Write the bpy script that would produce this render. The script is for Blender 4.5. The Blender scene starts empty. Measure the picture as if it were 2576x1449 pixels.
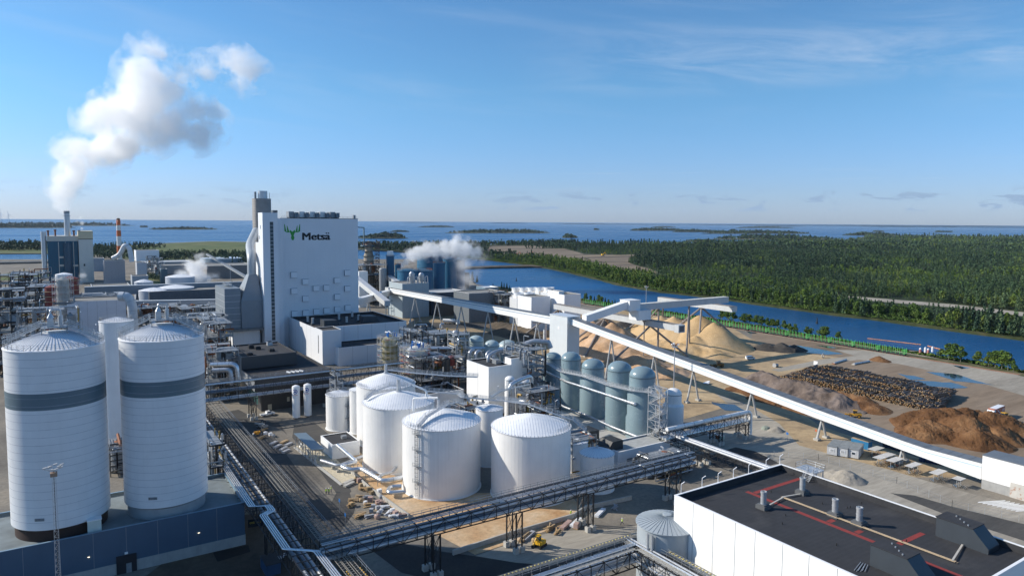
import bpy, math, random
import numpy as np
from mathutils import Vector, Matrix
random.seed(7)
SC = bpy.context.scene
COL = SC.collection
R = math.radians
# ------------------------------------------------------------------ camera
# world axes follow the mill's own street grid: +x runs right/back, +y runs left/back
FPX, CX, CY, CAMH = 1750.0, 1288.0, 692.0, 75.0
PITCH, ROLL, YAW = math.atan(134/1750), R(0.38), R(33)
def _yawed(x, y, z): return Vector((x*math.cos(YAW)+y*math.sin(YAW), -x*math.sin(YAW)+y*math.cos(YAW), z))
_r, _f, _u = _yawed(1, 0, 0), _yawed(0, math.cos(PITCH), -math.sin(PITCH)), _yawed(0, math.sin(PITCH), math.cos(PITCH))
_right = math.cos(ROLL)*_r + math.sin(ROLL)*_u
_up = -math.sin(ROLL)*_r + math.cos(ROLL)*_u
cd = bpy.data.cameras.new("camera"); cam = bpy.data.objects.new("camera", cd); COL.objects.link(cam)
cd.sensor_fit = 'HORIZONTAL'; cd.sensor_width = 36.0; cd.lens = 36*FPX/2576; cd.shift_y = -(724.5-CY)/2576
cd.clip_start = 1.0; cd.clip_end = 200000
m = Matrix.Identity(4)
for i in range(3):
 m[i][0], m[i][1], m[i][2] = _right[i], _up[i], -_f[i]
m[2][3] = CAMH
cam.matrix_world = m
SC.camera = cam
# ------------------------------------------------------------------ light
SUN_AZ = R(139)      # direction TO the sun, counter-clockwise from +x
SUN_EL = R(30)
world = bpy.data.worlds.new("World"); SC.world = world; world.use_nodes = True
wt = world.node_tree; wt.nodes.clear()
def wn(t, **k):
 n = wt.nodes.new(t)
 for a, b in k.items(): setattr(n, a, b)
 return n
w_out = wn('ShaderNodeOutputWorld'); w_bg = wn('ShaderNodeBackground')
w_sky = wn('ShaderNodeTexSky', sky_type='NISHITA', sun_disc=False)
w_sky.sun_elevation = SUN_EL; w_sky.sun_rotation = R(90) - SUN_AZ
w_sky.altitude = 60; w_sky.air_density = 1.0; w_sky.dust_density = 0.35; w_sky.ozone_density = 3.0
w_bg.inputs['Strength'].default_value = 0.105
wt.links.new(w_bg.outputs[0], w_out.inputs[0])
# thin cirrus and low far-off cumulus, mixed into the sky by direction
def wmath(op, a, b=None, c=None):
 n = wn('ShaderNodeMath', operation=op)
 for i, v in enumerate((a, b, c)):
  if v is None: continue
  if isinstance(v, (int, float)): n.inputs[i].default_value = v
  else: wt.links.new(v, n.inputs[i])
 return n.outputs[0]
def wrange(v, a, b, c=0.0, d=1.0):
 n = wn('ShaderNodeMapRange', interpolation_type='SMOOTHSTEP')
 wt.links.new(v, n.inputs[0])
 for i, q in enumerate((a, b, c, d)): n.inputs[i+1].default_value = q
 return n.outputs[0]
w_tc = wn('ShaderNodeTexCoord'); w_map = wn('ShaderNodeMapping')
w_map.inputs['Rotation'].default_value = (0, 0, -(R(90) - YAW) + R(0))
wt.links.new(w_tc.outputs['Generated'], w_map.inputs['Vector'])     # now x = along the view, -y = to the right
w_sep = wn('ShaderNodeSeparateXYZ'); wt.links.new(w_map.outputs[0], w_sep.inputs[0])
el = wmath('ARCSINE', w_sep.outputs[2])                             # elevation in radians
az = wmath('MULTIPLY', wmath('ARCTAN2', w_sep.outputs[1], w_sep.outputs[0]), -1.0)   # azimuth, + = right
def wnoise(sx, sy, off, det, rough=0.55, dist=0.0, shear=0.0):
 c = wn('ShaderNodeCombineXYZ')
 a2 = wmath('MULTIPLY', az, sx)
 e2 = wmath('MULTIPLY_ADD', el, sy, wmath('MULTIPLY', az, shear))
 wt.links.new(a2, c.inputs[0]); wt.links.new(e2, c.inputs[1]); c.inputs[2].default_value = off
 n = wn('ShaderNodeTexNoise'); n.inputs['Scale'].default_value = 1.0; n.inputs['Detail'].default_value = det
 n.inputs['Roughness'].default_value = rough; n.inputs['Distortion'].default_value = dist
 wt.links.new(c.outputs[0], n.inputs['Vector']); return n.outputs[0]
cir = wmath('MULTIPLY', wrange(wnoise(4.5, 26, 3.1, 8, 0.66, 0.9, 3.0), 0.36, 0.80),
   wmath('MULTIPLY', wrange(el, 0.165, 0.20), wrange(el, 0.275, 0.215)))
cir = wmath('MULTIPLY', cir, wmath('MULTIPLY', wrange(az, -0.05, 0.25), wrange(az, 0.85, 0.60)))
cir2 = wmath('MULTIPLY', wrange(wnoise(3, 22, 8.4, 6, 0.6, 0.5, 2.0), 0.48, 0.85), wrange(el, 0.05, 0.2))
cir = wmath('ADD', wmath('MULTIPLY', cir, 0.42), wmath('MULTIPLY', cir2, 0.14))
cum = wmath('MULTIPLY', wrange(wnoise(20, 70, 1.7, 7, 0.6, 0.4), 0.535, 0.60),
   wmath('MULTIPLY', wrange(el, 0.014, 0.020), wrange(el, 0.048, 0.034)))
st = wmath('MULTIPLY', wrange(wnoise(5, 150, 5.7, 5, 0.55, 0.3), 0.55, 0.75),
   wmath('MULTIPLY', wrange(el, 0.035, 0.05), wrange(el, 0.085, 0.06)))
mx1 = wn('ShaderNodeMixRGB'); mx2 = wn('ShaderNodeMixRGB'); mx3 = wn('ShaderNodeMixRGB')
tint = wn('ShaderNodeMixRGB'); tint.inputs[1].default_value = (0.64, 0.80, 1.30, 1); tint.inputs[2].default_value = (0.62, 0.98, 1.20, 1)
wt.links.new(wrange(el, 0.0, 0.20), tint.inputs[0])
skyc = wn('ShaderNodeMixRGB', blend_type='MULTIPLY'); skyc.inputs[0].default_value = 1.0
wt.links.new(w_sky.outputs[0], skyc.inputs[1]); wt.links.new(tint.outputs[0], skyc.inputs[2])
wt.links.new(skyc.outputs[0], mx1.inputs[1]); mx1.inputs[2].default_value = (5.6, 6.3, 7.4, 1); wt.links.new(cir, mx1.inputs[0])
wt.links.new(mx1.outputs[0], mx2.inputs[1]); mx2.inputs[2].default_value = (2.5, 3.6, 5.2, 1)
wt.links.new(wmath('MULTIPLY', cum, wrange(az, -0.12, 0.1, 0.3, 0.95)), mx2.inputs[0])
wt.links.new(mx2.outputs[0], mx3.inputs[1]); mx3.inputs[2].default_value = (5.0, 5.6, 6.6, 1)
wt.links.new(wmath('MULTIPLY', st, 0.25), mx3.inputs[0])
wt.links.new(mx3.outputs[0], w_bg.inputs['Color'])
sl = bpy.data.lights.new("sun", 'SUN'); sun = bpy.data.objects.new("sun", sl); COL.objects.link(sun)
sl.energy = 5.0; sl.angle = R(0.53); sl.color = (1.0, 0.92, 0.80)
_sd = Vector((math.cos(SUN_AZ)*math.cos(SUN_EL), math.sin(SUN_AZ)*math.cos(SUN_EL), math.sin(SUN_EL)))
sun.rotation_euler = _sd.to_track_quat('Z', 'Y').to_euler()
sun.location = (0, 0, 400)
SC.view_settings.view_transform = 'Standard'; SC.view_settings.look = 'None'
SC.view_settings.exposure = 0.22; SC.view_settings.gamma = 1.0
SC.cycles.max_bounces = 12; SC.cycles.volume_bounces = 10; SC.cycles.transparent_max_bounces = 8
SC.cycles.diffuse_bounces = 3; SC.cycles.glossy_bounces = 3
SC.cycles.sample_clamp_indirect = 4.0
# ------------------------------------------------------------------ measuring: where a ray of the photograph meets a known plane
def ray(px, py):
 x, y = (px-CX)/FPX, -(py-CY)/FPX
 return _right*x + _up*y + _f
def G(px, py, z=0.0):
 d = ray(px, py); t = (z-CAMH)/d.z; return (d.x*t, d.y*t)
def GW(px, py, w):
 d = ray(px, py); t = w/d.y; return (d.x*t, CAMH+d.z*t)
def GU(px, py, u):
 d = ray(px, py); t = u/d.x; return (d.y*t, CAMH+d.z*t)
# ------------------------------------------------------------------ materials
MATS = {}
def mat(name, color, rough=0.6, metal=0.0, var=0.12, scale=0.6, bump=0.0, bscale=8.0, wave=None, color2=None, cscale=None,
  streak=0.0, spec=0.5, emit=None, coat=0.0, cpos=(0.42, 0.62), dirt=None):
 """procedural paint / metal / stone: object-space noise varies the colour, an optional profile (wave) ribs the sheet"""
 if name in MATS: return MATS[name]
 M = bpy.data.materials.new(name); M.use_nodes = True; nt = M.node_tree; nt.nodes.clear()
 def N(t, **k):
  n = nt.nodes.new(t)
  for a, b in k.items(): setattr(n, a, b)
  return n
 L = nt.links.new
 out = N('ShaderNodeOutputMaterial'); bs = N('ShaderNodeBsdfPrincipled'); L(bs.outputs[0], out.inputs[0])
 bs.inputs['Metallic'].default_value = metal; bs.inputs['Specular IOR Level'].default_value = spec
 bs.inputs['Coat Weight'].default_value = coat
 geo = N('ShaderNodeNewGeometry')
 def noise(sc, det=4.0, vec=None, rough=0.55):
  n = N('ShaderNodeTexNoise'); n.inputs['Scale'].default_value = sc; n.inputs['Detail'].default_value = det
  n.inputs['Roughness'].default_value = rough
  L(vec or geo.outputs['Position'], n.inputs['Vector']); return n.outputs[0]
 c = tuple(color)+(1,)
 cur = None
 base = N('ShaderNodeMixRGB'); base.inputs[1].default_value = c
 base.inputs[2].default_value = (tuple(color2)+(1,)) if color2 else c
 if color2:
  rmp = N('ShaderNodeMapRange'); rmp.inputs[1].default_value, rmp.inputs[2].default_value = cpos
  L(noise(cscale or scale, 6.0), rmp.inputs[0]); L(rmp.outputs[0], base.inputs[0])
 else: base.inputs[0].default_value = 0
 cur = base.outputs[0]
 if var > 0:
  v = N('ShaderNodeMapRange'); v.inputs[1].default_value, v.inputs[2].default_value = 0.25, 0.75
  v.inputs[3].default_value, v.inputs[4].default_value = 1-var, 1+var
  L(noise(scale, 5.0), v.inputs[0])
  mu = N('ShaderNodeMixRGB', blend_type='MULTIPLY'); mu.inputs[0].default_value = 1
  L(cur, mu.inputs[1]); L(v.outputs[0], mu.inputs[2]); cur = mu.outputs[0]
 if streak > 0:
  mp = N('ShaderNodeMapping'); mp.inputs['Scale'].default_value = (1.3, 1.3, 0.05); L(geo.outputs['Position'], mp.inputs[0])
  v = N('ShaderNodeMapRange'); v.inputs[1].default_value, v.inputs[2].default_value = 0.52, 0.78
  v.inputs[3].default_value, v.inputs[4].default_value = 1.0, 1-streak
  L(noise(1.0, 5.0, mp.outputs[0]), v.inputs[0])
  mu = N('ShaderNodeMixRGB', blend_type='MULTIPLY'); mu.inputs[0].default_value = 1
  L(cur, mu.inputs[1]); L(v.outputs[0], mu.inputs[2]); cur = mu.outputs[0]
 if dirt:
  v = N('ShaderNodeMapRange'); v.inputs[1].default_value, v.inputs[2].default_value = 0.58, 0.72
  L(noise(dirt[1], 6.0), v.inputs[0])
  mu = N('ShaderNodeMixRGB'); L(v.outputs[0], mu.inputs[0]); L(cur, mu.inputs[1]); mu.inputs[2].default_value = tuple(dirt[0])+(1,)
  cur = mu.outputs[0]
 L(cur, bs.inputs['Base Color'])
 rr = N('ShaderNodeMapRange'); rr.inputs[3].default_value, rr.inputs[4].default_value = max(0.02, rough-0.08), min(1, rough+0.08)
 L(noise(scale*2.3, 3.0), rr.inputs[0]); L(rr.outputs[0], bs.inputs['Roughness'])
 hgt = None
 if wave:                       # (axis, pitch in metres, depth)
  w = N('ShaderNodeTexWave', wave_type='BANDS', bands_direction=wave[0], wave_profile='SIN')
  w.inputs['Scale'].default_value = 0.314/wave[1]; w.inputs['Distortion'].default_value = 0
  L(geo.outputs['Position'], w.inputs['Vector'])
  b = N('ShaderNodeBump'); b.inputs['Distance'].default_value = wave[2]; b.inputs['Strength'].default_value = 1
  L(w.outputs[1], b.inputs['Height']); hgt = b.outputs[0]
 if bump > 0:
  b = N('ShaderNodeBump'); b.inputs['Distance'].default_value = bump; b.inputs['Strength'].default_value = 1
  L(noise(bscale, 5.0), b.inputs['Height'])
  if hgt: L(hgt, b.inputs['Normal'])
  hgt = b.outputs[0]
 if hgt: L(hgt, bs.inputs['Normal'])
 if emit:
  bs.inputs['Emission Color'].default_value = tuple(emit[0])+(1,); bs.inputs['Emission Strength'].default_value = emit[1]
 MATS[name] = M
 return M
WHITE = mat('white_sheet', (0.80, 0.80, 0.79), 0.45, var=0.05, scale=0.15, streak=0.06, bump=0.004, bscale=2)
WHITEB = mat('white_wall_panel', (0.76, 0.78, 0.80), 0.5, var=0.05, scale=0.12, streak=0.06)
WTANK = mat('white_tank_paint', (0.79, 0.79, 0.78), 0.42, var=0.05, scale=0.25, streak=0.09, dirt=None)
WROOF = mat('tank_roof_sheet', (0.80, 0.81, 0.82), 0.5, var=0.06, scale=0.5)
SILOW = mat('silo_sheet', (0.70, 0.72, 0.74), 0.42, var=0.05, scale=0.3, streak=0.05)
BAND = mat('silo_dark_band', (0.10, 0.155, 0.19), 0.4, var=0.06, scale=0.4)
SEAM = mat('seam_line', (0.20, 0.22, 0.25), 0.6, var=0.1)
GREEN = mat('grey_green_tank', (0.20, 0.275, 0.305), 0.26, var=0.03, scale=0.15, streak=0.05, coat=0.15)
GSILO = mat('pale_grey_silo', (0.33, 0.37, 0.40), 0.4, var=0.05, scale=0.5, streak=0.06)
DARKR = mat('dark_roof_felt', (0.028, 0.029, 0.033), 0.85, var=0.22, scale=0.35, bump=0.02, bscale=6, wave=('Y', 1.0, 0.012), dirt=((0.05, 0.05, 0.052), 0.12))
DARKW = mat('dark_cladding', (0.040, 0.050, 0.062), 0.5, var=0.1, scale=0.5, wave=('X', 0.35, 0.01))
REDP = mat('red_walkway', (0.24, 0.035, 0.03), 0.85, var=0.2, scale=1.5)
BLUEG = mat('steel_blue_cladding', (0.055, 0.105, 0.165), 0.5, var=0.06, scale=0.3, streak=0.08)
PLINTH = mat('plinth_concrete', (0.34, 0.34, 0.33), 0.85, var=0.12, scale=0.8, streak=0.15)
CONC = mat('concrete', (0.42, 0.41, 0.38), 0.85, var=0.15, scale=1.2, bump=0.01)
CONCD = mat('stained_concrete', (0.20, 0.195, 0.185), 0.85, var=0.25, scale=0.8)
BSTEEL = mat('black_steel', (0.022, 0.024, 0.028), 0.45, metal=0.2, var=0.15, scale=1.0)
GALV = mat('galvanised_steel', (0.52, 0.54, 0.56), 0.42, metal=0.55, var=0.15, scale=1.5)
GALVD = mat('grey_steel', (0.26, 0.28, 0.30), 0.5, metal=0.3, var=0.18, scale=1.2)
ALU = mat('aluminium_jacket', (0.66, 0.68, 0.70), 0.30, metal=0.8, var=0.12, scale=0.8)
ALUD = mat('dull_insulation_jacket', (0.45, 0.47, 0.50), 0.4, metal=0.5, var=0.15, scale=0.8)
ESP = mat('filter_cladding', (0.19, 0.22, 0.25), 0.5, var=0.06, scale=0.3)
CHIM = mat('chimney_concrete', (0.27, 0.26, 0.25), 0.85, var=0.16, scale=0.25, streak=0.15, wave=('Z', 1.6, 0.06))
WOOD = mat('new_timber', (0.45, 0.30, 0.15), 0.8, var=0.25, scale=3)
BLUEV = mat('blue_valve', (0.02, 0.16, 0.50), 0.4, var=0.1)
YEL = mat('yellow_paint', (0.75, 0.42, 0.02), 0.45, var=0.12, scale=2)
BLUEC = mat('blue_container', (0.02, 0.16, 0.34), 0.45, var=0.1, wave=('X', 0.3, 0.03))
MILLB = mat('mill_blue_cladding', (0.002, 0.085, 0.150), 0.6, var=0.08, scale=0.3, streak=0.1)
RUST = mat('rusty_steel', (0.22, 0.08, 0.035), 0.8, var=0.3, scale=2)
REDS = mat('dark_red_steel', (0.16, 0.018, 0.014), 0.6, var=0.2, scale=1)
BEIGE = mat('beige_cladding', (0.52, 0.50, 0.44), 0.6, var=0.06, scale=0.3, streak=0.08)
MILLG = mat('old_grey_cladding', (0.24, 0.26, 0.28), 0.6, var=0.12, scale=0.25, streak=0.12)
BRICK = mat('dark_brick', (0.075, 0.06, 0.055), 0.85, var=0.2, scale=0.6)
GLASS = mat('dark_window_glass', (0.02, 0.035, 0.05), 0.08, spec=0.8, var=0.0)
LAMPM = mat('lit_wall_lamp', (1, 0.9, 0.7), 0.4, emit=((1.0, 0.85, 0.6), 2.5), var=0)
BLK = mat('black_rubber', (0.02, 0.02, 0.02), 0.8)
SCAFM = mat('scaffold_boards', (0.40, 0.33, 0.20), 0.8, var=0.3, scale=2)
MIST = mat('mixed_insulation', (0.60, 0.58, 0.50), 0.5, var=0.3, scale=0.6, color2=(0.30, 0.26, 0.12), cscale=0.35)
ORANG = mat('orange_paint', (0.65, 0.10, 0.015), 0.6, var=0.12, scale=0.6)
WPLAS = mat('white_plastic', (0.75, 0.76, 0.78), 0.5, var=0.1, scale=1)
TAN = mat('cardboard_and_timber', (0.42, 0.30, 0.17), 0.8, var=0.3, scale=3)
# ------------------------------------------------------------------ geometry
class MB:
 def __init__(s): s.v = []; s.f = []; s.m = []
 def add(s, vs, fs, mi=0):
  o = len(s.v); s.v.extend(vs); s.f.extend([tuple(i+o for i in f) for f in fs]); s.m.extend([mi]*len(fs)); return s
 def box(s, x0, y0, z0, x1, y1, z1, mi=0):
  vs = [(x0,y0,z0),(x1,y0,z0),(x1,y1,z0),(x0,y1,z0),(x0,y0,z1),(x1,y0,z1),(x1,y1,z1),(x0,y1,z1)]
  return s.add(vs, [(0,3,2,1),(4,5,6,7),(0,1,5,4),(1,2,6,5),(2,3,7,6),(3,0,4,7)], mi)
 def prism(s, pts, z0, z1, mi=0, cap=True):
  n = len(pts)
  a = sum(pts[i][0]*pts[(i+1) % n][1]-pts[(i+1) % n][0]*pts[i][1] for i in range(n))
  if a < 0: pts = pts[::-1]
  vs = [(p[0], p[1], z0) for p in pts]+[(p[0], p[1], z1) for p in pts]
  fs = [(i, (i+1) % n, n+(i+1) % n, n+i) for i in range(n)]
  if cap: fs += [tuple(range(n, 2*n)), tuple(range(n-1, -1, -1))]
  return s.add(vs, fs, mi)
 def beam(s, a, b, w, h=None, mi=0):
  """square bar from a to b, w wide and h deep"""
  a, b = Vector(a), Vector(b); h = h or w; d = b-a
  if d.length < 1e-6: return s
  d.normalize(); up = Vector((0, 0, 1)) if abs(d.z) < 0.98 else Vector((0, 1, 0))
  x = d.cross(up).normalized(); y = x.cross(d).normalized(); vs = []
  for p in (a, b):
   for i, j in ((-1, -1), (1, -1), (1, 1), (-1, 1)): vs.append(tuple(p+x*(i*w/2)+y*(j*h/2)))
  return s.add(vs, [(0,1,2,3),(7,6,5,4),(0,4,5,1),(1,5,6,2),(2,6,7,3),(3,7,4,0)], mi)
 def cyl(s, a, b, r0, r1=None, n=12, mi=0, caps=True):
  a, b = Vector(a), Vector(b); r1 = r0 if r1 is None else r1; d = (b-a).normalized()
  up = Vector((0, 0, 1)) if abs(d.z) < 0.98 else Vector((0, 1, 0))
  x = d.cross(up).normalized(); y = x.cross(d).normalized(); vs = []
  for p, r in ((a, r0), (b, r1)):
   for k in range(n):
    t = 2*math.pi*k/n; vs.append(tuple(p+x*(math.cos(t)*r)-y*(math.sin(t)*r)))
  fs = [(k, (k+1) % n, n+(k+1) % n, n+k) for k in range(n)]
  if caps: fs += [tuple(range(n-1, -1, -1)), tuple(range(n, 2*n))]
  return s.add(vs, fs, mi)
 def lathe(s, c, prof, n=48, mi=0, a0=0.0):
  """prof = [(radius, z)] from bottom to top, turned about the vertical through c"""
  vs = []; k0 = len(prof)
  for r, z in prof:
   for k in range(n):
    t = a0+2*math.pi*k/n; vs.append((c[0]+math.cos(t)*r, c[1]+math.sin(t)*r, c[2]+z))
  fs = []
  for j in range(k0-1):
   for k in range(n):
    fs.append((j*n+k, j*n+(k+1) % n, (j+1)*n+(k+1) % n, (j+1)*n+k))
  fs.append(tuple(range((k0-1)*n, k0*n)))
  return s.add(vs, fs, mi)
 def tube(s, pts, r, n=8, mi=0, bend=0.0):
  """round pipe through pts; bend rounds the corners"""
  P = [Vector(p) for p in pts]
  if bend > 0 and len(P) > 2:
   Q = [P[0]]
   for i in range(1, len(P)-1):
    a, b, c = P[i-1], P[i], P[i+1]
    bb = min(bend, (a-b).length*0.48, (c-b).length*0.48)
    p0 = b+(a-b).normalized()*bb; p2 = b+(c-b).normalized()*bb
    for t in (0, .25, .5, .75, 1): Q.append(p0*(1-t)**2+b*2*t*(1-t)+p2*t*t)
   Q.append(P[-1]); P = Q
  vs = []; fs = []; x = None
  for i, p in enumerate(P):
   d = (P[min(i+1, len(P)-1)]-P[max(i-1, 0)]).normalized()
   if x is None:
    up = Vector((0, 0, 1)) if abs(d.z) < 0.9 else Vector((1, 0, 0)); x = d.cross(up).normalized()
   else: x = (x-d*x.dot(d)).normalized()
   y = d.cross(x)
   for k in range(n):
    t = 2*math.pi*k/n; vs.append(tuple(p+x*(math.cos(t)*r)+y*(math.sin(t)*r)))
  for i in range(len(P)-1):
   for k in range(n): fs.append((i*n+k, i*n+(k+1) % n, (i+1)*n+(k+1) % n, (i+1)*n+k))
  fs += [tuple(range(n-1, -1, -1)), tuple(range((len(P)-1)*n, len(P)*n))]
  return s.add(vs, fs, mi)
 def rail(s, pts, h=1.1, post=1.8, r=0.035, mi=0, rails=2):
  """handrail along pts: posts and rails"""
  for i in range(len(pts)-1):
   a, b = Vector(pts[i]), Vector(pts[i+1]); n = max(1, int((b-a).length/post))
   for k in range(n+1):
    p = a.lerp(b, k/n); s.beam(p, p+Vector((0, 0, h)), r*2, mi=mi)
   for j in range(rails):
    z = Vector((0, 0, h*(j+1)/rails)); s.beam(a+z, b+z, r*2, mi=mi)
  return s
 def build(s, name, mats, parent=None, smooth=False, local=False):
  if not isinstance(mats, (list, tuple)): mats = [mats]
  me = bpy.data.meshes.new(name); vs = s.v
  if parent is not None and not local:
   inv = WORLD[parent.name].inverted(); vs = [tuple(inv @ Vector(v)) for v in vs]
  me.from_pydata(vs, [], s.f)
  for q in mats: me.materials.append(q)
  if len(mats) > 1: me.polygons.foreach_set('material_index', s.m)
  if smooth:
   me.polygons.foreach_set('use_smooth', [True]*len(me.polygons)); me.set_sharp_from_angle(angle=R(35))
  me.update()
  o = bpy.data.objects.new(name, me); COL.objects.link(o)
  if parent is not None:
   o.parent = parent; WORLD[o.name] = WORLD[parent.name].copy()
  else: WORLD[o.name] = Matrix.Identity(4)
  return o
WORLD = {}
def tag(o, label=None, cat=None, group=None, kind=None):
 if label: o['label'] = label
 if cat: o['category'] = cat
 if group: o['group'] = group
 if kind: o['kind'] = kind
 return o
def thing(name, label, cat, loc=(0, 0, 0), rz=0.0, group=None):
 o = bpy.data.objects.new(name, None); COL.objects.link(o)
 o.location = loc; o.rotation_euler = (0, 0, rz); o.empty_display_size = 0.5
 WORLD[o.name] = Matrix.Translation(Vector(loc)) @ Matrix.Rotation(rz, 4, 'Z')
 return tag(o, label, cat, group)
def dup(root, loc, rz=0.0, label=None, s=None):
 """a copy of a thing with copies of its parts and sub-parts"""
 def cp(o, par):
  c = o.copy(); COL.objects.link(c)
  if par is not None: c.parent = par
  for ch in KIDS.get(o.name, ()): cp(ch, c)
  return c
 if root.name not in KIDS:
  for o in COL.objects:
   if o.parent: KIDS.setdefault(o.parent.name, [])
   if o.parent and o not in KIDS[o.parent.name]: KIDS[o.parent.name].append(o)
 c = cp(root, None); c.location = loc; c.rotation_euler = (0, 0, rz)
 if s: c.scale = s if isinstance(s, (tuple, list)) else (s, s, s)
 if label: c['label'] = label
 return c
KIDS = {}
def structure(o, label=None, kind='structure'):
 o['kind'] = kind
 if label: o['label'] = label
 return o
# ================================================================== THE SETTING: water, land, yards, roads
def ground_mat(name, stops, scale=0.03, fine=0.8, rough=0.95, streakdir=None, bump=0.03):
 """mottled ground: a list of colours blended by two sizes of noise, with wheel-track streaks where asked"""
 M = bpy.data.materials.new(name); M.use_nodes = True; nt = M.node_tree; nt.nodes.clear(); L = nt.links.new
 N = nt.nodes.new
 out = N('ShaderNodeOutputMaterial'); bs = N('ShaderNodeBsdfPrincipled'); L(bs.outputs[0], out.inputs[0])
 bs.inputs['Specular IOR Level'].default_value = 0.25; bs.inputs['Roughness'].default_value = rough
 geo = N('ShaderNodeNewGeometry'); vec = geo.outputs['Position']
 if streakdir is not None:
  mp = N('ShaderNodeMapping'); mp.inputs['Rotation'].default_value = (0, 0, streakdir); mp.inputs['Scale'].default_value = (0.16, 1, 1)
  L(vec, mp.inputs[0]); svec = mp.outputs[0]
 else: svec = vec
 def noise(sc, det, v, r=0.6):
  n = N('ShaderNodeTexNoise'); n.inputs['Scale'].default_value = sc; n.inputs['Detail'].default_value = det
  n.inputs['Roughness'].default_value = r; n.inputs['Distortion'].default_value = 0.4; L(v, n.inputs['Vector']); return n.outputs[0]
 ramp = N('ShaderNodeValToRGB'); e = ramp.color_ramp.elements
 for i, c in enumerate(stops):
  p = 0.30+0.40*i/(len(stops)-1)
  if i < 2: e[i].position = p; e[i].color = tuple(c)+(1,)
  else: q = e.new(p); q.color = tuple(c)+(1,)
 L(noise(scale, 8, svec), ramp.inputs[0])
 f = N('ShaderNodeMapRange'); f.inputs[1].default_value, f.inputs[2].default_value = 0.3, 0.7
 f.inputs[3].default_value, f.inputs[4].default_value = 0.78, 1.2
 L(noise(fine, 6, svec, 0.7), f.inputs[0])
 mu = N('ShaderNodeMixRGB'); mu.blend_type = 'MULTIPLY'; mu.inputs[0].default_value = 1
 L(ramp.outputs[0], mu.inputs[1]); L(f.outputs[0], mu.inputs[2])
 L(mu.outputs[0], bs.inputs['Base Color'])
 if bump:
  b = N('ShaderNodeBump'); b.inputs['Distance'].default_value = bump; b.inputs['Strength'].default_value = 1
  L(noise(fine*1.5, 5, vec), b.inputs['Height']); L(b.outputs[0], bs.inputs['Normal'])
 return M
GRAVEL = ground_mat('grey_gravel', [(0.12, 0.108, 0.092), (0.19, 0.172, 0.145), (0.27, 0.235, 0.185)], 0.03, 0.9)
YARDM = ground_mat('brown_yard_gravel', [(0.15, 0.105, 0.07), (0.235, 0.178, 0.125), (0.29, 0.235, 0.18)], 0.028, 0.35, streakdir=R(-62))
ROADM = ground_mat('pale_gravel_road', [(0.25, 0.222, 0.18), (0.33, 0.30, 0.25), (0.38, 0.345, 0.285)], 0.05, 0.7, streakdir=R(-75))
SANDM = ground_mat('wood_chip_sand', [(0.24, 0.18, 0.115), (0.40, 0.295, 0.175), (0.50, 0.385, 0.235)], 0.05, 0.5)
DUSTM = ground_mat('dusty_sand', [(0.13, 0.105, 0.08), (0.31, 0.235, 0.145), (0.40, 0.30, 0.18)], 0.03, 0.6)
ORSAND = ground_mat('orange_tan_sand', [(0.40, 0.23, 0.11), (0.52, 0.36, 0.21), (0.58, 0.47, 0.34)], 0.10, 0.8)
ASPH = ground_mat('asphalt', [(0.050, 0.050, 0.050), (0.072, 0.070, 0.067), (0.095, 0.090, 0.082)], 0.06, 1.4, streakdir=R(90), bump=0.01)
ASPHD = ground_mat('fresh_asphalt', [(0.032, 0.032, 0.033), (0.045, 0.044, 0.043), (0.055, 0.052, 0.05)], 0.06, 1.4, bump=0.01)
EARTH = ground_mat('dark_earth', [(0.055, 0.045, 0.035), (0.095, 0.075, 0.055), (0.15, 0.115, 0.075)], 0.05, 0.6)
FLOORM = ground_mat('forest_floor', [(0.012, 0.022, 0.008), (0.022, 0.036, 0.012), (0.045, 0.055, 0.018)], 0.012, 0.12)
MEADOW = ground_mat('meadow_grass', [(0.045, 0.075, 0.022), (0.085, 0.115, 0.035), (0.15, 0.14, 0.06)], 0.012, 0.08)
BANKM = ground_mat('river_bank', [(0.018, 0.026, 0.010), (0.034, 0.044, 0.016), (0.06, 0.058, 0.028)], 0.1, 0.6)
VERGE = ground_mat('grass_verge', [(0.05, 0.065, 0.02), (0.10, 0.10, 0.045), (0.17, 0.15, 0.09)], 0.12, 0.9)
CLEARM = ground_mat('cleared_ground', [(0.07, 0.055, 0.042), (0.17, 0.135, 0.10), (0.33, 0.26, 0.17)], 0.018, 0.12, streakdir=R(-20))
SLABM = ground_mat('concrete_slab', [(0.44, 0.39, 0.29), (0.54, 0.48, 0.36), (0.60, 0.55, 0.43)], 0.12, 0.9)
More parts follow.
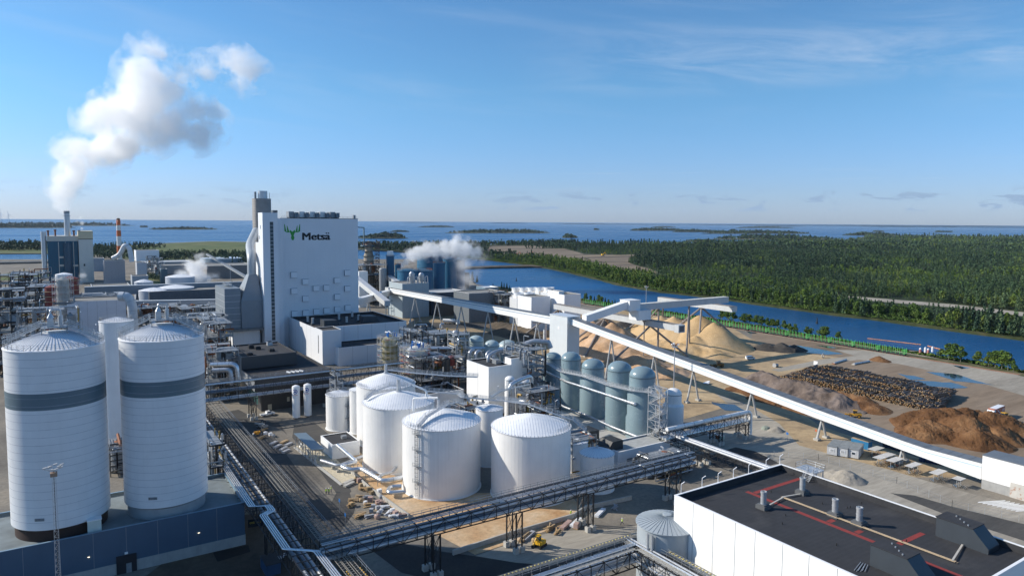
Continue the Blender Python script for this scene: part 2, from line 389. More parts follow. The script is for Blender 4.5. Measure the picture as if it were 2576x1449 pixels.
def water_mat():
 M = bpy.data.materials.new('sea_water'); M.use_nodes = True; nt = M.node_tree; nt.nodes.clear(); L = nt.links.new; N = nt.nodes.new
 out = N('ShaderNodeOutputMaterial'); bs = N('ShaderNodeBsdfPrincipled'); L(bs.outputs[0], out.inputs[0])
 geo = N('ShaderNodeNewGeometry')
 mp = N('ShaderNodeMapping'); mp.inputs['Rotation'].default_value = (0, 0, R(33)); mp.inputs['Scale'].default_value = (0.22, 1, 1); L(geo.outputs['Position'], mp.inputs[0])
 big = N('ShaderNodeTexNoise'); big.inputs['Scale'].default_value = 0.006; big.inputs['Detail'].default_value = 5; L(mp.outputs[0], big.inputs['Vector'])
 ramp = N('ShaderNodeMapRange'); ramp.inputs[1].default_value, ramp.inputs[2].default_value = 0.4, 0.68
 L(big.outputs[0], ramp.inputs[0])
 mx = N('ShaderNodeMixRGB'); mx.inputs[1].default_value = (0.006, 0.060, 0.165, 1); mx.inputs[2].default_value = (0.014, 0.095, 0.25, 1)
 L(ramp.outputs[0], mx.inputs[0]); L(mx.outputs[0], bs.inputs['Base Color'])
 rr = N('ShaderNodeMapRange'); rr.inputs[3].default_value, rr.inputs[4].default_value = 0.22, 0.38
 L(ramp.outputs[0], rr.inputs[0]); L(rr.outputs[0], bs.inputs['Roughness'])
 bs.inputs['IOR'].default_value = 1.33; bs.inputs['Specular IOR Level'].default_value = 0.10
 w1 = N('ShaderNodeTexNoise'); w1.inputs['Scale'].default_value = 0.35; w1.inputs['Detail'].default_value = 6; w1.inputs['Roughness'].default_value = 0.65
 mp2 = N('ShaderNodeMapping'); mp2.inputs['Scale'].default_value = (1, 0.45, 1); mp2.inputs['Rotation'].default_value = (0, 0, R(20)); L(geo.outputs['Position'], mp2.inputs[0]); L(mp2.outputs[0], w1.inputs['Vector'])
 b = N('ShaderNodeBump'); b.inputs['Distance'].default_value = 0.55; b.inputs['Strength'].default_value = 1
 L(w1.outputs[0], b.inputs['Height']); L(b.outputs[0], bs.inputs['Normal'])
 return M
WATER = water_mat()
PUDM = mat('puddle_water', (0.012, 0.03, 0.06), 0.06, var=0.1, scale=0.1, spec=1.0)
WLEV = -2.0
def sheet(name, pix, z, m, label=None, thick=0.0, kind='structure', wob=0.0, seed=1, step=0.0):
 """a ground sheet whose outline is given as points seen in the photograph and measured on the ground plane"""
 pts = [G(px, py, 0) for px, py in pix]
 return sheet_w(name, pts, z, m, label, thick, kind, wob, seed, step)
def sheet_w(name, pts, z, m, label=None, thick=0.0, kind='structure', wob=0.0, seed=1, step=0.0):
 rnd = random.Random(seed)
 if step > 0:
  q = []
  for i in range(len(pts)):
   a, b = Vector(pts[i]), Vector(pts[(i+1) % len(pts)]); n = max(1, min(40, int((b-a).length/step)))
   for k in range(n):
    p = a.lerp(b, k/n); q.append((p.x+rnd.uniform(-wob, wob), p.y+rnd.uniform(-wob, wob)))
  pts = q
 n = len(pts)
 a = sum(pts[i][0]*pts[(i+1) % n][1]-pts[(i+1) % n][0]*pts[i][1] for i in range(n))
 if a < 0: pts = pts[::-1]
 b = MB()
 if thick: b.prism(pts, z-thick, z)
 else: b.add([(p[0], p[1], z) for p in pts], [tuple(range(n))])
 o = b.build(name, m); structure(o, label, kind)
 return o
# the sea: one sheet to the horizon
s_ = MB(); s_.add([(-60000, -60000, WLEV), (90000, -60000, WLEV), (90000, 90000, WLEV), (-60000, 90000, WLEV)], [(0, 1, 2, 3)])
structure(s_.build('sea', WATER))
# the mainland: coast, river inlet and yard in one body with a bank down to the water
river_far = [(3300, 965), (2576, 849), (2397, 826), (2239, 804), (2081, 785), (1892, 760), (1798, 746), (1665, 732), (1563, 715), (1474, 693), (1383, 674), (1322, 664),
    (1170, 646), (1050, 630), (902, 627), (760, 628)]
river_near = [(760, 651), (902, 652), (1060, 652), (1120, 668), (1150, 690), (1207, 717), (1330, 735), (1461, 752), (1580, 770), (1703, 788), (1860, 812), (2050, 843), (2286, 884),
    (2440, 908), (2576, 934), (3300, 1080)]
coast = [(-900, 655), (190, 652), (196, 645), (190, 637), (-900, 640), (-900, 618), (0, 617), (60, 619), (100, 616), (232, 621), (343, 616), (430, 611), (533, 607), (634, 609), (760, 614),
   (902, 619), (1020, 618), (1195, 617), (1300, 612), (1423, 609), (1560, 613), (1741, 615), (1765, 611), (1895, 607), (2000, 605), (2095, 604), (2180, 601), (2160, 597), (2195, 592),
   (2350, 593), (2576, 596), (2900, 600), (3500, 604)]
land = [G(*p, 0) for p in coast] + [G(*p, 0) for p in river_far] + [G(*p, 0) for p in river_near] + [(600, -400), (-600, -400)]
def refine(pts, maxstep, wob, seed):
 rnd = random.Random(seed); q = []
 for i in range(len(pts)):
  a, b = Vector(pts[i]), Vector(pts[(i+1) % len(pts)]); L_ = (b-a).length; d = min(a.length, b.length)
  n = max(1, min(30, int(L_/max(maxstep, d*0.02))))
  for k in range(n):
   p = a.lerp(b, k/n); w = wob*(0.3+d/900) if k else 0
   q.append((p.x+rnd.uniform(-w, w), p.y+rnd.uniform(-w, w)))
 return q
landp = refine(land, 14, 1.6, 3)
n = len(landp)
if sum(landp[i][0]*landp[(i+1) % n][1]-landp[(i+1) % n][0]*landp[i][1] for i in range(n)) < 0: landp = landp[::-1]
# top sheet plus a sloped bank
b_ = MB(); inner = [(p[0], p[1], 0.0) for p in landp]
out_ = []
for i in range(n):
 a, c = Vector(landp[i-1]), Vector(landp[(i+1) % n]); t = (c-a).normalized(); out_.append((landp[i][0]+t.y*5.0, landp[i][1]-t.x*5.0, -3.2))
b_.add(inner+out_, [tuple(range(n))]+[(i, n+i, n+(i+1) % n, (i+1) % n) for i in range(n)])
b_.m = [0]+[1]*n
structure(b_.build('ground', [GRAVEL, BANKM]))
def inpoly(x, y, poly):
 c = False; n = len(poly); j = n-1
 for i in range(n):
  xi, yi = poly[i]; xj, yj = poly[j]
  if (yi > y) != (yj > y) and x < (xj-xi)*(y-yi)/(yj-yi)+xi: c = not c
  j = i
 return c
def W(pix): return [G(px, py, 0) for px, py in pix]
# forest floor behind the river and the strip beyond the mill
floor_pix = [(1150, 644)] + [(902, 626), (760, 627), (760, 615), (902, 620), (1020, 619), (1195, 618), (1300, 613), (1423, 610), (1560, 614), (1741, 616), (1765, 612), (1895, 608), (2000, 606), (2095, 605),
    (2185, 601.5), (2165, 597.5), (2198, 592.5), (2350, 593.5), (2576, 596.5), (2900, 600.5), (3300, 606)] + [(x, y+.25) for x, y in river_far[:-3]]
sheet('forest_floor', floor_pix, 0.05, FLOORM)
sheet('meadow', [(232, 622), (343, 617), (430, 612), (533, 608), (634, 610), (760, 615), (760, 650), (640, 662), (480, 655), (340, 655), (232, 640)], 0.05, MEADOW)
sheet('meadow', [(-300, 619), (60, 620), (110, 618), (170, 636.5), (-300, 638)], 0.05, MEADOW)
# cleared ground on the far bank
clear_pix = [(1200, 636), (1230, 627), (1300, 626), (1420, 626), (1452, 634), (1470, 640), (1560, 642), (1640, 640), (1700, 642), (1620, 650), (1580, 660), (1600, 668), (1640, 678), (1665, 690), (1640, 694),
    (1560, 690), (1500, 668), (1440, 662), (1392, 650), (1300, 650), (1230, 645)]
sheet('cleared_ground', clear_pix, 0.12, CLEARM)
sheet('cleared_ground', [(1205, 627), (1240, 619), (1330, 618), (1400, 622), (1360, 625), (1230, 627)], 0.12, CLEARM)
# forest road on the far bank and dike across the inlet
sheet('forest_road', [(2036, 742), (2100, 742), (2250, 754), (2400, 766), (2576, 786), (2700, 798), (2700, 806), (2576, 796), (2400, 774), (2250, 762), (2120, 751)], 0.12, ROADM)
dike = W([(1150, 672), (1250, 669), (1340, 667), (1400, 669), (1400, 672.5), (1340, 671), (1250, 672.5), (1150, 675.5)])
b_ = MB().prism(dike, WLEV-1, 0.6); structure(b_.build('dike', EARTH))
# yards and roads on the mill side
sheet('log_yard', [(1900, 815), (2060, 846), (2300, 890), (2450, 912), (2576, 938), (3200, 1050), (3200, 1500), (2800, 1330), (2576, 1250), (2300, 1140), (2100, 1060), (1900, 960), (1870, 900), (1890, 850)], 0.02, YARDM)
sheet('sandy_yard', [(1380, 800), (1560, 770), (1800, 800), (1885, 850), (1960, 880), (2120, 900), (2110, 915), (1990, 935), (1940, 975), (1980, 1010), (2060, 1070), (2240, 1130), (2480, 1200), (2300, 1200), (2160, 1170),
      (2010, 1130), (1960, 1070), (1840, 1020), (1700, 1060), (1600, 960), (1400, 900), (1300, 850)], 0.03, SANDM)
sheet('sandy_yard', [(1000, 800), (1120, 770), (1340, 775), (1470, 830), (1400, 900), (1200, 880), (1000, 850)], 0.026, DUSTM)
sheet('dark_track', [(1050, 812), (1240, 812), (1400, 830), (1420, 842), (1240, 826), (1040, 826)], 0.04, ASPH)
sheet('gravel_road', [(2320, 884), (2120, 868), (1930, 836), (1900, 830), (1890, 822), (1960, 830), (2110, 853), (2300, 890), (2450, 915), (2576, 942), (2700, 965), (2700, 1040), (2576, 995), (2400, 945), (2260, 915), (2160, 905), (2080, 915), (1960, 935), (1940, 930), (2060, 905), (2150, 895), (2100, 880)], 0.05, ROADM)
sheet('gravel_road', [(1800, 990), (1870, 1012), (1960, 1065), (2010, 1120), (2100, 1145), (2240, 1182), (2400, 1230), (2576, 1275), (2900, 1380), (2900, 1500), (2576, 1400), (2300, 1300), (2050, 1215), (1800, 1150), (1700, 1120), (1760, 1090), (1880, 1080), (1860, 1040)], 0.045, ROADM)
sheet('asphalt_road', [(2240, 1240), (2300, 1246), (2400, 1275), (2576, 1318), (2800, 1390), (2800, 1450), (2576, 1360), (2420, 1310), (2330, 1275)], 0.06, ASPH)
sheet('asphalt_apron', [(1770, 1150), (1850, 1125), (1900, 1135), (1960, 1165), (1900, 1180), (1800, 1175)], 0.055, ASPHD)
cw = MB()
for k in range(9):
 t = k/8; a = Vector(G(2462+t*95, 1262+t*22)); b = Vector(G(2530+t*95, 1250+t*22+8))
 d = (b-a).normalized()*0; c0 = Vector(G(2456+t*95, 1267+t*22));
 cw.add([(a.x, a.y, 0.07), (b.x, b.y, 0.07), (b.x+(c0-a).x*0.55, b.y+(c0-a).y*0.55, 0.07), (a.x+(c0-a).x*0.55, a.y+(c0-a).y*0.55, 0.07)], [(0, 1, 2, 3)])
structure(cw.build('crosswalk_stripes', mat('road_paint', (0.72, 0.72, 0.70), 0.7, var=0.15, scale=2)))
# mill interior surfaces
sheet('asphalt_road', [(548, 1040), (600, 1030), (655, 1060), (700, 1062), (735, 1110), (790, 1170), (838, 1200), (880, 1228), (897, 1262), (890, 1290), (860, 1330), (850, 1352), (800, 1360), (720, 1330), (560, 1110)], 0.03, ASPH)
sheet('asphalt_road', [(740, 1068), (790, 1062), (838, 1100), (800, 1150), (760, 1130), (735, 1100)], 0.035, ASPH)
sheet('asphalt_road', [(960, 1356), (1120, 1388), (1280, 1410), (1500, 1420), (1500, 1470), (1180, 1480), (1010, 1440), (930, 1380)], 0.03, ASPHD)
sheet('gravel_strip', [(660, 1068), (700, 1075), (755, 1120), (846, 1240), (835, 1262), (790, 1240), (690, 1100)], 0.06, GRAVEL)
sheet('gravel_strip', [(880, 1240), (900, 1300), (980, 1340), (1030, 1318), (960, 1270), (895, 1225)], 0.05, GRAVEL)
sheet('concrete_slab', [(745, 1122), (800, 1112), (898, 1205), (862, 1216)], 0.12, SLABM, thick=0.12)
sheet('concrete_kerb', [(862, 1218), (745, 1124), (738, 1126), (856, 1221)], 0.16, CONC, thick=0.16)
sheet('sandy_ground', [(895, 1130), (960, 1180), (1000, 1200), (1120, 1240), (1260, 1240), (1440, 1250), (1480, 1295), (1390, 1330), (1195, 1395), (1100, 1345), (1010, 1300), (880, 1170)], 0.04, ORSAND)
sheet('gravel_yard', [(1195, 1398), (1310, 1358), (1400, 1335), (1560, 1330), (1700, 1300), (1720, 1360), (1600, 1400), (1440, 1425), (1300, 1415)], 0.035, ROADM)
sheet('dark_yard', [(560, 1300), (660, 1290), (760, 1340), (900, 1400), (1000, 1500), (500, 1600), (300, 1500)], 0.028, EARTH)
# puddles
for i, q in enumerate([[(1972, 870), (2000, 868), (2060, 878), (2120, 890), (2085, 893), (2030, 887), (1985, 876)], [(2290, 956), (2390, 962), (2440, 975), (2400, 977), (2330, 970)],
      [(2258, 1000-60), (2300, 946), (2330, 954), (2290, 955)], [(2330, 935), (2400, 940), (2480, 965), (2530, 972), (2400, 958)], [(1878, 832), (1898, 834), (1905, 839), (1884, 839)],
      [(2053, 868), (2090, 872), (2116, 876), (2080, 875)], [(1790, 1012), (1850, 1018), (1880, 1035), (1820, 1032)], [(2395, 918), (2440, 925), (2420, 928)]]):
 sheet('puddle', q, 0.075, PUDM, wob=0.7, seed=i, step=3)
# the grass verge along the river bank, on which the wagons stand
vp = [(1240, 724), (1461, 756), (1703, 792), (1860, 817), (2050, 849), (2286, 890), (2440, 914), (2576, 940), (2700, 962)]
vq = [(x, y+7) for x, y in vp]; sheet('grass_verge', vp+vq[::-1], 0.06, VERGE, wob=0.8, step=8)
vq2 = [(x, y-5.5) for x, y in vp]; sheet('grass_verge', vp+vq2[::-1], 0.03, VERGE)
sheet('grass_patch', [(0, 690), (60, 684), (150, 690), (150, 700), (0, 706)], 0.05, MEADOW)
sheet('grass_patch', [(365, 690), (400, 688), (460, 720), (360, 722)], 0.05, MEADOW)
# islands and the far coast: low land bodies under trees
ISL = [  # (x0, x1, base y, vertical half-height in photo px, tree height)
 (902, 1026, 599, 2.2, 12), (1119, 1384, 586, 2.0, 12), (1050, 1144, 571.5, .6, 9), (1414, 1453, 597.5, 1.6, 8), (1493, 1508, 578.5, .5, 6), (1583, 1720, 580, 1.3, 12), (1690, 1830, 583.5, 1.0, 10),
 (1765, 2040, 587.5, 2.2, 12), (1787, 2095, 602, 2.4, 12), (2118, 2260, 591.5, .7, 10), (2195, 2226, 583, .5, 6), (2351, 2397, 584, .6, 7), (373, 548, 577, 1.0, 9), (352, 372, 571.5, .5, 6), (-300, 340, 568, 2.2, 16),
 (-60, 190, 573, 2.0, 12), (1720, 1810, 607, 1.6, 4), (980, 1030, 583, .4, 5), (1640, 1700, 572, .35, 8), (1850, 2000, 573.5, .5, 10)]
ISLP = []
rnd = random.Random(5)
for x0, x1, yb, hh, th_ in ISL:
 up = []; dn = []
 K = 14
 for k in range(K+1):
  t = k/K; w = math.sin(math.pi*t)**0.55
  up.append((x0+(x1-x0)*t, yb-hh*1.7*w*rnd.uniform(.7, 1))); dn.append((x0+(x1-x0)*t, yb+hh*0.25*w*rnd.uniform(.4, 1)))
 pts = W(up)+W(dn)[::-1]; ISLP.append((pts, th_))
 q = MB(); q.prism([(p[0], p[1]) for p in pts], WLEV-1, 0.3)
 structure(q.build('island', mat('island_ground', (0.10, 0.10, 0.05), 0.95, var=0.3, scale=0.01)))
# distant low coast near the horizon
FARC = mat('far_coast', (0.03, 0.045, 0.035), 0.95, var=0.3, scale=0.001)
def hzn(x): return 558.2+(x-1288)*math.tan(ROLL)
for x0, x1, dl, hgt in [(1230, 1330, 4.0, 26), (1390, 1550, 4.6, 26), (1480, 1700, 5.0, 20), (1620, 2300, 4.6, 24), (1900, 2030, 6.6, 14), (2000, 2700, 3.8, 30), (2160, 2620, 6.5, 18), (1010, 1110, 3.6, 22)]:
 K = 40; pts = []; q = MB(); r_ = random.Random(int(x0))
 for k in range(K+1):
  g = G(x0+(x1-x0)*k/K, hzn(x0+(x1-x0)*k/K)+dl, 0); e = min(1, 4*min(k, K-k)/K+0.05); pts.append((g[0], g[1], e*hgt*r_.uniform(.6, 1)))
 vs = []
 for x, y, h in pts:
  d = Vector((x, y)).normalized()*400; vs += [(x, y, WLEV-1), (x, y, h), (x+d.x, y+d.y, h), (x+d.x, y+d.y, WLEV-1)]
 fs = []
 for k in range(K):
  for j in range(3): fs.append((k*4+j, (k+1)*4+j, (k+1)*4+j+1, k*4+j+1))
 q.add(vs, fs+[(0, 1, 2, 3), (K*4+3, K*4+2, K*4+1, K*4)]); structure(q.build('far_coast', FARC))
# ================================================================== helpers for industrial things
def PX(x, y, z):
 v = Vector((x, y, z-CAMH)); f = v.dot(_f); return (CX+v.dot(_right)/f*FPX, CY-v.dot(_up)/f*FPX)
def zat(uw, py):
 lo, hi = -80, 600
 for _ in range(50):
  m_ = (lo+hi)/2
  if PX(uw[0], uw[1], m_)[1] > py: lo = m_
  else: hi = m_
 return lo
def D2(px, dep):
 x = (px-CX)/FPX*dep
 return (x*math.cos(YAW)+dep*math.sin(YAW), -x*math.sin(YAW)+dep*math.cos(YAW))
def text_mesh(s, size, bold=0.0, spacing=1.0):
 cu = bpy.data.curves.new('t', 'FONT'); cu.body = s; cu.size = size; cu.extrude = 0.03; cu.offset = bold; cu.space_character = spacing; cu.resolution_u = 3
 o = bpy.data.objects.new('t', cu); COL.objects.link(o)
 dg = bpy.context.evaluated_depsgraph_get(); me = bpy.data.meshes.new_from_object(o.evaluated_get(dg)); bpy.data.objects.remove(o); bpy.data.curves.remove(cu)
 return me
def sign_text(s, name, size, m, origin, xdir, parent, bold=0.0, width=None, height=None, bold2=0.0):
 """lettering standing on a wall: letters run along xdir, up is +z"""
 me = text_mesh(s, size, bold); X = Vector(xdir).normalized(); Z = Vector((0, 0, 1)); N = X.cross(Z)
 inv = WORLD[parent.name].inverted() if parent else Matrix.Identity(4); O = Vector(origin)
 xs = [v.co.x for v in me.vertices]; ys = [v.co.y for v in me.vertices]; x0, y0 = min(xs), min(ys)
 sx = (width/(max(xs)-x0)) if width else 1.0; sy = (height/(max(ys)-y0)) if height else sx
 if bold2:
  vs = [tuple(v.co) for v in me.vertices]; fs = [tuple(p.vertices) for p in me.polygons]; b = MB()
  for k in range(5):
   for j in (-1, 1): b.add([(x+(k-2)*bold2/2, y+j*bold2*.35, z+.011*(k*2+j)) for x, y, z in vs], fs)
  me = bpy.data.meshes.new(name); me.from_pydata(b.v, [], b.f)
 for v in me.vertices:
  p = O+X*((v.co.x-x0)*sx)+Z*((v.co.y-y0)*sy)+N*v.co.z; v.co = inv @ p
 me.materials.clear(); me.materials.append(m); me.name = name
 o = bpy.data.objects.new(name, me); COL.objects.link(o)
 if parent: o.parent = parent; WORLD[o.name] = WORLD[parent.name].copy()
 return o
LOGOG = mat('emblem_green', (0.012, 0.30, 0.03), 0.5, var=0.0)
LOGOK = mat('lettering_black', (0.006, 0.008, 0.012), 0.5, var=0.0)
HEAD = [(388,260),(410,262),(475,560),(500,565),(492,320),(508,325),(592,570),(606,560),(608,495),(622,492),(708,568),(795,492),(812,500),(820,560),(832,560),(895,330),(912,310),(920,560),(935,560),(1002,258),(1022,262),
  (1018,540),(940,590),(820,585),(800,610),(755,715),(785,800),(748,902),(685,902),(648,800),(670,720),(620,600),(606,590),(475,588),(398,542)]
def emblem(name, origin, xdir, wid, parent):
 """green antlered emblem, cut from sheet"""
 X = Vector(xdir).normalized(); N = X.cross(Vector((0, 0, 1))); k = wid/(1022-388); O = Vector(origin); b = MB(); n_ = len(HEAD); vs = []
 for t in (0.0, 0.06):
  for x, y in HEAD: vs.append(tuple(O+X*((x-388)*k)+Vector((0, 0, (902-y)*k))+N*t))
 b.add(vs, [tuple(range(n_, 2*n_)), tuple(range(n_-1, -1, -1))]+[(i, (i+1) % n_, n_+(i+1) % n_, n_+i) for i in range(n_)])
 return b.build(name, LOGOG, parent)
def block(root, name, x0, y0, z0, x1, y1, z1, m, seamx=(), seamy=(), roofm=None, par=0.9, coping=None):
 """a building block with wall seams and a sunk roof behind a parapet"""
 w = MB(); t = 0.35
 if roofm:
  w.box(x0, y0, z0, x1, y0+t, z1); w.box(x0, y1-t, z0, x1, y1, z1); w.box(x0, y0+t, z0, x0+t, y1-t, z1); w.box(x1-t, y0+t, z0, x1, y1-t, z1)
  r = MB().box(x0+t, y0+t, z1-par-0.5, x1-t, y1-t, z1-par)
  # dark lining of the parapet
  u = 0.02
  r.box(x0+t, y0+t+.01, z1-par, x0+t+u, y1-t-.01, z1-.05); r.box(x1-t-u, y0+t+.01, z1-par, x1-t, y1-t-.01, z1-.05)
  r.box(x0+t+.03, y1-t-u, z1-par, x1-t-.03, y1-t, z1-.05); r.box(x0+t+.03, y0+t, z1-par, x1-t-.03, y0+t+u, z1-.05)
  r.build('roof', roofm, root)
  c = MB(); e = 0.06
  for a in ((x0-e, y0-e, x1+e, y0+t+e), (x0-e, y1-t-e, x1+e, y1+e)): c.box(a[0], a[1], z1, a[2], a[3], z1+0.08)
  for a in ((x0-e, y0+t+e, x0+t+e, y1-t-e), (x1-t-e, y0+t+e, x1+e, y1-t-e)): c.box(a[0], a[1], z1, a[2], a[3], z1+0.08)
  c.build('coping', coping or WHITE, root)
 else: w.box(x0, y0, z0, x1, y1, z1)
 o = w.build(name, m, root)
 if seamx or seamy:
  s = MB()
  for x in seamx: s.box(x-0.05, y0-0.012, z0+.02, x+0.05, y0-0.001, z1-.02)
  for y in seamy: s.box(x0-0.012, y-0.05, z0+.02, x0-0.001, y+0.05, z1-.02)
  s.build('panel_joint', SEAM, root)
 return o
# ---------------------------------------------------------------- the white warehouse bottom right
t = thing('warehouse', 'white panelled warehouse with dark felt roof and red walkways, bottom right', 'warehouse', (119.6, 72, 0))
WX0, WX1, WY0, WY1, WZ = 102.6, 137.0, 46.8, 97.0, 20.0
def ysolve(px, x, z):
 lo, hi = 20, 100
 for _ in range(40):
  m_ = (lo+hi)/2
  if PX(x, m_, z)[0] < px: hi = m_
  else: lo = m_
 return lo
seams = [ysolve(p, WX0, 19) for p in (1744, 1795, 1850, 1899.6, 1969, 2035, 2106, 2190)]
block(t, 'wall', WX0, WY0, 0, WX1, WY1, WZ, mat('bright_white_panel', (0.84, 0.84, 0.83), 0.5, var=0.02, scale=0.1, streak=0.03), seamy=[y for y in seams if y > WY0+1], roofm=DARKR, par=1.3, coping=mat('white_coping', (0.85, 0.85, 0.85), 0.4, var=0.03))
RZ_ = WZ-1.3
b = MB(); wd = 0.5; z = RZ_
def strip(x0, y0, x1, y1): b.box(min(x0, x1)-wd if x0 == x1 else min(x0, x1), min(y0, y1)-(wd if y0 == y1 else 0), z+0.004, max(x0, x1)+(wd if x0 == x1 else 0), max(y0, y1)+(wd if y0 == y1 else 0), z+0.02)
strip(119.5, WY0+1, 119.5, 92.6); strip(120.3, 91.2, 135.8, 91.2); strip(120.3, 74.5, 122, 74.5); strip(120.3, 69, 122, 69); strip(120.3, 62.4, 130.6, 62.4)
b.build('walkway_strip', REDP, t)
vent_first = None
for i, ((px, py), lab) in enumerate(zip([(1920, 1278), (2018, 1241.5), (2100, 1298), (2161, 1320)],
  ['galvanised roof vent at the near corner of the red walkway', 'galvanised roof vent closest to the roof stairs', 'third galvanised vent from the stairs beside the cable tray', 'galvanised roof vent closest to the two dark roof units'])):
 x, y = G(px, py, RZ_)
 if vent_first is None:
  v = thing('roof_vent', lab, 'roof vent', (x, y, RZ_), group='round exhaust vents on the warehouse roof'); vent_first = v
  MB().box(-1.05, -1.05, 0, 1.05, 1.05, .75).box(-.8, -.8, .75, .8, .8, .95).build('curb', mat('vent_curb', (0.10, 0.105, 0.11), 0.6), v, local=True)
  MB().lathe((0, 0, 0.95), [(.56, 0), (.56, 1.1), (.6, 1.12), (.6, 1.2), (.56, 1.22), (.56, 2.1), (.62, 2.14), (.62, 2.5), (.52, 2.55), (.5, 2.2)], 20).build('pipe', GALV, v, smooth=True, local=True)
 else: dup(vent_first, (x, y, RZ_), label=lab)
for lab, (x0, y0, x1, y1) in (('dark sloped plant unit in the middle of the warehouse roof', (110.6, 55.0, 114.4, 60.9)), ('dark sloped plant unit at the far edge of the warehouse roof', (131.4, 54.6, 135.4, 60.6))):
 u = thing('roof_unit', lab, 'roof plant unit', ((x0+x1)/2, (y0+y1)/2, RZ_), group='dark sloped units on the warehouse roof')
 vs = []; pr = [(y1, 0), (y0-2.6, 0), (y0-2.6, .9), (y0, 3.5), (y1, 3.5)]
 for x in (x0, x1):
  for yy, zz in pr: vs.append((x, yy, RZ_+zz+.01))
 q = MB().add(vs, [(0, 1, 2, 3, 4), (9, 8, 7, 6, 5), (0, 5, 6, 1), (1, 6, 7, 2), (2, 7, 8, 3), (3, 8, 9, 4), (4, 9, 5, 0)])
 q.build('housing', DARKW, u)
 MB().box(x0-.12, y0-.1, RZ_+3.52, x1+.12, y1+.12, RZ_+3.64).build('cover', DARKR, u)
 sk = MB()
 for k in range(4): sk.cyl((x0+.6+k*.8, y0+1+k, RZ_+3.64), (x0+.6+k*.8, y0+1+k, RZ_+3.85), .12, n=8)
 sk.build('vent_cap', GALV, u)
u = thing('cable_tray', 'straw coloured cable tray running the length of the warehouse roof', 'cable tray', (122.6, 70, RZ_))
q = MB(); q.beam((122.4, 86.4, RZ_+.35), (123.1, 53.5, RZ_+.35), .14, .08); q.beam((122.8, 86.4, RZ_+.35), (123.5, 53.5, RZ_+.35), .14, .08)
for k in range(34): q.beam((122.35+k*.021, 86.2-k, RZ_+.35), (122.85+k*.021, 86.2-k, RZ_+.35), .06)
q.build('side_rails', mat('tray_rails', (0.55, 0.42, 0.27), 0.6, var=.2), u)
q = MB(); q.beam((122.6, 86.2, RZ_+.4), (127.5, 85.3, RZ_+.3), .3, .08); q.beam((122.6, 86.0, RZ_+.4), (115.5, 84.9, RZ_+.3), .3, .08); q.beam((123.3, 54.0, RZ_+.4), (131.2, 56.0, RZ_+.3), .3, .08)
q.build('branch_tray', mat('tray_galvanised', (0.5, 0.47, 0.42), 0.6, var=.2), u)
u = thing('ladder_stack', 'grey ladder sections lying flat beside the middle roof unit', 'ladder', (108, 59.5, RZ_))
q = MB()
for k in range(3):
 for s in (-.2, .2): q.beam((106.6+k*.5, 61.0-k*.4+s, RZ_+.12+k*.02), (110.2, 62.0-k*.4+s, RZ_+.12+k*.02), .07)
q.build('rails', GALV, u)
sp = MB(); rr_ = random.Random(3)
for k in range(14):
 x, y = rr_.uniform(105, 134), rr_.uniform(60, 94); sp.cyl((x, y, RZ_), (x, y, RZ_+.45), .09, n=6)
tag(sp.build('drain_spigots', BLK), 'small black vent spigots dotted over the warehouse roof felt', 'roof spigots', kind='stuff')
u = thing('roof_stairs', 'steel access stairs climbing over the far warehouse parapet', 'stairs', (137.5, 89.5, RZ_))
q = MB()
for s in (0, 1.5):
 q.beam((135.2, 88.8+s, RZ_), (137.0, 88.8+s, RZ_+1.6), .09); q.beam((137.2, 88.8+s, RZ_+1.45), (140.4, 88.8+s, RZ_+1.45), .09)
for k in range(6): q.box(135.3+k*.3, 88.85, RZ_+.2+k*.25, 135.55+k*.3, 90.25, RZ_+.24+k*.25)
q.build('stringers', GALV, u)
MB().box(137.2, 88.9, RZ_+1.5, 141.2, 93.5, RZ_+1.56).build('landing', GALV, u)
q = MB(); q.rail([(135.2, 88.8, RZ_), (137, 88.8, RZ_+1.6), (141.2, 88.8, RZ_+1.6), (141.2, 93.5, RZ_+1.6), (137.4, 93.5, RZ_+1.6), (137.4, 90.4, RZ_+1.6), (135.2, 90.3, RZ_)], r=.03); q.build('handrail', GALV, u)
q = MB()
for x in (138.5, 141):
 for y in (89.1, 93.3): q.beam((x, y, 0), (x, y, RZ_+1.5), .18)
 q.beam((x, 89.1, 4), (x, 93.3, 9), .1); q.beam((x, 93.3, 9), (x, 89.1, 14), .1)
q.build('support_tower', GALV, u)
# lamps along the back-left parapet
first = None
for k, px in enumerate((1714.9, 1767.9, 1808, 1846.5, 1884.9, 1928.7, 1963.4)):
 lo, hi = 100, 140
 for _ in range(40):
  m_ = (lo+hi)/2
  if PX(m_, WY1, WZ)[0] < px: lo = m_
  else: hi = m_
 lab = ['first', 'second', 'third', 'fourth', 'fifth', 'sixth', 'seventh'][k]+' white post lamp from the near corner of the warehouse parapet'
 if first is None:
  v = thing('parapet_lamp', lab, 'post lamp', (lo, WY1+.2, WZ-1.2), group='white lamps along the warehouse parapet'); first = v
  MB().beam((0, 0, 0), (0, 0, 3.0), .09).build('pole', WPLAS, v, local=True)
  MB().beam((0, 0, 3.0), (.75, -.25, 3.45), .16, .09).build('lamp_head', WPLAS, v, local=True)
 else: dup(first, (lo, WY1+.2, WZ-1.2), label=lab)
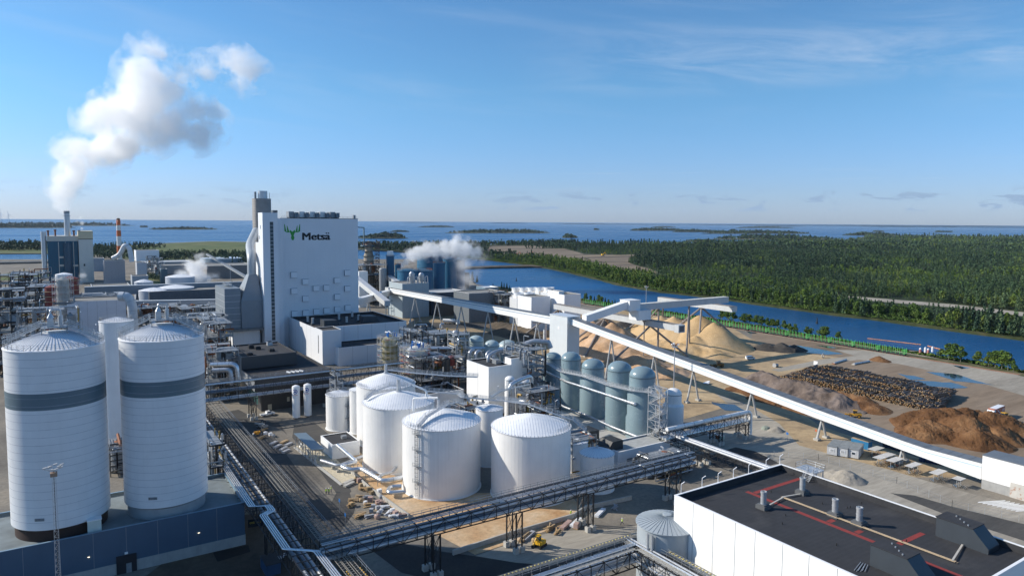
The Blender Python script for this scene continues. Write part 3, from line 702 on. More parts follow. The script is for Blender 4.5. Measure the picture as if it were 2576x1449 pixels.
# round silo beside it
c = G(1678, 1302, 14.5)
t = thing('round_silo', 'pale grey ribbed silo with shallow cone roof beside the white warehouse', 'silo', (c[0], c[1], 0))
MB().lathe((c[0], c[1], 0), [(6.05, 0), (6.05, 13.4), (6.12, 13.42), (6.12, 13.5)], 64).build('shell', GSILO, t, smooth=True)
MB().lathe((c[0], c[1], 0), [(6.35, 13.45), (6.35, 13.6), (0.9, 15.1), (.9, 15.35), (.6, 15.4)], 64).build('roof', GSILO, t)
q = MB()
for k in range(40):
 a = 2*math.pi*k/40; q.beam((c[0]+6.3*math.cos(a), c[1]+6.3*math.sin(a), 13.64), (c[0]+.95*math.cos(a), c[1]+.95*math.sin(a), 15.13), .06, .07)
q.build('roof_rib', mat('silo_rib', (0.25, 0.29, .32), .5), t)
q = MB(); a = R(195)
for s in (-.5, .5): q.cyl((c[0]+6.6*math.cos(a)-s*math.sin(a), c[1]+6.6*math.sin(a)+s*math.cos(a), 0), (c[0]+6.6*math.cos(a)-s*math.sin(a), c[1]+6.6*math.sin(a)+s*math.cos(a), 13.2), .28, n=10)
q.build('downpipe', GALV, t, smooth=True)
# ---------------------------------------------------------------- blue-grey base building under the silos
t = thing('silo_house', 'steel blue windowless building carrying the two tall silos', 'building', (0, 180, 0))
block(t, 'wall', -60, 164.5, 2.4, 33.5, 187, 10.0, BLUEG, seamx=[27.5-6.0*k for k in range(12)], roofm=mat('grey_roof_membrane', (0.16, 0.19, 0.20), 0.8, var=.25, scale=.3), par=0.7, coping=mat('coping_blue', (0.20, .30, .38), .5))
MB().box(-60.05, 164.42, 0, 33.6, 187.05, 2.4).build('plinth', PLINTH, t)
dx = GW(318, 1400, 164.4)[0]
d = MB().box(dx-1.9, 164.2, .02, dx+1.9, 164.45, 3.9).build('door', mat('dark_gate', (0.012, .014, .022), .5), t)
MB().box(dx-.1, 164.12, .02, dx+.9, 164.19, 2.1).box(dx-.02, 164.1, .1, dx+.82, 164.115, 2.0).build('wicket_door', GALVD, d)
MB().box(dx-.3, 164.2, 4.1, dx+.3, 164.5, 4.5).build('door_sign', WHITE, t)
for px, py in ((245, 1390), (500, 1338)):
 x, zz = GW(px/1.0 if px > 400 else 223, 1399 if px < 400 else 1338, 164.3)
 v = thing('wall_lamp', 'small lit lamp on the blue wall '+('left of the dark gate' if px < 400 else 'near its right-hand corner'), 'wall lamp', (x, 164.3, zz))
 MB().box(x-.22, 164.1, zz, x+.22, 164.5, zz+.12).build('bracket', GALVD, v)
 MB().box(x-.18, 164.12, zz-.14, x+.18, 164.38, zz-.01).build('lens', LAMPM, v)
t = thing('white_cabinet', 'white equipment cabinet on the blue building beside the left silo', 'cabinet', (8.6, 166.5, 9.3))
cx_ = GW(237, 1322, 166)[0]
MB().box(cx_-1.2, 165.6, 9.35, cx_+1.3, 167.6, 12.2).build('body', mat('pale_green_white', (0.55, .62, .58), .5), t); MB().box(cx_-1.3, 165.5, 12.2, cx_+1.4, 167.7, 12.35).build('lid', WHITE, t)
def silo(c, Rr, zb, zt, apex, label, skirt):
 t = thing('storage_silo', label, 'silo', (c[0], c[1], 9.3))
 bandz = (36.6, 40.0)
 MB().lathe((c[0], c[1], 0), [(Rr, zb), (Rr, bandz[0])], 96).lathe((c[0], c[1], 0), [(Rr, bandz[1]), (Rr, zt)], 96).build('shell', SILOW, t, smooth=True)
 MB().lathe((c[0], c[1], 0), [(Rr+.005, bandz[0]), (Rr+.005, bandz[1])], 96).build('band', BAND, t, smooth=True)
 MB().lathe((c[0], c[1], 0), [(Rr-.6, 9.3), (Rr-.6, zb-.5), (Rr, zb)], 64).build('skirt', skirt, t, smooth=True)
 MB().lathe((c[0], c[1], 0), [(Rr+.1, zt-.15), (Rr+.12, zt+.05), (Rr-.4, zt+.25), (2.6, apex), (0.3, apex+.05)], 96).build('roof', WROOF, t)
 q = MB()
 for k in range(72):
  a = 2*math.pi*k/72; q.beam((c[0]+(Rr-.3)*math.cos(a), c[1]+(Rr-.3)*math.sin(a), zt+.27), (c[0]+2.6*math.cos(a), c[1]+2.6*math.sin(a), apex+.03), .05, .05)
 q.build('roof_rib', mat('roof_rib', (0.42, .46, .52), .5), t)
 q = MB(); n_ = int((zt-zb)/1.55)
 for k in range(1, n_):
  z0 = zb+(zt-zb)*k/n_
  for s in range(96):
   a0, a1 = 2*math.pi*s/96, 2*math.pi*(s+1)/96
   q.add([(c[0]+(Rr+.012)*math.cos(a0), c[1]+(Rr+.012)*math.sin(a0), z0), (c[0]+(Rr+.012)*math.cos(a1), c[1]+(Rr+.012)*math.sin(a1), z0),
     (c[0]+(Rr+.012)*math.cos(a1), c[1]+(Rr+.012)*math.sin(a1), z0+.05), (c[0]+(Rr+.012)*math.cos(a0), c[1]+(Rr+.012)*math.sin(a0), z0+.05)], [(0, 1, 2, 3)])
 q.build('sheet_joint', mat('sheet_joint', (0.30, .34, .40), .5, var=.4, scale=.4), t)
 q = MB(); pts = [(c[0]+(Rr-.15)*math.cos(2*math.pi*k/40), c[1]+(Rr-.15)*math.sin(2*math.pi*k/40), zt+.15) for k in range(41)]
 q.rail(pts, h=1.15, post=1.6, r=.028, rails=3); q.build('rim_handrail', GALV, t)
 # stairs over the roof from both rims to the top platform
 q = MB(); g = MB()
 for sgn in (-1, 1):
  a = R(180-33+8) if sgn < 0 else R(-33+12); e = Vector((math.cos(a), math.sin(a), 0)); nrm = Vector((-e.y, e.x, 0)); C = Vector((c[0], c[1], 0))
  for s in (-.6, .6):
   p0 = C+e*(Rr-.2)+nrm*s+Vector((0, 0, zt+.9)); p1 = C+e*2.6+nrm*s+Vector((0, 0, apex+1.2))
   g.beam(p0, p1, .12, .25); q.rail([p0, p1], h=1.2, post=1.5, r=.05, rails=3)
  for k in range(14):
   p = p0.lerp(p1, k/13)-nrm*.6; g.beam(p-nrm*.6, p+nrm*.6, .25, .05)
 # access cluster at the rim
 a = R(180-33+8); e = Vector((math.cos(a), math.sin(a), 0)); C = Vector((c[0], c[1], 0)); nrm = Vector((-e.y, e.x, 0))
 for k in range(5):
  for s in (-1, 1): q.beam(C+e*(Rr-.2+.5*s)+nrm*(-1.6+k*.8)+Vector((0, 0, zt)), C+e*(Rr-.2+.5*s)+nrm*(-1.6+k*.8)+Vector((0, 0, zt+2.2)), .08)
 for zz in (1.2, 1.7, 2.2): q.beam(C+e*(Rr+.3)+nrm*-1.6+Vector((0, 0, zt+zz)), C+e*(Rr+.3)+nrm*1.6+Vector((0, 0, zt+zz)), .08)
 g.build('roof_stairs', GALV, t); q.build('handrail', GALV, t)
 # top platform and filter gear
 p = MB(); p.box(c[0]-2.4, c[1]-2.4, apex+1.0, c[0]+2.4, c[1]+2.4, apex+1.12)
 for sx in (-2.2, 2.2):
  for sy in (-2.2, 2.2): p.beam((c[0]+sx, c[1]+sy, apex-.6), (c[0]+sx, c[1]+sy, apex+1.0), .18)
 p.build('platform', GALVD, t)
 q = MB(); X0, Y0, Z0 = c[0], c[1], apex+1.12
 q.rail([(X0-2.4, Y0-2.4, Z0), (X0+2.4, Y0-2.4, Z0), (X0+2.4, Y0+2.4, Z0), (X0-2.4, Y0+2.4, Z0), (X0-2.4, Y0-2.4, Z0)], h=1.1, post=1.2, r=.03); q.build('platform_handrail', GALV, t)
 q = MB(); q.box(X0-1.2, Y0-.7, Z0, X0-.1, Y0+.7, Z0+1.9); q.lathe((X0-.6, Y0, 0), [(.65, Z0+1.9), (.2, Z0+2.8)], 8); q.cyl((X0+1.2, Y0+.6, Z0), (X0+1.2, Y0+.6, Z0+2.2), .45, n=12); q.tube([(X0-.6, Y0, Z0+2.6), (X0-.6, Y0, Z0+3.5), (X0+1.2, Y0+.6, Z0+3.4), (X0+1.2, Y0+.6, Z0+2.0)], .22, bend=.6)
 q.build('dust_filter', GALV, t, smooth=True)
 q = MB().box(-.9, 0, 0, .9, .04, .55);
 a = R(-33-90+8); pl = MB(); zz = zb+2.0
 pc = C+Vector((math.cos(a)*(Rr+.05), math.sin(a)*(Rr+.05), zz)); tv = Vector((-math.sin(a), math.cos(a), 0))
 pl.add([tuple(pc-tv*.9), tuple(pc+tv*.9), tuple(pc+tv*.9+Vector((0, 0, .6))), tuple(pc-tv*.9+Vector((0, 0, .6)))], [(0, 1, 2, 3)])
 pl.build('name_plate', mat('plate_grey', (.17, .19, .21), .5, var=.5, scale=4), t)
 return t
S1, S2 = D2(127, 145.7), D2(400, 156)
silo((S1[0], S1[1]), 9.05, 11.9, 48.5, 51.2, 'leftmost tall white silo with a dark grey band', mat('rusty_dark_skirt', (0.035, .018, .014), .8))
silo((S2[0], S2[1]), 8.65, 12.1, 48.7, 51.4, 'second tall banded white silo, on a pale grey skirt', mat('grey_skirt', (0.30, .33, .35), .5))
# ---------------------------------------------------------------- white process tanks
def ribbed_roof(c, Rr, zr, rise, m, root, ribs='par', nr=26, dirv=0.0):
 b = MB(); prof = []; K = 10
 for k in range(K+1):
  t = k/K; r = Rr*(1-t); prof.append((max(r, .02), zr+rise*(1-(1-t)**1.3)))
 b.lathe((c[0], c[1], 0), [(Rr+.12, zr-.12), (Rr+.14, zr)]+prof[:-1]+[(0.02, zr+rise)], 72); b.build('roof', m, root, smooth=True)
 def hz(x, y):
  r = min(Rr, math.hypot(x, y)); t = 1-r/Rr; return zr+rise*(1-(1-t)**1.3)
 q = MB(); a = dirv; e = (math.cos(a), math.sin(a)); nn = (-e[1], e[0])
 if ribs == 'par':
  for i in range(1, nr):
   s = -Rr+2*Rr*i/nr; L_ = math.sqrt(max(0, Rr*Rr-s*s))
   prev = None
   for k in range(9):
    u_ = -L_+2*L_*k/8; x = e[0]*u_+nn[0]*s; y = e[1]*u_+nn[1]*s; p = (c[0]+x, c[1]+y, hz(x, y)+.03)
    if prev: q.beam(prev, p, .08, .04)
    prev = p
 else:
  for i in range(nr):
   a = 2*math.pi*i/nr; prev = None
   for k in range(6):
    r = Rr*(1-k/5.2); x, y = r*math.cos(a), r*math.sin(a); p = (c[0]+x, c[1]+y, hz(x, y)+.03)
    if prev: q.beam(prev, p, .06, .05)
    prev = p
 q.build('roof_rib', mat('white_rib', (.62, .65, .70), .5), root)
 return hz
def tank(label, c, Rr, zt, rise, name='storage_tank', m=WTANK, rail=None, ladder=None, ribs='par', vent=None, dirv=0.6, nr=26, group=None, roofm=WROOF, base=0.0, rim=True):
 t = thing(name, label, 'tank', (c[0], c[1], base), group=group)
 MB().lathe((c[0], c[1], 0), [(Rr+.25, base), (Rr+.25, base+.25), (Rr, base+.3), (Rr, zt)], 80).build('shell', m, t, smooth=True)
 hz = ribbed_roof(c, Rr, zt, rise, roofm, t, ribs, nr, dirv)
 q = MB()
 n_ = int(Rr*6)
 for k in range(n_):
  a = 2*math.pi*k/n_; q.box(c[0]+(Rr-.012)*math.cos(a)-.02, c[1]+(Rr-.012)*math.sin(a)-.02, base+.4, c[0]+(Rr-.012)*math.cos(a)+.02, c[1]+(Rr-.012)*math.sin(a)+.02, zt-.15)
 q.build('cladding_rib', m, t)
 if rim:
  q = MB()
  for k in range(int(Rr*6)):
   a = 2*math.pi*k/int(Rr*6); p = (c[0]+(Rr+.2)*math.cos(a), c[1]+(Rr+.2)*math.sin(a), zt-.12); q.beam(p, (c[0]+(Rr-.3)*math.cos(a), c[1]+(Rr-.3)*math.sin(a), zt+.12), .12, .12)
  q.build('rim_clip', mat('clip_grey', (.35, .37, .4), .5), t)
 if rail:      # arcs of handrail along the rim: (start deg, end deg)
  q = MB()
  for a0, a1 in rail:
   K = max(3, int(abs(a1-a0)/8)); pts = [(c[0]+(Rr-.3)*math.cos(R(a0+(a1-a0)*k/K)), c[1]+(Rr-.3)*math.sin(R(a0+(a1-a0)*k/K)), zt+.15) for k in range(K+1)]
   q.rail(pts, r=.03, rails=3)
  q.build('handrail', GALV, t)
 if ladder is not None:
  a = R(ladder); e = Vector((math.cos(a), math.sin(a), 0)); n = Vector((-e.y, e.x, 0)); C = Vector((c[0], c[1], 0)); q = MB()
  for s in (-.35, .35): q.beam(C+e*(Rr+.35)+n*s+Vector((0, 0, base+.3)), C+e*(Rr+.35)+n*s+Vector((0, 0, zt+1.2)), .07)
  k = base+.6
  while k < zt: q.beam(C+e*(Rr+.35)-n*.35+Vector((0, 0, k)), C+e*(Rr+.35)+n*.35+Vector((0, 0, k)), .05); k += .5
  q.build('ladder', GALVD, t)
  q = MB(); k = base+3
  while k < zt:
   pts = [C+e*(Rr+.35+.8*math.sin(math.pi*i/6))+n*(-.45*math.cos(math.pi*i/6)*1.0)+Vector((0, 0, k)) for i in range(7)]
   for i in range(6): q.beam(pts[i], pts[i+1], .05, .08)
   k += 1.1
  for s in (-1, 0, 1):
   p = e*(1.15 if s == 0 else .75); q.beam(C+e*Rr+p+n*s*.4+Vector((0, 0, base+3)), C+e*Rr+p+n*s*.4+Vector((0, 0, zt)), .05)
  q.build('ladder_cage', GALVD, t)
  q = MB(); k = base+4.6
  while k < zt-1:
   for s in (-1.1,):
    o = C+e*(Rr+.1)+n*s+Vector((0, 0, k)); q.beam(o, o+n*2.2, .9, .06); q.rail([o+e*.8, o+e*.8+n*2.2], r=.035)
   k += 4.4
  q.build('ladder_platform', GALVD, t)
 if vent:
  q = MB(); vx, vy, vh, vr = vent; q.cyl((c[0]+vx, c[1]+vy, hz(vx, vy)-.1), (c[0]+vx, c[1]+vy, hz(vx, vy)+vh), vr, n=14); q.cyl((c[0]+vx, c[1]+vy, hz(vx, vy)-.1), (c[0]+vx, c[1]+vy, hz(vx, vy)+.15), vr*1.8, n=14)
  q.build('vent_pipe', GALV, t, smooth=True)
 return t, hz
T3 = D2(1110, 193); T4 = D2(1339.5, 189); T2 = D2(1000, 212); T1 = D2(968, 234); T0 = D2(850, 248); T5 = D2(1510, 192)
ang_cam = lambda c: math.degrees(math.atan2(-c[1], -c[0]))
t3, h3 = tank('largest front white tank with a long caged ladder on its face', T3, 11.0, 19.2, 3.0, ladder=ang_cam(T3)-36, rail=[(ang_cam(T3)-60, ang_cam(T3)-20), (ang_cam(T3)+150, ang_cam(T3)+215)], vent=(0, 2, 2.6, .38), dirv=R(60), nr=30)
t4, h4 = tank('right-hand big white tank with a diagonal shadow across it', T4, 11.0, 19.0, 3.0, rail=[(ang_cam(T4)+40, ang_cam(T4)+130)], dirv=R(60), nr=30)
t2, h2 = tank('white tank with ribbed dome behind the caged ladder tank', T2, 11.0, 19.6, 3.0, rail=[(ang_cam(T2)+120, ang_cam(T2)+250)], vent=(0, 0, 3.6, .55), dirv=R(60), nr=30)
t1, h1 = tank('white tank furthest back in the row, nearest the scaffolding', T1, 9.9, 20.0, 3.4, vent=(0, 0, 3.0, .5), dirv=R(60), rail=[(ang_cam(T1)+30, ang_cam(T1)+90), (ang_cam(T1)-80, ang_cam(T1)-40)], nr=28)
t0, h0 = tank('small white tank standing beside the flat-roofed pump house', T0, 5.0, 12.6, 1.1, ladder=ang_cam(T0)+32, ribs='rad', nr=24, rail=[(0, 350)], m=WTANK)
t5, h5 = tank('small white tank under the pipe bridge with a shaded blue roof', T5, 4.8, 10.3, 1.5, ribs='rad', nr=30, vent=(0, 0, .5, .3))
T34 = D2(1232, 212); tank('narrow white tank squeezed between the two big front tanks', T34, 4.2, 17.5, .8, ribs='rad', nr=16)
T45 = D2(1452, 207); tank('narrow white tank behind the right-hand big tank', T45, 4.0, 9.0, .7, ribs='rad', nr=16)
T01 = D2(898, 243); tank('slim white tank tucked behind the small ladder tank', T01, 3.2, 15.5, .6, ribs='rad', nr=12)
# stair and pipework on top of the front tank
def walkway(label, pts, w=1.0, name='walkway', posts=None, rails=3, group=None, m=GALV):
 P0 = [Vector(p) for p in pts]; C = P0[len(P0)//2]
 t = thing(name, label, 'walkway', tuple(P0[0]), group=group); d = MB(); h = MB()
 for a, b_ in zip(P0, P0[1:]):
  e = (b_-a).normalized(); n = Vector((-e.y, e.x, 0)).normalized()
  d.beam(a, b_, w, .08)
  for s in (-1, 1): d.beam(a+n*s*w/2, b_+n*s*w/2, .08, .22); h.rail([a+n*s*w/2, b_+n*s*w/2], r=.03, rails=rails, post=1.5)
  k = 0
 d.build('deck', m, t); h.build('handrail', m, t)
 if posts:
  q = MB()
  for (x, y, z0, z1) in posts: q.beam((x, y, z0), (x, y, z1), .16)
  q.build('post', m, t)
 return t
def lamp_post(x, y, z, h, label, group=None, d=(.7, -.2)):
 t = thing('platform_lamp', label, 'post lamp', (x, y, z), group=group)
 MB().cyl((0, 0, 0), (0, 0, h), .05, n=6).build('pole', GALV, t, local=True)
 MB().beam((0, 0, h), (d[0], d[1], h+.35), .2, .1).build('lamp_head', WPLAS, t, local=True)
 return t
A3 = R(ang_cam(T3)-36)
walkway('grey stair climbing over the roof of the caged-ladder tank', [(T3[0]+10.6*math.cos(A3), T3[1]+10.6*math.sin(A3), 19.9), (T3[0]+7*math.cos(A3), T3[1]+7*math.sin(A3), 21.6), (T3[0]+1, T3[1]-1.5, 23.8), (T3[0]+7, T3[1]+3.5, 22.4), (T3[0]+10, T3[1]+4, 21.2)], 1.0)
walkway('galvanised stair running down over the right-hand big tank', [(T4[0]-4, T4[1]+12, 24), (T4[0]+2, T4[1]+4, 23.6), (T4[0]+6.5, T4[1]-1, 21.6), (T4[0]+11.3, T4[1]-4.5, 19.8), (T4[0]+13.5, T4[1]-7.5, 17)], 1.0)
walkway('long galvanised walkway over the two rear white tanks', [(T1[0]+1, T1[1]+.5, 24.2), (T1[0]+8.5, T1[1]-7, 23.6), (T1[0]+16, T1[1]-14, 23.2), (T1[0]+24, T1[1]-21, 23.2)], 1.3)
walkway('stepped walkway across the near side of the rear tank roof', [(T2[0]-9.8, T2[1]+2.6, 20.6), (T2[0]-6, T2[1]+4.6, 22.3), (T2[0]-1, T2[1]+4.6, 23.4), (T2[0]+4, T2[1]+3.6, 23)], 1.0)
walkway('walkway linking the stair tower to the tank roofs', [(T2[0]+8, T2[1]-2, 22), (T2[0]+16, T2[1]-9, 21.5), (T3[0]+13, T3[1]+11, 21.4), (T34[0]+1, T34[1]+1, 19.6), (T34[0]+9, T34[1]-6, 19.4)], 1.1)
walkway('gangway crossing between the right-hand tank and evaporators', [(T34[0]+3, T34[1]+4, 19.6), (T34[0]+10, T34[1]+10, 19.2), (T34[0]+18, T34[1]+14, 18.6), (T34[0]+26, T34[1]+16, 18.4)], 1.1)
for i, (x, y, z, lab) in enumerate([(T1[0]-3, T1[1]-8, 21.0, 'white lamp on the rearmost tank roof'), (T3[0]-9, T3[1]+2, 20.4, 'white lamp on the caged-ladder tank roof'), (T4[0]+3, T4[1]+7, 22.2, 'white lamp on the right-hand big tank roof'),
   (T34[0]+6, T34[1]+5, 19.2, 'lamp on the gangway behind the big tanks'), (T34[0]+14, T34[1]+12, 19, 'lamp midway along the rear gangway'), (T4[0]+9, T4[1]+1, 21, 'lamp above the stair on the right-hand tank')]): lamp_post(x, y, z, 3.2, lab, 'lamps on the tank roofs')
def pipe(label, pts, r, m=ALU, name='pipe', bend=1.0, n=12, supports=None, group=None, cat='pipe'):
 t = thing(name, label, cat, tuple(pts[0]), group=group)
 MB().tube(pts, r, n, bend=bend).build('jacket', m, t, smooth=True)
 q = MB()
 P0 = [Vector(p) for p in pts]
 for a, b_ in zip(P0, P0[1:]):
  L_ = (b_-a).length; k = 3.0; d = (b_-a).normalized()
  while k < L_-1.5: p = a+d*k; q.cyl(p, p+d*.12, r*1.05, n=n); k += 4.5
 if q.v: q.build('jacket_joint', GALVD, t, smooth=True)
 if supports:
  q = MB()
  for x, y, z0, z1 in supports: q.beam((x-r, y, z0), (x-r, y, z1), .12); q.beam((x+r, y, z0), (x+r, y, z1), .12); q.beam((x-r*1.6, y, z1), (x+r*1.6, y, z1), .14)
  q.build('support', GALVD, t)
 return t
pipe('white pipe bent down over the ribbed dome tank', [(T2[0]+2, T2[1]+1, 25.4), (T2[0]+7.5, T2[1]-4.2, 22.6), (T2[0]+7.5, T2[1]-4.2, 19.9)], .32, WTANK, bend=.6)
pipe('grey angled pipe resting on the caged-ladder tank roof', [(T3[0]-.2, T3[1]+2, 25), (T3[0]-5, T3[1]+8, 24.2), (T3[0]-5, T3[1]+8, 20.5)], .28, WTANK, bend=.6)
# ground pipes in front of the tanks
gp = lambda *a: [G(px, py, z) + (z,) for px, py, z in a]
pipe('thick silver pipe zigzagging past the front tanks', gp((849, 1120, 4.5), (898, 1162, 3.6), (855, 1172, 3.4), (880, 1182, 3.2), (908, 1178, 3.2), (962, 1210, 3.2), (1012, 1200, 3.2)), .62, ALU, bend=1.6,
  supports=[G(895, 1190)+(0, 2.6), G(925, 1205)+(0, 2.6), G(955, 1222)+(0, 2.6), G(872, 1196)+(0, 2.8)])
pipe('silver pipe passing the pump house toward the tanks', gp((808, 1158, 2.5), (852, 1172, 2.2), (905, 1150, 2.2), (925, 1146, 2.2)), .5, ALUD, bend=1.2)
pipe('silver pipe loop at the foot of the caged-ladder tank', gp((1010, 1222, 1.8), (980, 1224, 1.6), (975, 1240, 1.6), (1015, 1236, 1.4)), .6, ALU, bend=1.8)
pipe('short silver pipe curling round the ribbed tank foot', gp((952, 1210, 1.6), (955, 1196, 2), (985, 1188, 2.2), (996, 1176, 2.2)), .45, ALUD, bend=1.2)
# twin thin tanks with blue emblem
EMB = mat('emblem_blue', (0.01, 0.05, 0.30), .4, var=0); EMR = mat('lettering_red', (0.55, .06, .06), .5, var=0)
for i, (px, lab) in enumerate(((745.5, 'left of two slender white gas tanks with blue ring emblem'), (774.5, 'right of two slender white gas tanks with blue ring emblem'))):
 c = G(px, 1052 if i == 0 else 1047); Rr = 1.42; zt = 12.3
 t = thing('gas_tank', lab, 'gas tank', (c[0], c[1], 0), group='slender white gas tanks by the dark building')
 MB().lathe((c[0], c[1], 0), [(Rr, .5), (Rr, zt), (Rr-.05, zt+.1), (.3, zt+.6)], 40).build('vessel', WTANK, t, smooth=True)
 q = MB()
 for k in range(3): a = R(40+120*k); q.beam((c[0]+1.1*math.cos(a), c[1]+1.1*math.sin(a), 0), (c[0]+1.1*math.cos(a), c[1]+1.1*math.sin(a), .6), .25)
 q.build('foot', GALVD, t)
 ac = math.atan2(-c[1], -c[0])-R(14)
 def ringpatch(b, r0, r1, zc, n=24, a0=0, a1=2*math.pi):
  vs = [];
  for k in range(n+1):
   th_ = a0+(a1-a0)*k/n
   for r in (r0, r1):
    s, zz = r*math.cos(th_), r*math.sin(th_); a = ac+s/Rr; vs.append((c[0]+(Rr+.02)*math.cos(a), c[1]+(Rr+.02)*math.sin(a), zc+zz))
  b.add(vs, [(2*k, 2*k+1, 2*k+3, 2*k+2) for k in range(n)])
 q = MB(); ringpatch(q, .62, .92, zt-1.7, a0=R(-60), a1=R(150)); ringpatch(q, .72, .92, zt-1.75, a0=R(185), a1=R(300)); ringpatch(q, .02, .38, zt-1.75); q.build('emblem', EMB, t)
 # the firm's name in small red capitals, wrapped on the shell
 me = text_mesh('AIR LIQUIDE', .36, .012); inv = WORLD[t.name].inverted(); xs = [v.co.x for v in me.vertices]; W_ = max(xs)-min(xs)
 for v in me.vertices:
  s = (v.co.x-min(xs))/W_*1.9-.95; a = ac+s/Rr; rr2 = Rr+.02+max(0, v.co.z)*.2; v.co = inv @ Vector((c[0]+rr2*math.cos(a), c[1]+rr2*math.sin(a), zt-3.2+v.co.y))
 me.materials.clear(); me.materials.append(EMR); o = bpy.data.objects.new('lettering', me); COL.objects.link(o); o.parent = t
# pump house, loading canopy
t = thing('pump_house', 'low white flat-roofed pump house by the small ladder tank', 'building', (0, 0, 0))
n0 = G(813, 1160); n0 = G(836, 1158)
n1 = G(812, 1125)
px0 = G(836, 1156)
x0, y0 = px0
xr = x0+9.0; yl = y0+11.5
t.location = (x0, y0, 0); WORLD[t.name] = Matrix.Translation(Vector((x0, y0, 0)))
block(t, 'wall', x0, y0, 0, xr, yl, 4.6, WHITEB, roofm=DARKR, par=.2)
MB().box(x0+5, y0+5, 4.4, x0+6.6, y0+6.4, 5.3).build('roof_fan', GALVD, t)
t = thing('loading_canopy', 'blue-grey sheet canopy on steel posts beside the concrete slab', 'canopy', (x0-4, y0+4, 0))
cxa = x0-5.6; cya = y0-2.5; cyb = y0+17
MB().add([(cxa-1.6, cya, 5.2), (cxa+2.4, cya, 4.8), (cxa+2.4, cyb, 4.8), (cxa-1.6, cyb, 5.2), (cxa-1.6, cya, 5.05), (cxa+2.4, cya, 4.65), (cxa+2.4, cyb, 4.65), (cxa-1.6, cyb, 5.05)], [(0, 1, 2, 3), (7, 6, 5, 4), (0, 4, 5, 1), (1, 5, 6, 2), (2, 6, 7, 3), (3, 7, 4, 0)]).build('roof', mat('canopy_sheet', (0.16, .22, .27), .4, var=.08), t)
q = MB(); eq = MB(); r_ = random.Random(9)
for k in range(6):
 y = cya+.6+k*(cyb-cya-1.2)/5
 for x in (cxa-1.2, cxa+2): q.beam((x, y, 0), (x, y, 4.75), .18)
 for j in range(3): MB().cyl((cxa+r_.uniform(-.6, 1.4), y+r_.uniform(.3, 2), 0), (cxa+r_.uniform(-.6, 1.4), y+r_.uniform(.3, 2), r_.uniform(1.5, 4)), .13, n=6).build('pump_pipe', GALV, t)
q.build('post', GALVD, t)
# ---------------------------------------------------------------- green-grey domed tanks
def domed(label, c, z0, top, r1, r2, r3=None, m=GREEN, name='domed_tank', group='grey-green domed tanks in a row', neckf=.62, f3=.27):
 t = thing(name, label, 'domed tank', (c[0], c[1], z0), group=group); H = top-z0
 prof = []
 if r3: prof += [(r3, 0), (r3, H*f3), (r2, H*(f3+.045))]
 else: prof += [(r2, 0)]
 prof += [(r2, H*neckf), (r1, H*(neckf+.06)), (r1, H-r1*.72)]
 for k in range(1, 9): a = math.pi/2*k/8; prof.append((r1*math.cos(a)+.02, H-r1*.72+r1*.72*math.sin(a)))
 MB().lathe((c[0], c[1], z0), prof, 64).build('shell', m, t, smooth=True)
 q = MB(); q.lathe((c[0], c[1], z0), [(r1+.06, H-r1*.78), (r1+.06, H-r1*.72)], 64); q.build('dome_seam', mat('dark_seam', (.08, .12, .14), .5), t, smooth=True)
 MB().lathe((c[0], c[1], z0-.6), [((r3 or r2)+.5, 0), ((r3 or r2)+.5, .45)], 40).build('footing', CONC, t)
 return t
GT = [(G(1613, 1098, 2), 921.5, 4.45, 5.0, 5.4, 'nearest of the five grey-green domed tanks, by the stair tower'), (G(1556, 1076, 2), 908, 4.3, 4.85, None, 'second nearest grey-green domed tank'),
  (G(1490, 1046, 2), 902, 4.3, 4.9, None, 'middle grey-green domed tank of the row of five'), (G(1435, 1026, 2), 885, 3.9, 4.4, None, 'fourth grey-green domed tank from the stair tower'), (G(1390, 996, 2), 886, 3.6, 4.0, None, 'farthest of the five grey-green domed tanks, by the conveyor tower')]
GTOP = []
for c, ty, r1, r2, r3, lab in GT:
 z = zat(c, ty); GTOP.append(z); domed(lab, c, 2, z, r1, r2, r3)
c = G(1692, 1082, 1); domed('white necked tank right of the stair tower', c, 1, zat(c, 976), 2.9, 3.7, None, WTANK, group=None, neckf=.60); WNT = c
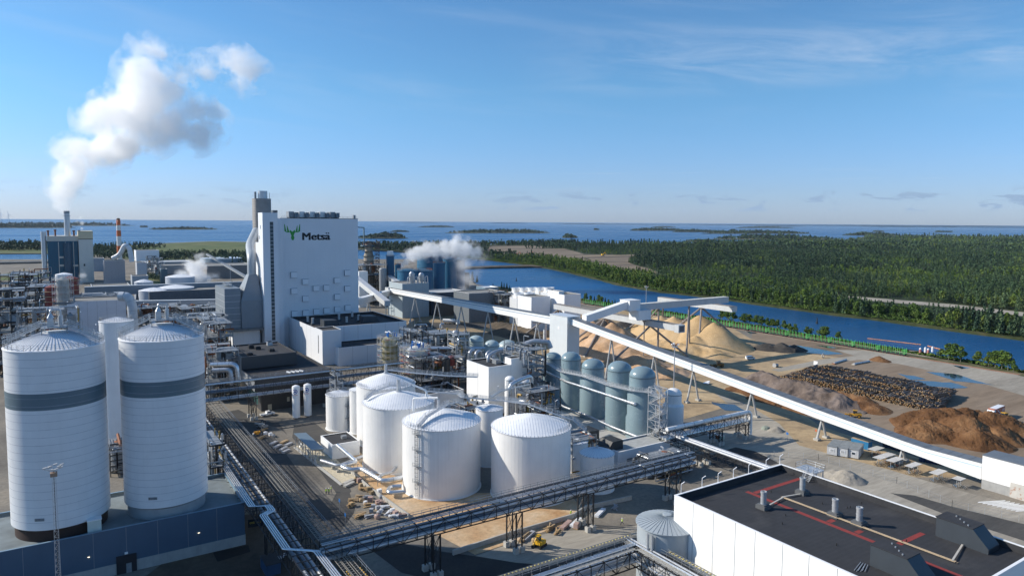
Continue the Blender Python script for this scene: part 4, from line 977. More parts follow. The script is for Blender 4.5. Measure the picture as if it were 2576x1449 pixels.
# plinth slab under them
t = thing('tank_plinth', 'white concrete deck carrying the grey-green domed tanks', 'plinth', (160, 180, 0))
MB().prism([G(1440, 1108, 2.4), G(1630, 1140, 2.4), G(1735, 1100, 2.4), G(1640, 1058, 2.4), G(1480, 1010, 2.4), G(1400, 985, 2.4), G(1360, 1010, 2.4)], 0, 1.9).build('slab', CONC, t)
t = thing('low_annex', 'low white wall building in front of the domed tanks', 'building', (150, 165, 0))
pa, pb = G(1561, 1178), G(1660, 1140)
block(t, 'wall', pa[0]-1.0, pa[1], 0, pa[0]+21, pa[1]+9, 5.2, WHITEB, roofm=mat('pale_roof', (.36, .37, .36), .8, var=.2), par=.4)
for k in range(3): MB().box(pa[0]+2.5+k*5, pa[1]-.05, 1.6, pa[0]+4.7+k*5, pa[1]-.002, 2.6).build('louvre', GALVD, t)
for i, (px, py, lab) in enumerate(((1478, 1102, 'left of two black louvred boxes in front of the domed tanks'), (1536, 1128, 'right of two black louvred boxes in front of the domed tanks'))):
 c = G(px, py, 4.5); t = thing('cooler_box', lab, 'cooler box', (c[0], c[1], 3.6), group='black sloped boxes by the domed tanks')
 X, Y = c; vs = []
 for y in (Y-2.8, Y+2.8):
  for x, z in ((X-3.2, 3.6), (X+2.6, 3.6), (X+2.6, 7.6), (X-1.6, 7.6), (X-3.2, 5.6)): vs.append((x, y, z))
 MB().add(vs, [(0, 1, 2, 3, 4), (9, 8, 7, 6, 5), (0, 5, 6, 1), (1, 6, 7, 2), (2, 7, 8, 3), (3, 8, 9, 4), (4, 9, 5, 0)]).build('housing', mat('black_louvre', (.018, .02, .022), .5, wave=('Z', .3, .03)), t)
 MB().box(X-3.4, Y-3, 0, X+2.8, Y+3, 3.58).build('base', CONC, t)
# ================================================================== evaporator block, boiler house, racks
t = thing('evaporator_building', 'white two-step windowless block behind the tanks', 'building', (137, 227, 0))
block(t, 'wall', 137.1, 227.2, 0, GW(1286, 903, 227.1)[0]-.05, 244.5, 18.8, WHITE, seamy=[235.5], roofm=DARKR, par=.5)
w = GW(1286, 903, 224.5); tz = w[1]
EU, EZ = GW(1286, 903, 227.1)
block(t, 'stair_tower_wall', EU, 227.1, 0, GW(1326, 898, 227.1)[0], GU(1270, 898, EU)[0], EZ, WHITE, roofm=DARKR, par=.25)
MB().box(144, 233, 18.3, 146.2, 236, 20.0).build('roof_fan', GALVD, t)
pipe('grey pipe rising from the white block roof over to its tower', [(144, 239, 18.2), (144, 239, 20.6), (150, 243, 21.3), (162, 243, 21.6)], .75, ALUD, bend=1.4)
v = domed('slim white vessel against the evaporator block', G(1282, 1062), 0, 17.6, 1.9, 1.95, None, WTANK, 'process_vessel', None)
v = domed('stubby white vessel wrapped by a thick bent pipe', G(1316, 1058), 0, 16.2, 3.0, 3.0, None, WTANK, 'process_vessel', None)
vc, vd = G(1276, 1075), G(1310, 1070)
pipe('thick silver pipe arching over the white vessels', [(vc[0]-1, vc[1]-3, 1), (vc[0]-1, vc[1]-3, 16.6), (vd[0]+1, vd[1]-2, 18.4), (vd[0]+3.5, vd[1]-1.5, 18.2), (vd[0]+3.5, vd[1]-1.5, 15)], .78, ALU, bend=2.2)
t = thing('duct_room', 'low grey-white walled basin left of the evaporator block', 'building', (118, 250, 0))
n0 = G(1100+6, 985)
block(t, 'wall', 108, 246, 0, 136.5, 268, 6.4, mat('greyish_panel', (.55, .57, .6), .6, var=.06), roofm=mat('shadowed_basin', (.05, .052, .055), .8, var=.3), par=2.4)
# boiler house
t = thing('boiler_house', 'towering white boiler house with green antlered emblem and dark lettering', 'boiler house', (100, 416, 0))
BW = mat('boiler_panel', (0.72, 0.74, 0.77), 0.45, var=0.03, scale=0.08, streak=0.04)
BH = 76.0; BX0, BX1, BY0 = 108.2, 155.6, 416.0
w_ = MB().box(BX0, BY0, 0, BX1, BY0+60, BH); w_.build('wall', BW, t)
q = MB()
for x in (115.9, 123.8, 131.6, 139.5, 147.4): q.box(x-.03, BY0-.012, 20, x+.03, BY0-.001, BH)
for z in (16, 26, 36, 46, 56, 66): q.box(BX0, BY0-.012, z-.03, BX1, BY0-.001, z+.03)
q.build('panel_joint', mat('faint_joint', (.64, .67, .71), .5), t)
MB().box(BX0-.15, BY0-.15, BH, BX1+.15, BY0+60.1, BH+.3).build('coping', GALVD, t)
SX0, SX1, SY0 = 96.4, 104.8, 408.0
stw = MB().box(SX0, SY0, 0, SX1, SY0+10.3, 79.2).box(SX0, SY0+10.3, 0, BX0+.2, SY0+17.8, 62).box(SX0, SY0+17.8, 0, BX0+.2, SY0+27, 21).box(SX1, SY0+3, 0, BX0, SY0+10.2, 76.0)
stw.build('stair_tower', BW, t)
MB().box(100.4, SY0-.06, 6, 102.3, SY0-.002, 74).build('window_strip', mat('dark_glazing', (.03, .055, .075), .3, var=.4, scale=.5), t)
q = MB();
for k in range(30): q.box(100.42, SY0-.14, 8+k*2.2, 102.28, SY0-.07, 8.25+k*2.2)
q.build('window_bar', mat('pale_bar', (.45, .5, .55), .4, var=.3), t)
q = MB()
for y, z in ((413, 70), (416, 64), (414, 40), (422, 38), (420, 26), (430, 14)): q.box(SX0-.06, y-.5, z, SX0-.002, y+.5, z+2.0)
q.build('side_window', GLASS, t)
lt, rb = GW(708, 563.5, BY0), GW(756.5, 605, BY0)
emblem('emblem', (GW(715.5, 604, BY0)[0], BY0-.01, GW(735, 604.5, BY0)[1]), (1, 0, 0), GW(755.6, 600, BY0)[0]-GW(715.5, 600, BY0)[0], t)
x0_, z0_ = GW(761.3, 604, BY0); x1_, z1_ = GW(832, 581.5, BY0)
# bold grotesque letters drawn as outlines so that the weight matches the wall sign
WD_, HT_ = (x1_-x0_)*.965, (z1_-z0_)*.80
sign_text('Metsa', 'lettering', 5.0, LOGOK, (x0_, BY0-.01, z0_), (1, 0, 0), t, bold2=0.20, width=WD_, height=HT_)
for f_ in (.848, .925): MB().box(x0_+WD_*f_, BY0-.09, z0_+HT_*.86, x0_+WD_*(f_+.05), BY0-.005, z0_+HT_*1.03).build('lettering_dot', LOGOK, t)
q = MB()
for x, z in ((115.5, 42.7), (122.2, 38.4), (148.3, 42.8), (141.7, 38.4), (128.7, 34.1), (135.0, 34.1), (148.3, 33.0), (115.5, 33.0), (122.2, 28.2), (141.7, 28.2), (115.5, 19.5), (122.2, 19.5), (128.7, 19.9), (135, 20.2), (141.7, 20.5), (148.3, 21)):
 o_ = MB().box(x-1.7, BY0-.9, z-1.6, x+1.7, BY0-.003, z+1.6).build('vent_hood', mat('hood_panel', (.80, .82, .85), .45, var=.03), t); MB().box(x-1.85, BY0-.95, z+1.6, x+1.85, BY0-.004, z+1.78).box(x-1.85, BY0-.93, z-1.75, x-1.7, BY0-.004, z+1.6).box(x-1.7, BY0-.93, z-1.75, x+1.85, BY0-.004, z-1.6).build('hood_edge_shade', mat('edge_shade_grey', (.25, .29, .34), .5), o_)  # dark strips round the paler face paint the shading edges of each hood
q = MB().rail([(SX0+.2, SY0+.2, 79.2), (SX1-.2, SY0+.2, 79.2), (SX1-.2, SY0+10, 79.2)], r=.05).rail([(BX0+1, BY0+.4, BH+.3), (BX1-.4, BY0+.4, BH+.3)], r=.04, post=3)
q.build('roof_handrail', GALVD, t)
MB().box(SX1-2.4, SY0+1, 79.25, SX1+.3, SY0+5, 80.6).build('roof_housing', mat('dark_housing', (.07, .09, .11), .6), t)
r_ = random.Random(4)
for k in range(5):
 x = BX0+6.5+k*6.3
 v = thing('roof_air_unit', ['first', 'second', 'third', 'fourth', 'fifth'][k]+' grey air handling unit from the stair tower on the boiler house roof', 'air unit', (x, BY0+6, BH+.3), group='air units on the boiler house roof')
 MB().box(x, BY0+5, BH+.9, x+3.1, BY0+11, BH+4.2).build('hood', GALV if k in (1, 2, 3) else GALVD, v)
 MB().box(x+3.15, BY0+3, BH+.9, x+5.2, BY0+9, BH+3.7).build('fan_box', mat('blue_grey_box', (.10, .15, .19), .5), v)
 MB().box(x+.2, BY0+4, BH+.3, x+5, BY0+10, BH+.9).build('skid', BSTEEL, v)
v = thing('roof_box', 'small dark box alone at the right end of the boiler house roof', 'box', (154, BY0+2, BH+.3)); MB().box(153.2, BY0+1, BH+.3, 154.6, BY0+3, BH+2.4).build('body', GALVD, v)
# annex
t = thing('turbine_hall', 'white hall with dark roof at the foot of the boiler house', 'hall', (112, 346, 0))
az = 17.8
block(t, 'wall', 112.0, 365, 0, 165, 415.6, az, BW, seamy=[372+7.5*k for k in range(6)], seamx=[120+8*k for k in range(6)], roofm=DARKR, par=1.6)
block(t, 'lower_wall', 118.5, 346.2, 0, 172, 364.9, 9.5, BW, seamx=[126+8*k for k in range(6)], roofm=DARKR, par=.7)
block(t, 'corner_tower', 111.9, 352, 0, 122, 364.9, az+.35, BW, roofm=DARKR, par=.5)
MB().box(111.82, 358.2, 5.5, 111.89, 359.0, 15).build('window_strip', GLASS, t)
r_ = random.Random(8)
for (x, y, h, rr2) in ((118, 392, 3.2, .8), (119.5, 385, 3.2, .8), (140, 400, 3.6, .9), (142, 388, 3.4, .9), (152, 396, 3.2, .8), (148, 404, 3, .7)):
 lab = 'galvanised stack on the turbine hall roof'
 pass
hv = None
for k, (x, y, h) in enumerate(((117.5, 396, 3.4), (118, 388, 3.4), (136, 396, 4.0), (136, 383, 4.0), (147, 404, 3.6), (145, 388, 4.0))):
 lab = ['grey vent stack nearest the left corner of the turbine hall roof', 'second grey vent stack from the left on the turbine hall roof', 'tall vent stack between the two sloped roof units, rear', 'tall vent stack just right of the near sloped roof unit', 'vent stack at the back of the turbine hall against the boiler wall', 'vent stack beside the larger sloped unit on the turbine hall'][k]
 if hv is None:
  hv = thing('roof_stack', lab, 'vent stack', (x, y, az-1.6), group='vent stacks on the turbine hall roof')
  MB().cyl((0, 0, 0), (0, 0, 3.6), .65, n=14).cyl((0, 0, 3.6), (0, 0, 4.0), .75, n=14).build('pipe', GALV, hv, smooth=True, local=True); MB().box(-1, -1, 0, 1, 1, .8).build('curb', DARKW, hv, local=True)
 else: dup(hv, (x, y, az-1.6), label=lab)
for lab, x, y, L_ in (('dark sloped unit on the turbine hall roof near its left end', 125, 380, 8), ('larger dark sloped unit toward the right of the turbine hall roof', 150, 385, 9)):
 u = thing('roof_unit', lab, 'roof plant unit', (x, y, az-1.6)); vs = []
 for yy in (y-3, y+4):
  for xx, zz in ((x-L_*.5, 0), (x+L_*.6, 0), (x+L_*.4, 3.3), (x-L_*.5, 3.6)): vs.append((xx, yy, az-1.6+zz))
 MB().add(vs, [(0, 1, 2, 3), (7, 6, 5, 4), (0, 4, 5, 1), (1, 5, 6, 2), (2, 6, 7, 3), (3, 7, 4, 0)]).build('housing', DARKW, u)
q = thing('wall_pipes', 'bundle of thin vertical pipes at the right corner of the turbine hall', 'pipes', (168, 346, 9.4))
b = MB()
for k in range(4): b.cyl((166.5+k*1.1, 364.4, 9), (166.5+k*1.1, 364.4, az+.4), .18, n=6)
b.build('pipe', GALVD, q)
# dark office building in front
t = thing('control_building', 'near-black stepped office building with roof plant, below the boiler house', 'building', (61.5, 277, 0))
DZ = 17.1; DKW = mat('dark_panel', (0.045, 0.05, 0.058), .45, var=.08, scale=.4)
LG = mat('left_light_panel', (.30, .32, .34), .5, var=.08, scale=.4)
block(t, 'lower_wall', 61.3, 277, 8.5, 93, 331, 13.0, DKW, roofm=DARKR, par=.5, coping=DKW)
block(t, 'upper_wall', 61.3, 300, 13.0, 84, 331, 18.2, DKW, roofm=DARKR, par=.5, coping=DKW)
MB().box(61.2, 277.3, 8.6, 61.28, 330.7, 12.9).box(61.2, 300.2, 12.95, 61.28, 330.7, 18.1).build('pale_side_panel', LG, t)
q = MB()
for k in range(20): q.box(61.14, 279+k*2.6, 8.7, 61.19, 279.08+k*2.6, 12.8)
q.build('panel_joint', SEAM, t)
block(t, 'base_wall', 64, 279, 0, 91, 329, 8.5, mat('dark_brown_panel', (.035, .034, .036), .6, var=.12))
MB().box(63.9, 284, 1.5, 63.98, 326, 7.8).build('green_glazing', mat('green_glass', (.06, .13, .12), .12, var=.3, scale=.3, spec=.8), t)
q = MB().box(66.5, 278.9, .1, 68, 278.98, 2.4).box(74, 278.9, 2.6, 75, 278.98, 4.4); q.build('door', mat('pale_door', (.42, .38, .28), .6), t)
emblem('emblem', (61.15, 327, 13.6), (0, -1, 0), 3.2, t)
sign_text('Metsä', 'lettering', 1.4, LOGOK, (61.15, 322.8, 13.7), (0, -1, 0), t, bold=.04, width=6.5)
DEF = [(70, 322, 1.2), (72, 318, 1.0), (79, 326, 1.4), (76, 310, .8), (66, 306, .7)]
for k, (x, y, h) in enumerate(DEF):
 v = thing('roof_unit', ['tallest black vent box pair on the dark office roof', 'black vent box beside the tallest one on the dark office roof', 'silver-topped unit at the back of the dark office roof', 'low black box right on the upper dark office roof', 'small black box by the front edge of the upper dark roof'][k], 'roof unit', (x, y, 17.7))
 MB().box(x-1.1, y-1.1, 17.7, x+1.1, y+1.1, 17.9+h).build('housing', BSTEEL if k != 2 else GALV, v); MB().box(x-.8, y-.8, 17.9+h, x+.8, y+.8, 18.2+h).build('cap', BSTEEL, v)
v = thing('roof_ducts', 'row of short silver ducts on the lower dark office roof', 'ducts', (78, 284, 12.5))
q = MB()
for k in range(4): q.cyl((76+k*1.7, 285.5, 13.1), (76.9+k*1.7, 282.8, 13.1), .5, n=10)
q.build('duct', GALV, v, smooth=True)
# precipitator and flue
t = thing('flue_filter', 'grey boxy flue gas filter with funnel rising left of the boiler house', 'flue filter', (84, 400, 0))
fx0, fz1 = GW(607, 725, 415); fx1 = GW(657, 725, 415)[0]
f0 = GW(575, 722, 430)
MB().box(76.0, 412, 13.6, 84.5, 440, 36.5).build('filter_casing', ESP, t)
vs = []
def fun(x0, x1, y0, y1, z): return [(x0, y0, z), (x1, y0, z), (x1, y1, z), (x0, y1, z)]
vs = fun(84.6, 96.3, 411, 430, 13.6)+fun(84.6, 96.3, 411, 430, 29.5)+fun(90.5, 95.2, 418, 424, 43.5)
MB().add(vs, [(3, 2, 1, 0)]+[(4*j+i, 4*j+(i+1) % 4, 4*j+4+(i+1) % 4, 4*j+4+i) for j in range(2) for i in range(4)]+[(8, 9, 10, 11)]).build('funnel', ESP, t)
MB().tube([(92.8, 421, 43), (92.8, 421, 53), (96, 440, 60), (105, 462, 68)], 2.4, 16, bend=6).build('duct', mat('duct_pale', (.34, .38, .41), .45, var=.06), t, smooth=True)
MB().box(80, 413, 0, 95, 436, 12.2).build('plinth_wall', WHITEB, t)
MB().box(75, 409, 12.3, 96.2, 441, 13.5).build('deck', CONCD, t)
q = MB()
for k in range(6): q.box(75.93, 412, 15+k*3.5, 75.995, 440, 15.15+k*3.5); q.box(76, 411.93, 15+k*3.5, 84.5, 411.995, 15.15+k*3.5)
q.build('casing_rib', GALV, t)
# concrete stack
t = thing('concrete_stack', 'grey ribbed concrete stack with steel flues behind the boiler house', 'chimney', (111.5, 470, 0))
sx, sy = 110.7, 470; a_ = 5.6; cr = []
for k in range(32):
 th_ = 2*math.pi*k/32; cxx = abs(math.cos(th_))**.6*math.copysign(1, math.cos(th_)); sxx = abs(math.sin(th_))**.6*math.copysign(1, math.sin(th_)); cr.append((sx+a_*cxx*.98, sy+a_*sxx*.98))
MB().prism(cr, 0, 88.8).build('shaft', CHIM, t)
MB().cyl((sx+.8, sy, 88.8), (sx+.8, sy, 93.8), 2.9, n=24).build('main_flue', GALV, t, smooth=True)
MB().cyl((sx-3.6, sy+1, 88.8), (sx-3.6, sy+1, 93.2), .7, n=12).cyl((sx+4.8, sy-1, 88.8), (sx+4.8, sy-1, 92.8), .15, n=6).build('side_flue', GALVD, t, smooth=True)
# ---------------------------------------------------------------- pipe bridges (along x or y), trusses, pipes, trestles
def bridge(label, axis, a, b, c, w, z0, z1, legs=(), pipes=(), bay=3.2, walk=1, name='pipe_bridge', steel=BSTEEL, tray=True, railm=GALVD, footing=True, trussw=.16, floors=1):
 def V(s, o, z): return (s, c+o, z) if axis == 'x' else (c+o, s, z)
 t = thing(name, label, 'pipe bridge', V(a, 0, 0)); n = max(1, int(round(abs(b-a)/bay))); q = MB(); h = w/2
 for o in (-h, h):
  for z in (z0, z1): q.beam(V(a, o, z), V(b, o, z), trussw, trussw*1.3)
  for k in range(n+1):
   s = a+(b-a)*k/n; q.beam(V(s, o, z0), V(s, o, z1), trussw*.8)
   if k < n:
    s2 = a+(b-a)*(k+1)/n; q.beam(V(s, o, z0 if k % 2 else z1), V(s2, o, z1 if k % 2 else z0), trussw*.7)
 for k in range(n+1):
  s = a+(b-a)*k/n
  for z in (z0, z1)+(((z0+z1)/2,) if z1-z0 > 4 else ()): q.beam(V(s, -h, z), V(s, h, z), trussw*.9)
 q.build('truss', steel, t)
 if walk:
  g = MB(); r = MB(); wo = h-.55
  g.beam(V(a, wo, z1+.12), V(b, wo, z1+.12), 1.0, .06); g.build('walkway', BSTEEL, t)
  for o in (wo-.5, wo+.5): r.rail([V(a, o, z1+.12), V(b, o, z1+.12)], h=1.15, post=2.0, r=.03)
  r.build('handrail', railm, t)
 for (o, z, r, m_) in pipes:
  g = MB().tube([V(a-(1 if a < b else -1)*.4, o, z), V(b, o, z)], r, 10); k = a
  st = 1 if b > a else -1
  while abs(k-a) < abs(b-a)-3: k += st*4.2; g.cyl(V(k, o, z), V(k+.14, o, z), r*1.06, n=10)
  g.build('pipe', m_, t, smooth=True)
 if tray:
  g = MB()
  for o in (-h+.35, -h+.95): g.beam(V(a, o, z1+.35), V(b, o, z1+.35), .5, .07)
  for k in range(n*2): s = a+(b-a)*k/(n*2); g.beam(V(s, -h+.05, z1+.2), V(s, -h+1.25, z1+.2), .07)
  g.build('cable_tray', mat('cable_tray_steel', (.36, .35, .32), .5, metal=.2, var=.3, scale=2), t)
 for s in legs:
  g = MB(); f = MB(); d = 1.6
  for e in (-d, d):
   for o in (-h, h):
    g.beam(V(s+e*.5, o, 1.3), V(s+e*.5, o, z0), .28);
    f.box(*[min(p, q_) for p, q_ in zip(V(s+e*.5-.55, o-.55, 0), V(s+e*.5+.55, o+.55, 1.3))], *[max(p, q_) for p, q_ in zip(V(s+e*.5-.55, o-.55, 0), V(s+e*.5+.55, o+.55, 1.3))])
  for o in (-h, h):
   K = 3
   for k in range(K):
    za, zb = 1.3+(z0-1.3)*k/K, 1.3+(z0-1.3)*(k+1)/K; g.beam(V(s-d*.5, o, za), V(s+d*.5, o, zb), .1)
  for e in (-d, d): g.beam(V(s+e*.5, -h, 1.5), V(s+e*.5, h, z0), .1); g.beam(V(s+e*.5, h, 1.5), V(s+e*.5, -h, z0), .1)
  lo = g.build('leg', steel, t)
  if footing: f.build('footing', CONC, lo)
 return t
DJK = mat('shade_toned_jacket', (.14, .165, .20), .42, metal=.4, var=.15, scale=.8)  # bluish shade on the bridge pipes is put into this jacket colour
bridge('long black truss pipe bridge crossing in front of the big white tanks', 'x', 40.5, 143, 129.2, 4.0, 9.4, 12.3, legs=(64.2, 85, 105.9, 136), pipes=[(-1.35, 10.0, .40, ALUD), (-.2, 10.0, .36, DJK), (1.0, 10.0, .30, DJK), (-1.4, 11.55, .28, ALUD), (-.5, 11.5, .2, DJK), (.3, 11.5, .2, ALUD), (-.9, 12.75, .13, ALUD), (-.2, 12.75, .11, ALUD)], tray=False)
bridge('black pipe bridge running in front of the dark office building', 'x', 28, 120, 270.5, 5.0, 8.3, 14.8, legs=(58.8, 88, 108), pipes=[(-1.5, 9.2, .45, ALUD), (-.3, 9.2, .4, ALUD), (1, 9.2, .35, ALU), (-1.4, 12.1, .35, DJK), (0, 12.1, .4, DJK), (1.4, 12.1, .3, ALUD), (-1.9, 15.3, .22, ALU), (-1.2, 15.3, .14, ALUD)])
# the left rack running away from the camera beside the silos
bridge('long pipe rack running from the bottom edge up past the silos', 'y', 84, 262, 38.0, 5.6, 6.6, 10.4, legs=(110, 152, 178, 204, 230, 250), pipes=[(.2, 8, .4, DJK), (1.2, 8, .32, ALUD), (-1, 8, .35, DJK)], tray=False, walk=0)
t = thing('cable_rack', 'wide cable ladder rack with yellow edge marks beside the left pipe rack', 'cable rack', (42.4, 150, 10.4))
q = MB(); g = MB(); yl_ = MB()
for k, o in enumerate((42.0, 43.0, 44.2)):
 for zz in (10.6,): q.beam((o-.38, 70, zz), (o-.38, 262, zz), .07, .14); q.beam((o+.38, 70, zz), (o+.38, 262, zz), .07, .14)
k = 70
while k < 262:
 for o in (42.0, 43.0, 44.2): q.beam((o-.38, k, 10.6), (o+.38, k, 10.6), .08, .05)
 if k < 120:
  for o in (41.9, 44.5): yl_.box(o, k, 10.75, o+.14, k+.35, 10.86)
 if int(k/.9) % 4 == 0: MB().beam((41.2, k, 9.9), (45.4, k, 10.35), .1).beam((40.8, k, 6.8), (45.2, k, 10.0), .08).build('bracket', BSTEEL, t)
 k += .9
q.build('ladder', mat('cable_ladder', (.30, .285, .25), .55, metal=.3, var=.25, scale=2), t); tag(yl_.build('yellow_mark', YEL, t), kind='stuff')
q = MB().rail([(45.3, 70, 10.5), (45.3, 262, 10.5)], r=.03, post=2.2); q.build('handrail', GALVD, t)
t = thing('pipe_bundle', 'four parallel thin silver pipes stepping sideways beside the silos', 'pipes', (34, 150, 10))
q = MB()
for k in range(4):
 o = k*.42
 q.tube([(33.2+o, 262, 11.2), (33.2+o, 158.6-o*.5, 11.2), (36.4+o, 157.2-o*.5, 11.2), (36.4+o, 154-o*.5, 11.2), (34.2+o, 152.6-o*.5, 11.2), (34.2+o, 134-o*.5, 11.2), (39+o, 130-o*.5, 11.2), (39+o, 84, 11.2)], .14, 8, bend=.5)
q.build('pipe', ALU, t, smooth=True)
q = MB()
for k in range(26): MB().beam((32.6, 160+k*4, 9.9), (36, 160+k*4, 9.9), .1).beam((35, 160+k*4, 7), (33, 160+k*4, 9.9), .08).build('bracket', BSTEEL, t)
bridge('pipe rack corner crossing the bottom centre of the view', 'x', 47, 96, 101.5, 4.6, 6.2, 9.4, legs=(60, 78), pipes=[(-1.5, 7, .35, ALU), (-.6, 7, .3, ALUD), (.5, 7, .4, ALU), (1.4, 7, .3, ALU), (-.9, 10, .2, ALU), (-.3, 10, .2, ALU)], walk=1)
bridge('pipe rack turning down to the right along the warehouse wall', 'y', 104, 40, 96.6, 4.2, 6.2, 9.4, legs=(90, 70), pipes=[(-1.4, 7, .35, ALU), (-.5, 7, .3, ALU), (.6, 7, .4, ALUD), (1.4, 7, .3, ALU), (-.9, 10, .2, ALU), (0, 10, .2, ALUD), (-.9, 8.6, .25, ALU)], walk=1)
t = thing('cable_rack', 'curving cable rack with yellow marks round the bottom pipe rack corner', 'cable rack', (96, 100, 10))
q = MB(); yl_ = MB()
pts = [(47, 104.2, 10.2), (97.5, 104.2, 10.2), (99.3, 102.4, 10.2), (99.3, 40, 10.2)]
for o in (0, .5, 1.0):
 P_ = [(p[0]-(o if i > 1 else o*.6 if i == 1 else 0), p[1]-(o if i < 2 else o*.4 if i == 2 else 0), p[2]) for i, p in enumerate(pts)]
 q.tube(P_, .07, 6, bend=1)
for k in range(120):
 x = 47+k*.42; q.beam((x, 103.2, 10.2), (x, 104.2, 10.2), .06);
 if k % 2 == 0: yl_.box(x, 103.9, 10.27, x+.22, 104.15, 10.34)
for k in range(140):
 y = 101.5-k*.42; q.beam((98.3, y, 10.2), (99.3, y, 10.2), .06)
 if k % 2 == 0: yl_.box(98.6, y, 10.27, 98.95, y+.24, 10.34)
q.build('ladder', MATS['cable_ladder'], t); tag(yl_.build('yellow_mark', mat('pale_yellow', (.62, .52, .18), .6), t), kind='stuff')
# right-hand bridge by the gravel road with big drop pipe
bridge('black truss pipe bridge ending at a concrete footing by the gravel road', 'x', 160, 200, 156.6, 4.0, 5.2, 8.6, legs=(185, 198.5), pipes=[(-1.2, 6.2, .45, ALU), (0, 6.2, .4, ALU), (1.2, 6.2, .3, ALUD)], walk=0)
pipe('thick pipe running along the right bridge and bending to the ground', [(160, 155.2, 9.4), (201, 155.2, 9.4), (201, 155.2, 1.2)], .65, WTANK, bend=2.0)
bridge('dark pipe rack carrying blue-lit pipes toward the warehouse corner', 'y', 176, 106, 165.5, 3.4, 3.4, 5.6, legs=(165, 145, 125), pipes=[(-1.1, 6.3, .5, ALUD), (.5, 6.3, .55, ALUD)], walk=0, tray=False)
bridge('dark pipe rack running parallel to the back of the warehouse', 'x', 120, 165, 107.5, 3.4, 3.4, 5.6, legs=(130, 150), pipes=[(-.9, 6.3, .5, ALUD), (.5, 6.3, .55, ALU), (1.3, 6.2, .2, ALU)], walk=0, tray=False)
pipe('silver pipe bending down from the rack near the warehouse corner', [(155, 106, 6.2), (158, 105, 6.2), (158, 105, 1)], .6, ALU, bend=1.6)
# galvanised stair tower beside the domed tanks
c = G(1652, 1136, 0); t = thing('stair_tower', 'galvanised steel stair tower with zigzag flights by the domed tanks', 'stair tower', (c[0], c[1], 0))
X, Y = c; ztop = zat((X, Y), 975); q = MB(); g = MB(); h = MB(); n = int(ztop/2.6)
for x in (X-1.7, X+1.7):
 for y in (Y-2.6, Y+2.6): q.beam((x, y, 0), (x, y, ztop), .22)
for k in range(n+1):
 z = k*ztop/n
 for y in (Y-2.6, Y+2.6): q.beam((X-1.7, y, z), (X+1.7, y, z), .16)
 for x in (X-1.7, X+1.7): q.beam((x, Y-2.6, z), (x, Y+2.6, z), .16)
 if k < n:
  z2 = (k+1)*ztop/n; s = 1 if k % 2 else -1
  for x in (X-1.7, X+1.7): q.beam((x, Y-2.6*s, z), (x, Y+2.6*s, z2), .1)
  q.beam((X-1.7*s, Y-2.6, z), (X+1.7*s, Y-2.6, z2), .1)
  g.beam((X+.8*s, Y-2*s, z), (X+.8*s, Y+2*s, z2), 1.2, .18); h.rail([(X+.2*s, Y-2*s, z), (X+.2*s, Y+2*s, z2)], r=.035); h.rail([(X+1.5*s, Y-2*s, z), (X+1.5*s, Y+2*s, z2)], r=.035)
q.build('frame', GALV, t); g.build('flight', GALV, t); h.build('handrail', GALV, t)
gx = [GT[4][0], GT[3][0], GT[2][0], GT[1][0], GT[0][0]]; zz = [17.6, 17.4, 18.2, 18.4, 19.0]
pts = [(p[0]-5.6, p[1]-1.5, z) for p, z in zip(gx, zz)]
walkway('curved galvanised gangway linking the fronts of the domed tanks', [(pts[0][0]-4, pts[0][1]+10, 17.6)]+pts+[(gx[4][0]-3.5, gx[4][1]-5.5, 19.2), (X-1, Y+2.5, ztop-2), (X, Y, ztop-3)], 1.5)
q = [(p[0]-5.9+(.8 if i % 2 else 0), p[1]-3.2, 13.6+.3*i) for i, p in enumerate(gx)]
pipe('bright pipe stepping along the fronts of the domed tanks', [(q[0][0]-2, q[0][1]+3, 8), (q[0][0]-2, q[0][1]+3, 14.5)]+q+[(gx[4][0]-4, gx[4][1]-1, 14.6)], .48, ALU, bend=1.2)
q = [(p[0]-6.5, p[1]-4.0, 4.4) for p in gx]
pipe('low silver pipe along the feet of the domed tanks', [(q[0][0], q[0][1], 5)]+q[1:]+[(q[-1][0]+1, q[-1][1]-3, 4.2), (q[-1][0]+1, q[-1][1]-3, 1)], .36, ALUD, bend=1.0)
for k in range(5): lamp_post(pts[k][0]+1.5, pts[k][1]+1.5, zz[k], 2.6, ['lamp on the gangway by the farthest domed tank', 'lamp on the gangway by the fourth domed tank', 'lamp on the gangway by the middle domed tank', 'lamp on the gangway by the second domed tank', 'lamp on the gangway by the nearest domed tank'][k], 'lamps on the domed tank gangway')
# big pipes behind: arching row
t = thing('rear_pipe_bridge', 'pipe bridge with thick silver pipes behind the evaporator block', 'pipe bridge', (150, 290, 15))
q = MB()
for o in (0, 1.8, 3.6): q.tube([(125, 300+o, 16), (165, 272+o*.5, 16.6), (176, 258+o, 16.4)], .62, 10, bend=2)
q.build('pipe', ALU, t, smooth=True); q = MB()
for k in range(9):
 x, y = 125+k*6, 300-k*5
 q.beam((x, y-1.5, 0), (x, y-1.5, 15), .3); q.beam((x+1, y+4, 0), (x+1, y+4, 15), .3); q.beam((x, y-1.5, 15), (x+1, y+4, 15), .3); q.beam((x, y-1.5, 15), (x+6, y-6.5, 15), .2); q.beam((x, y-1.5, 11), (x+6, y-6.5, 11), .2); q.beam((x, y-1.5, 15), (x+6, y-6.5, 11), .12)
q.build('frame', GALVD, t)
for k in range(3):
 c = G(1347+k*22, 938+k*3, 8); pipe(['left', 'middle', 'right'][k]+' silver hooped pipe beside the far domed tank', [(c[0]-1, c[1], 6), (c[0]-1, c[1], 14.6), (c[0]+1.8, c[1]+1.2, 15.4), (c[0]+3.2, c[1]+2, 12)], .65, ALU, bend=1.6, group='hooped pipes by the domed tanks')
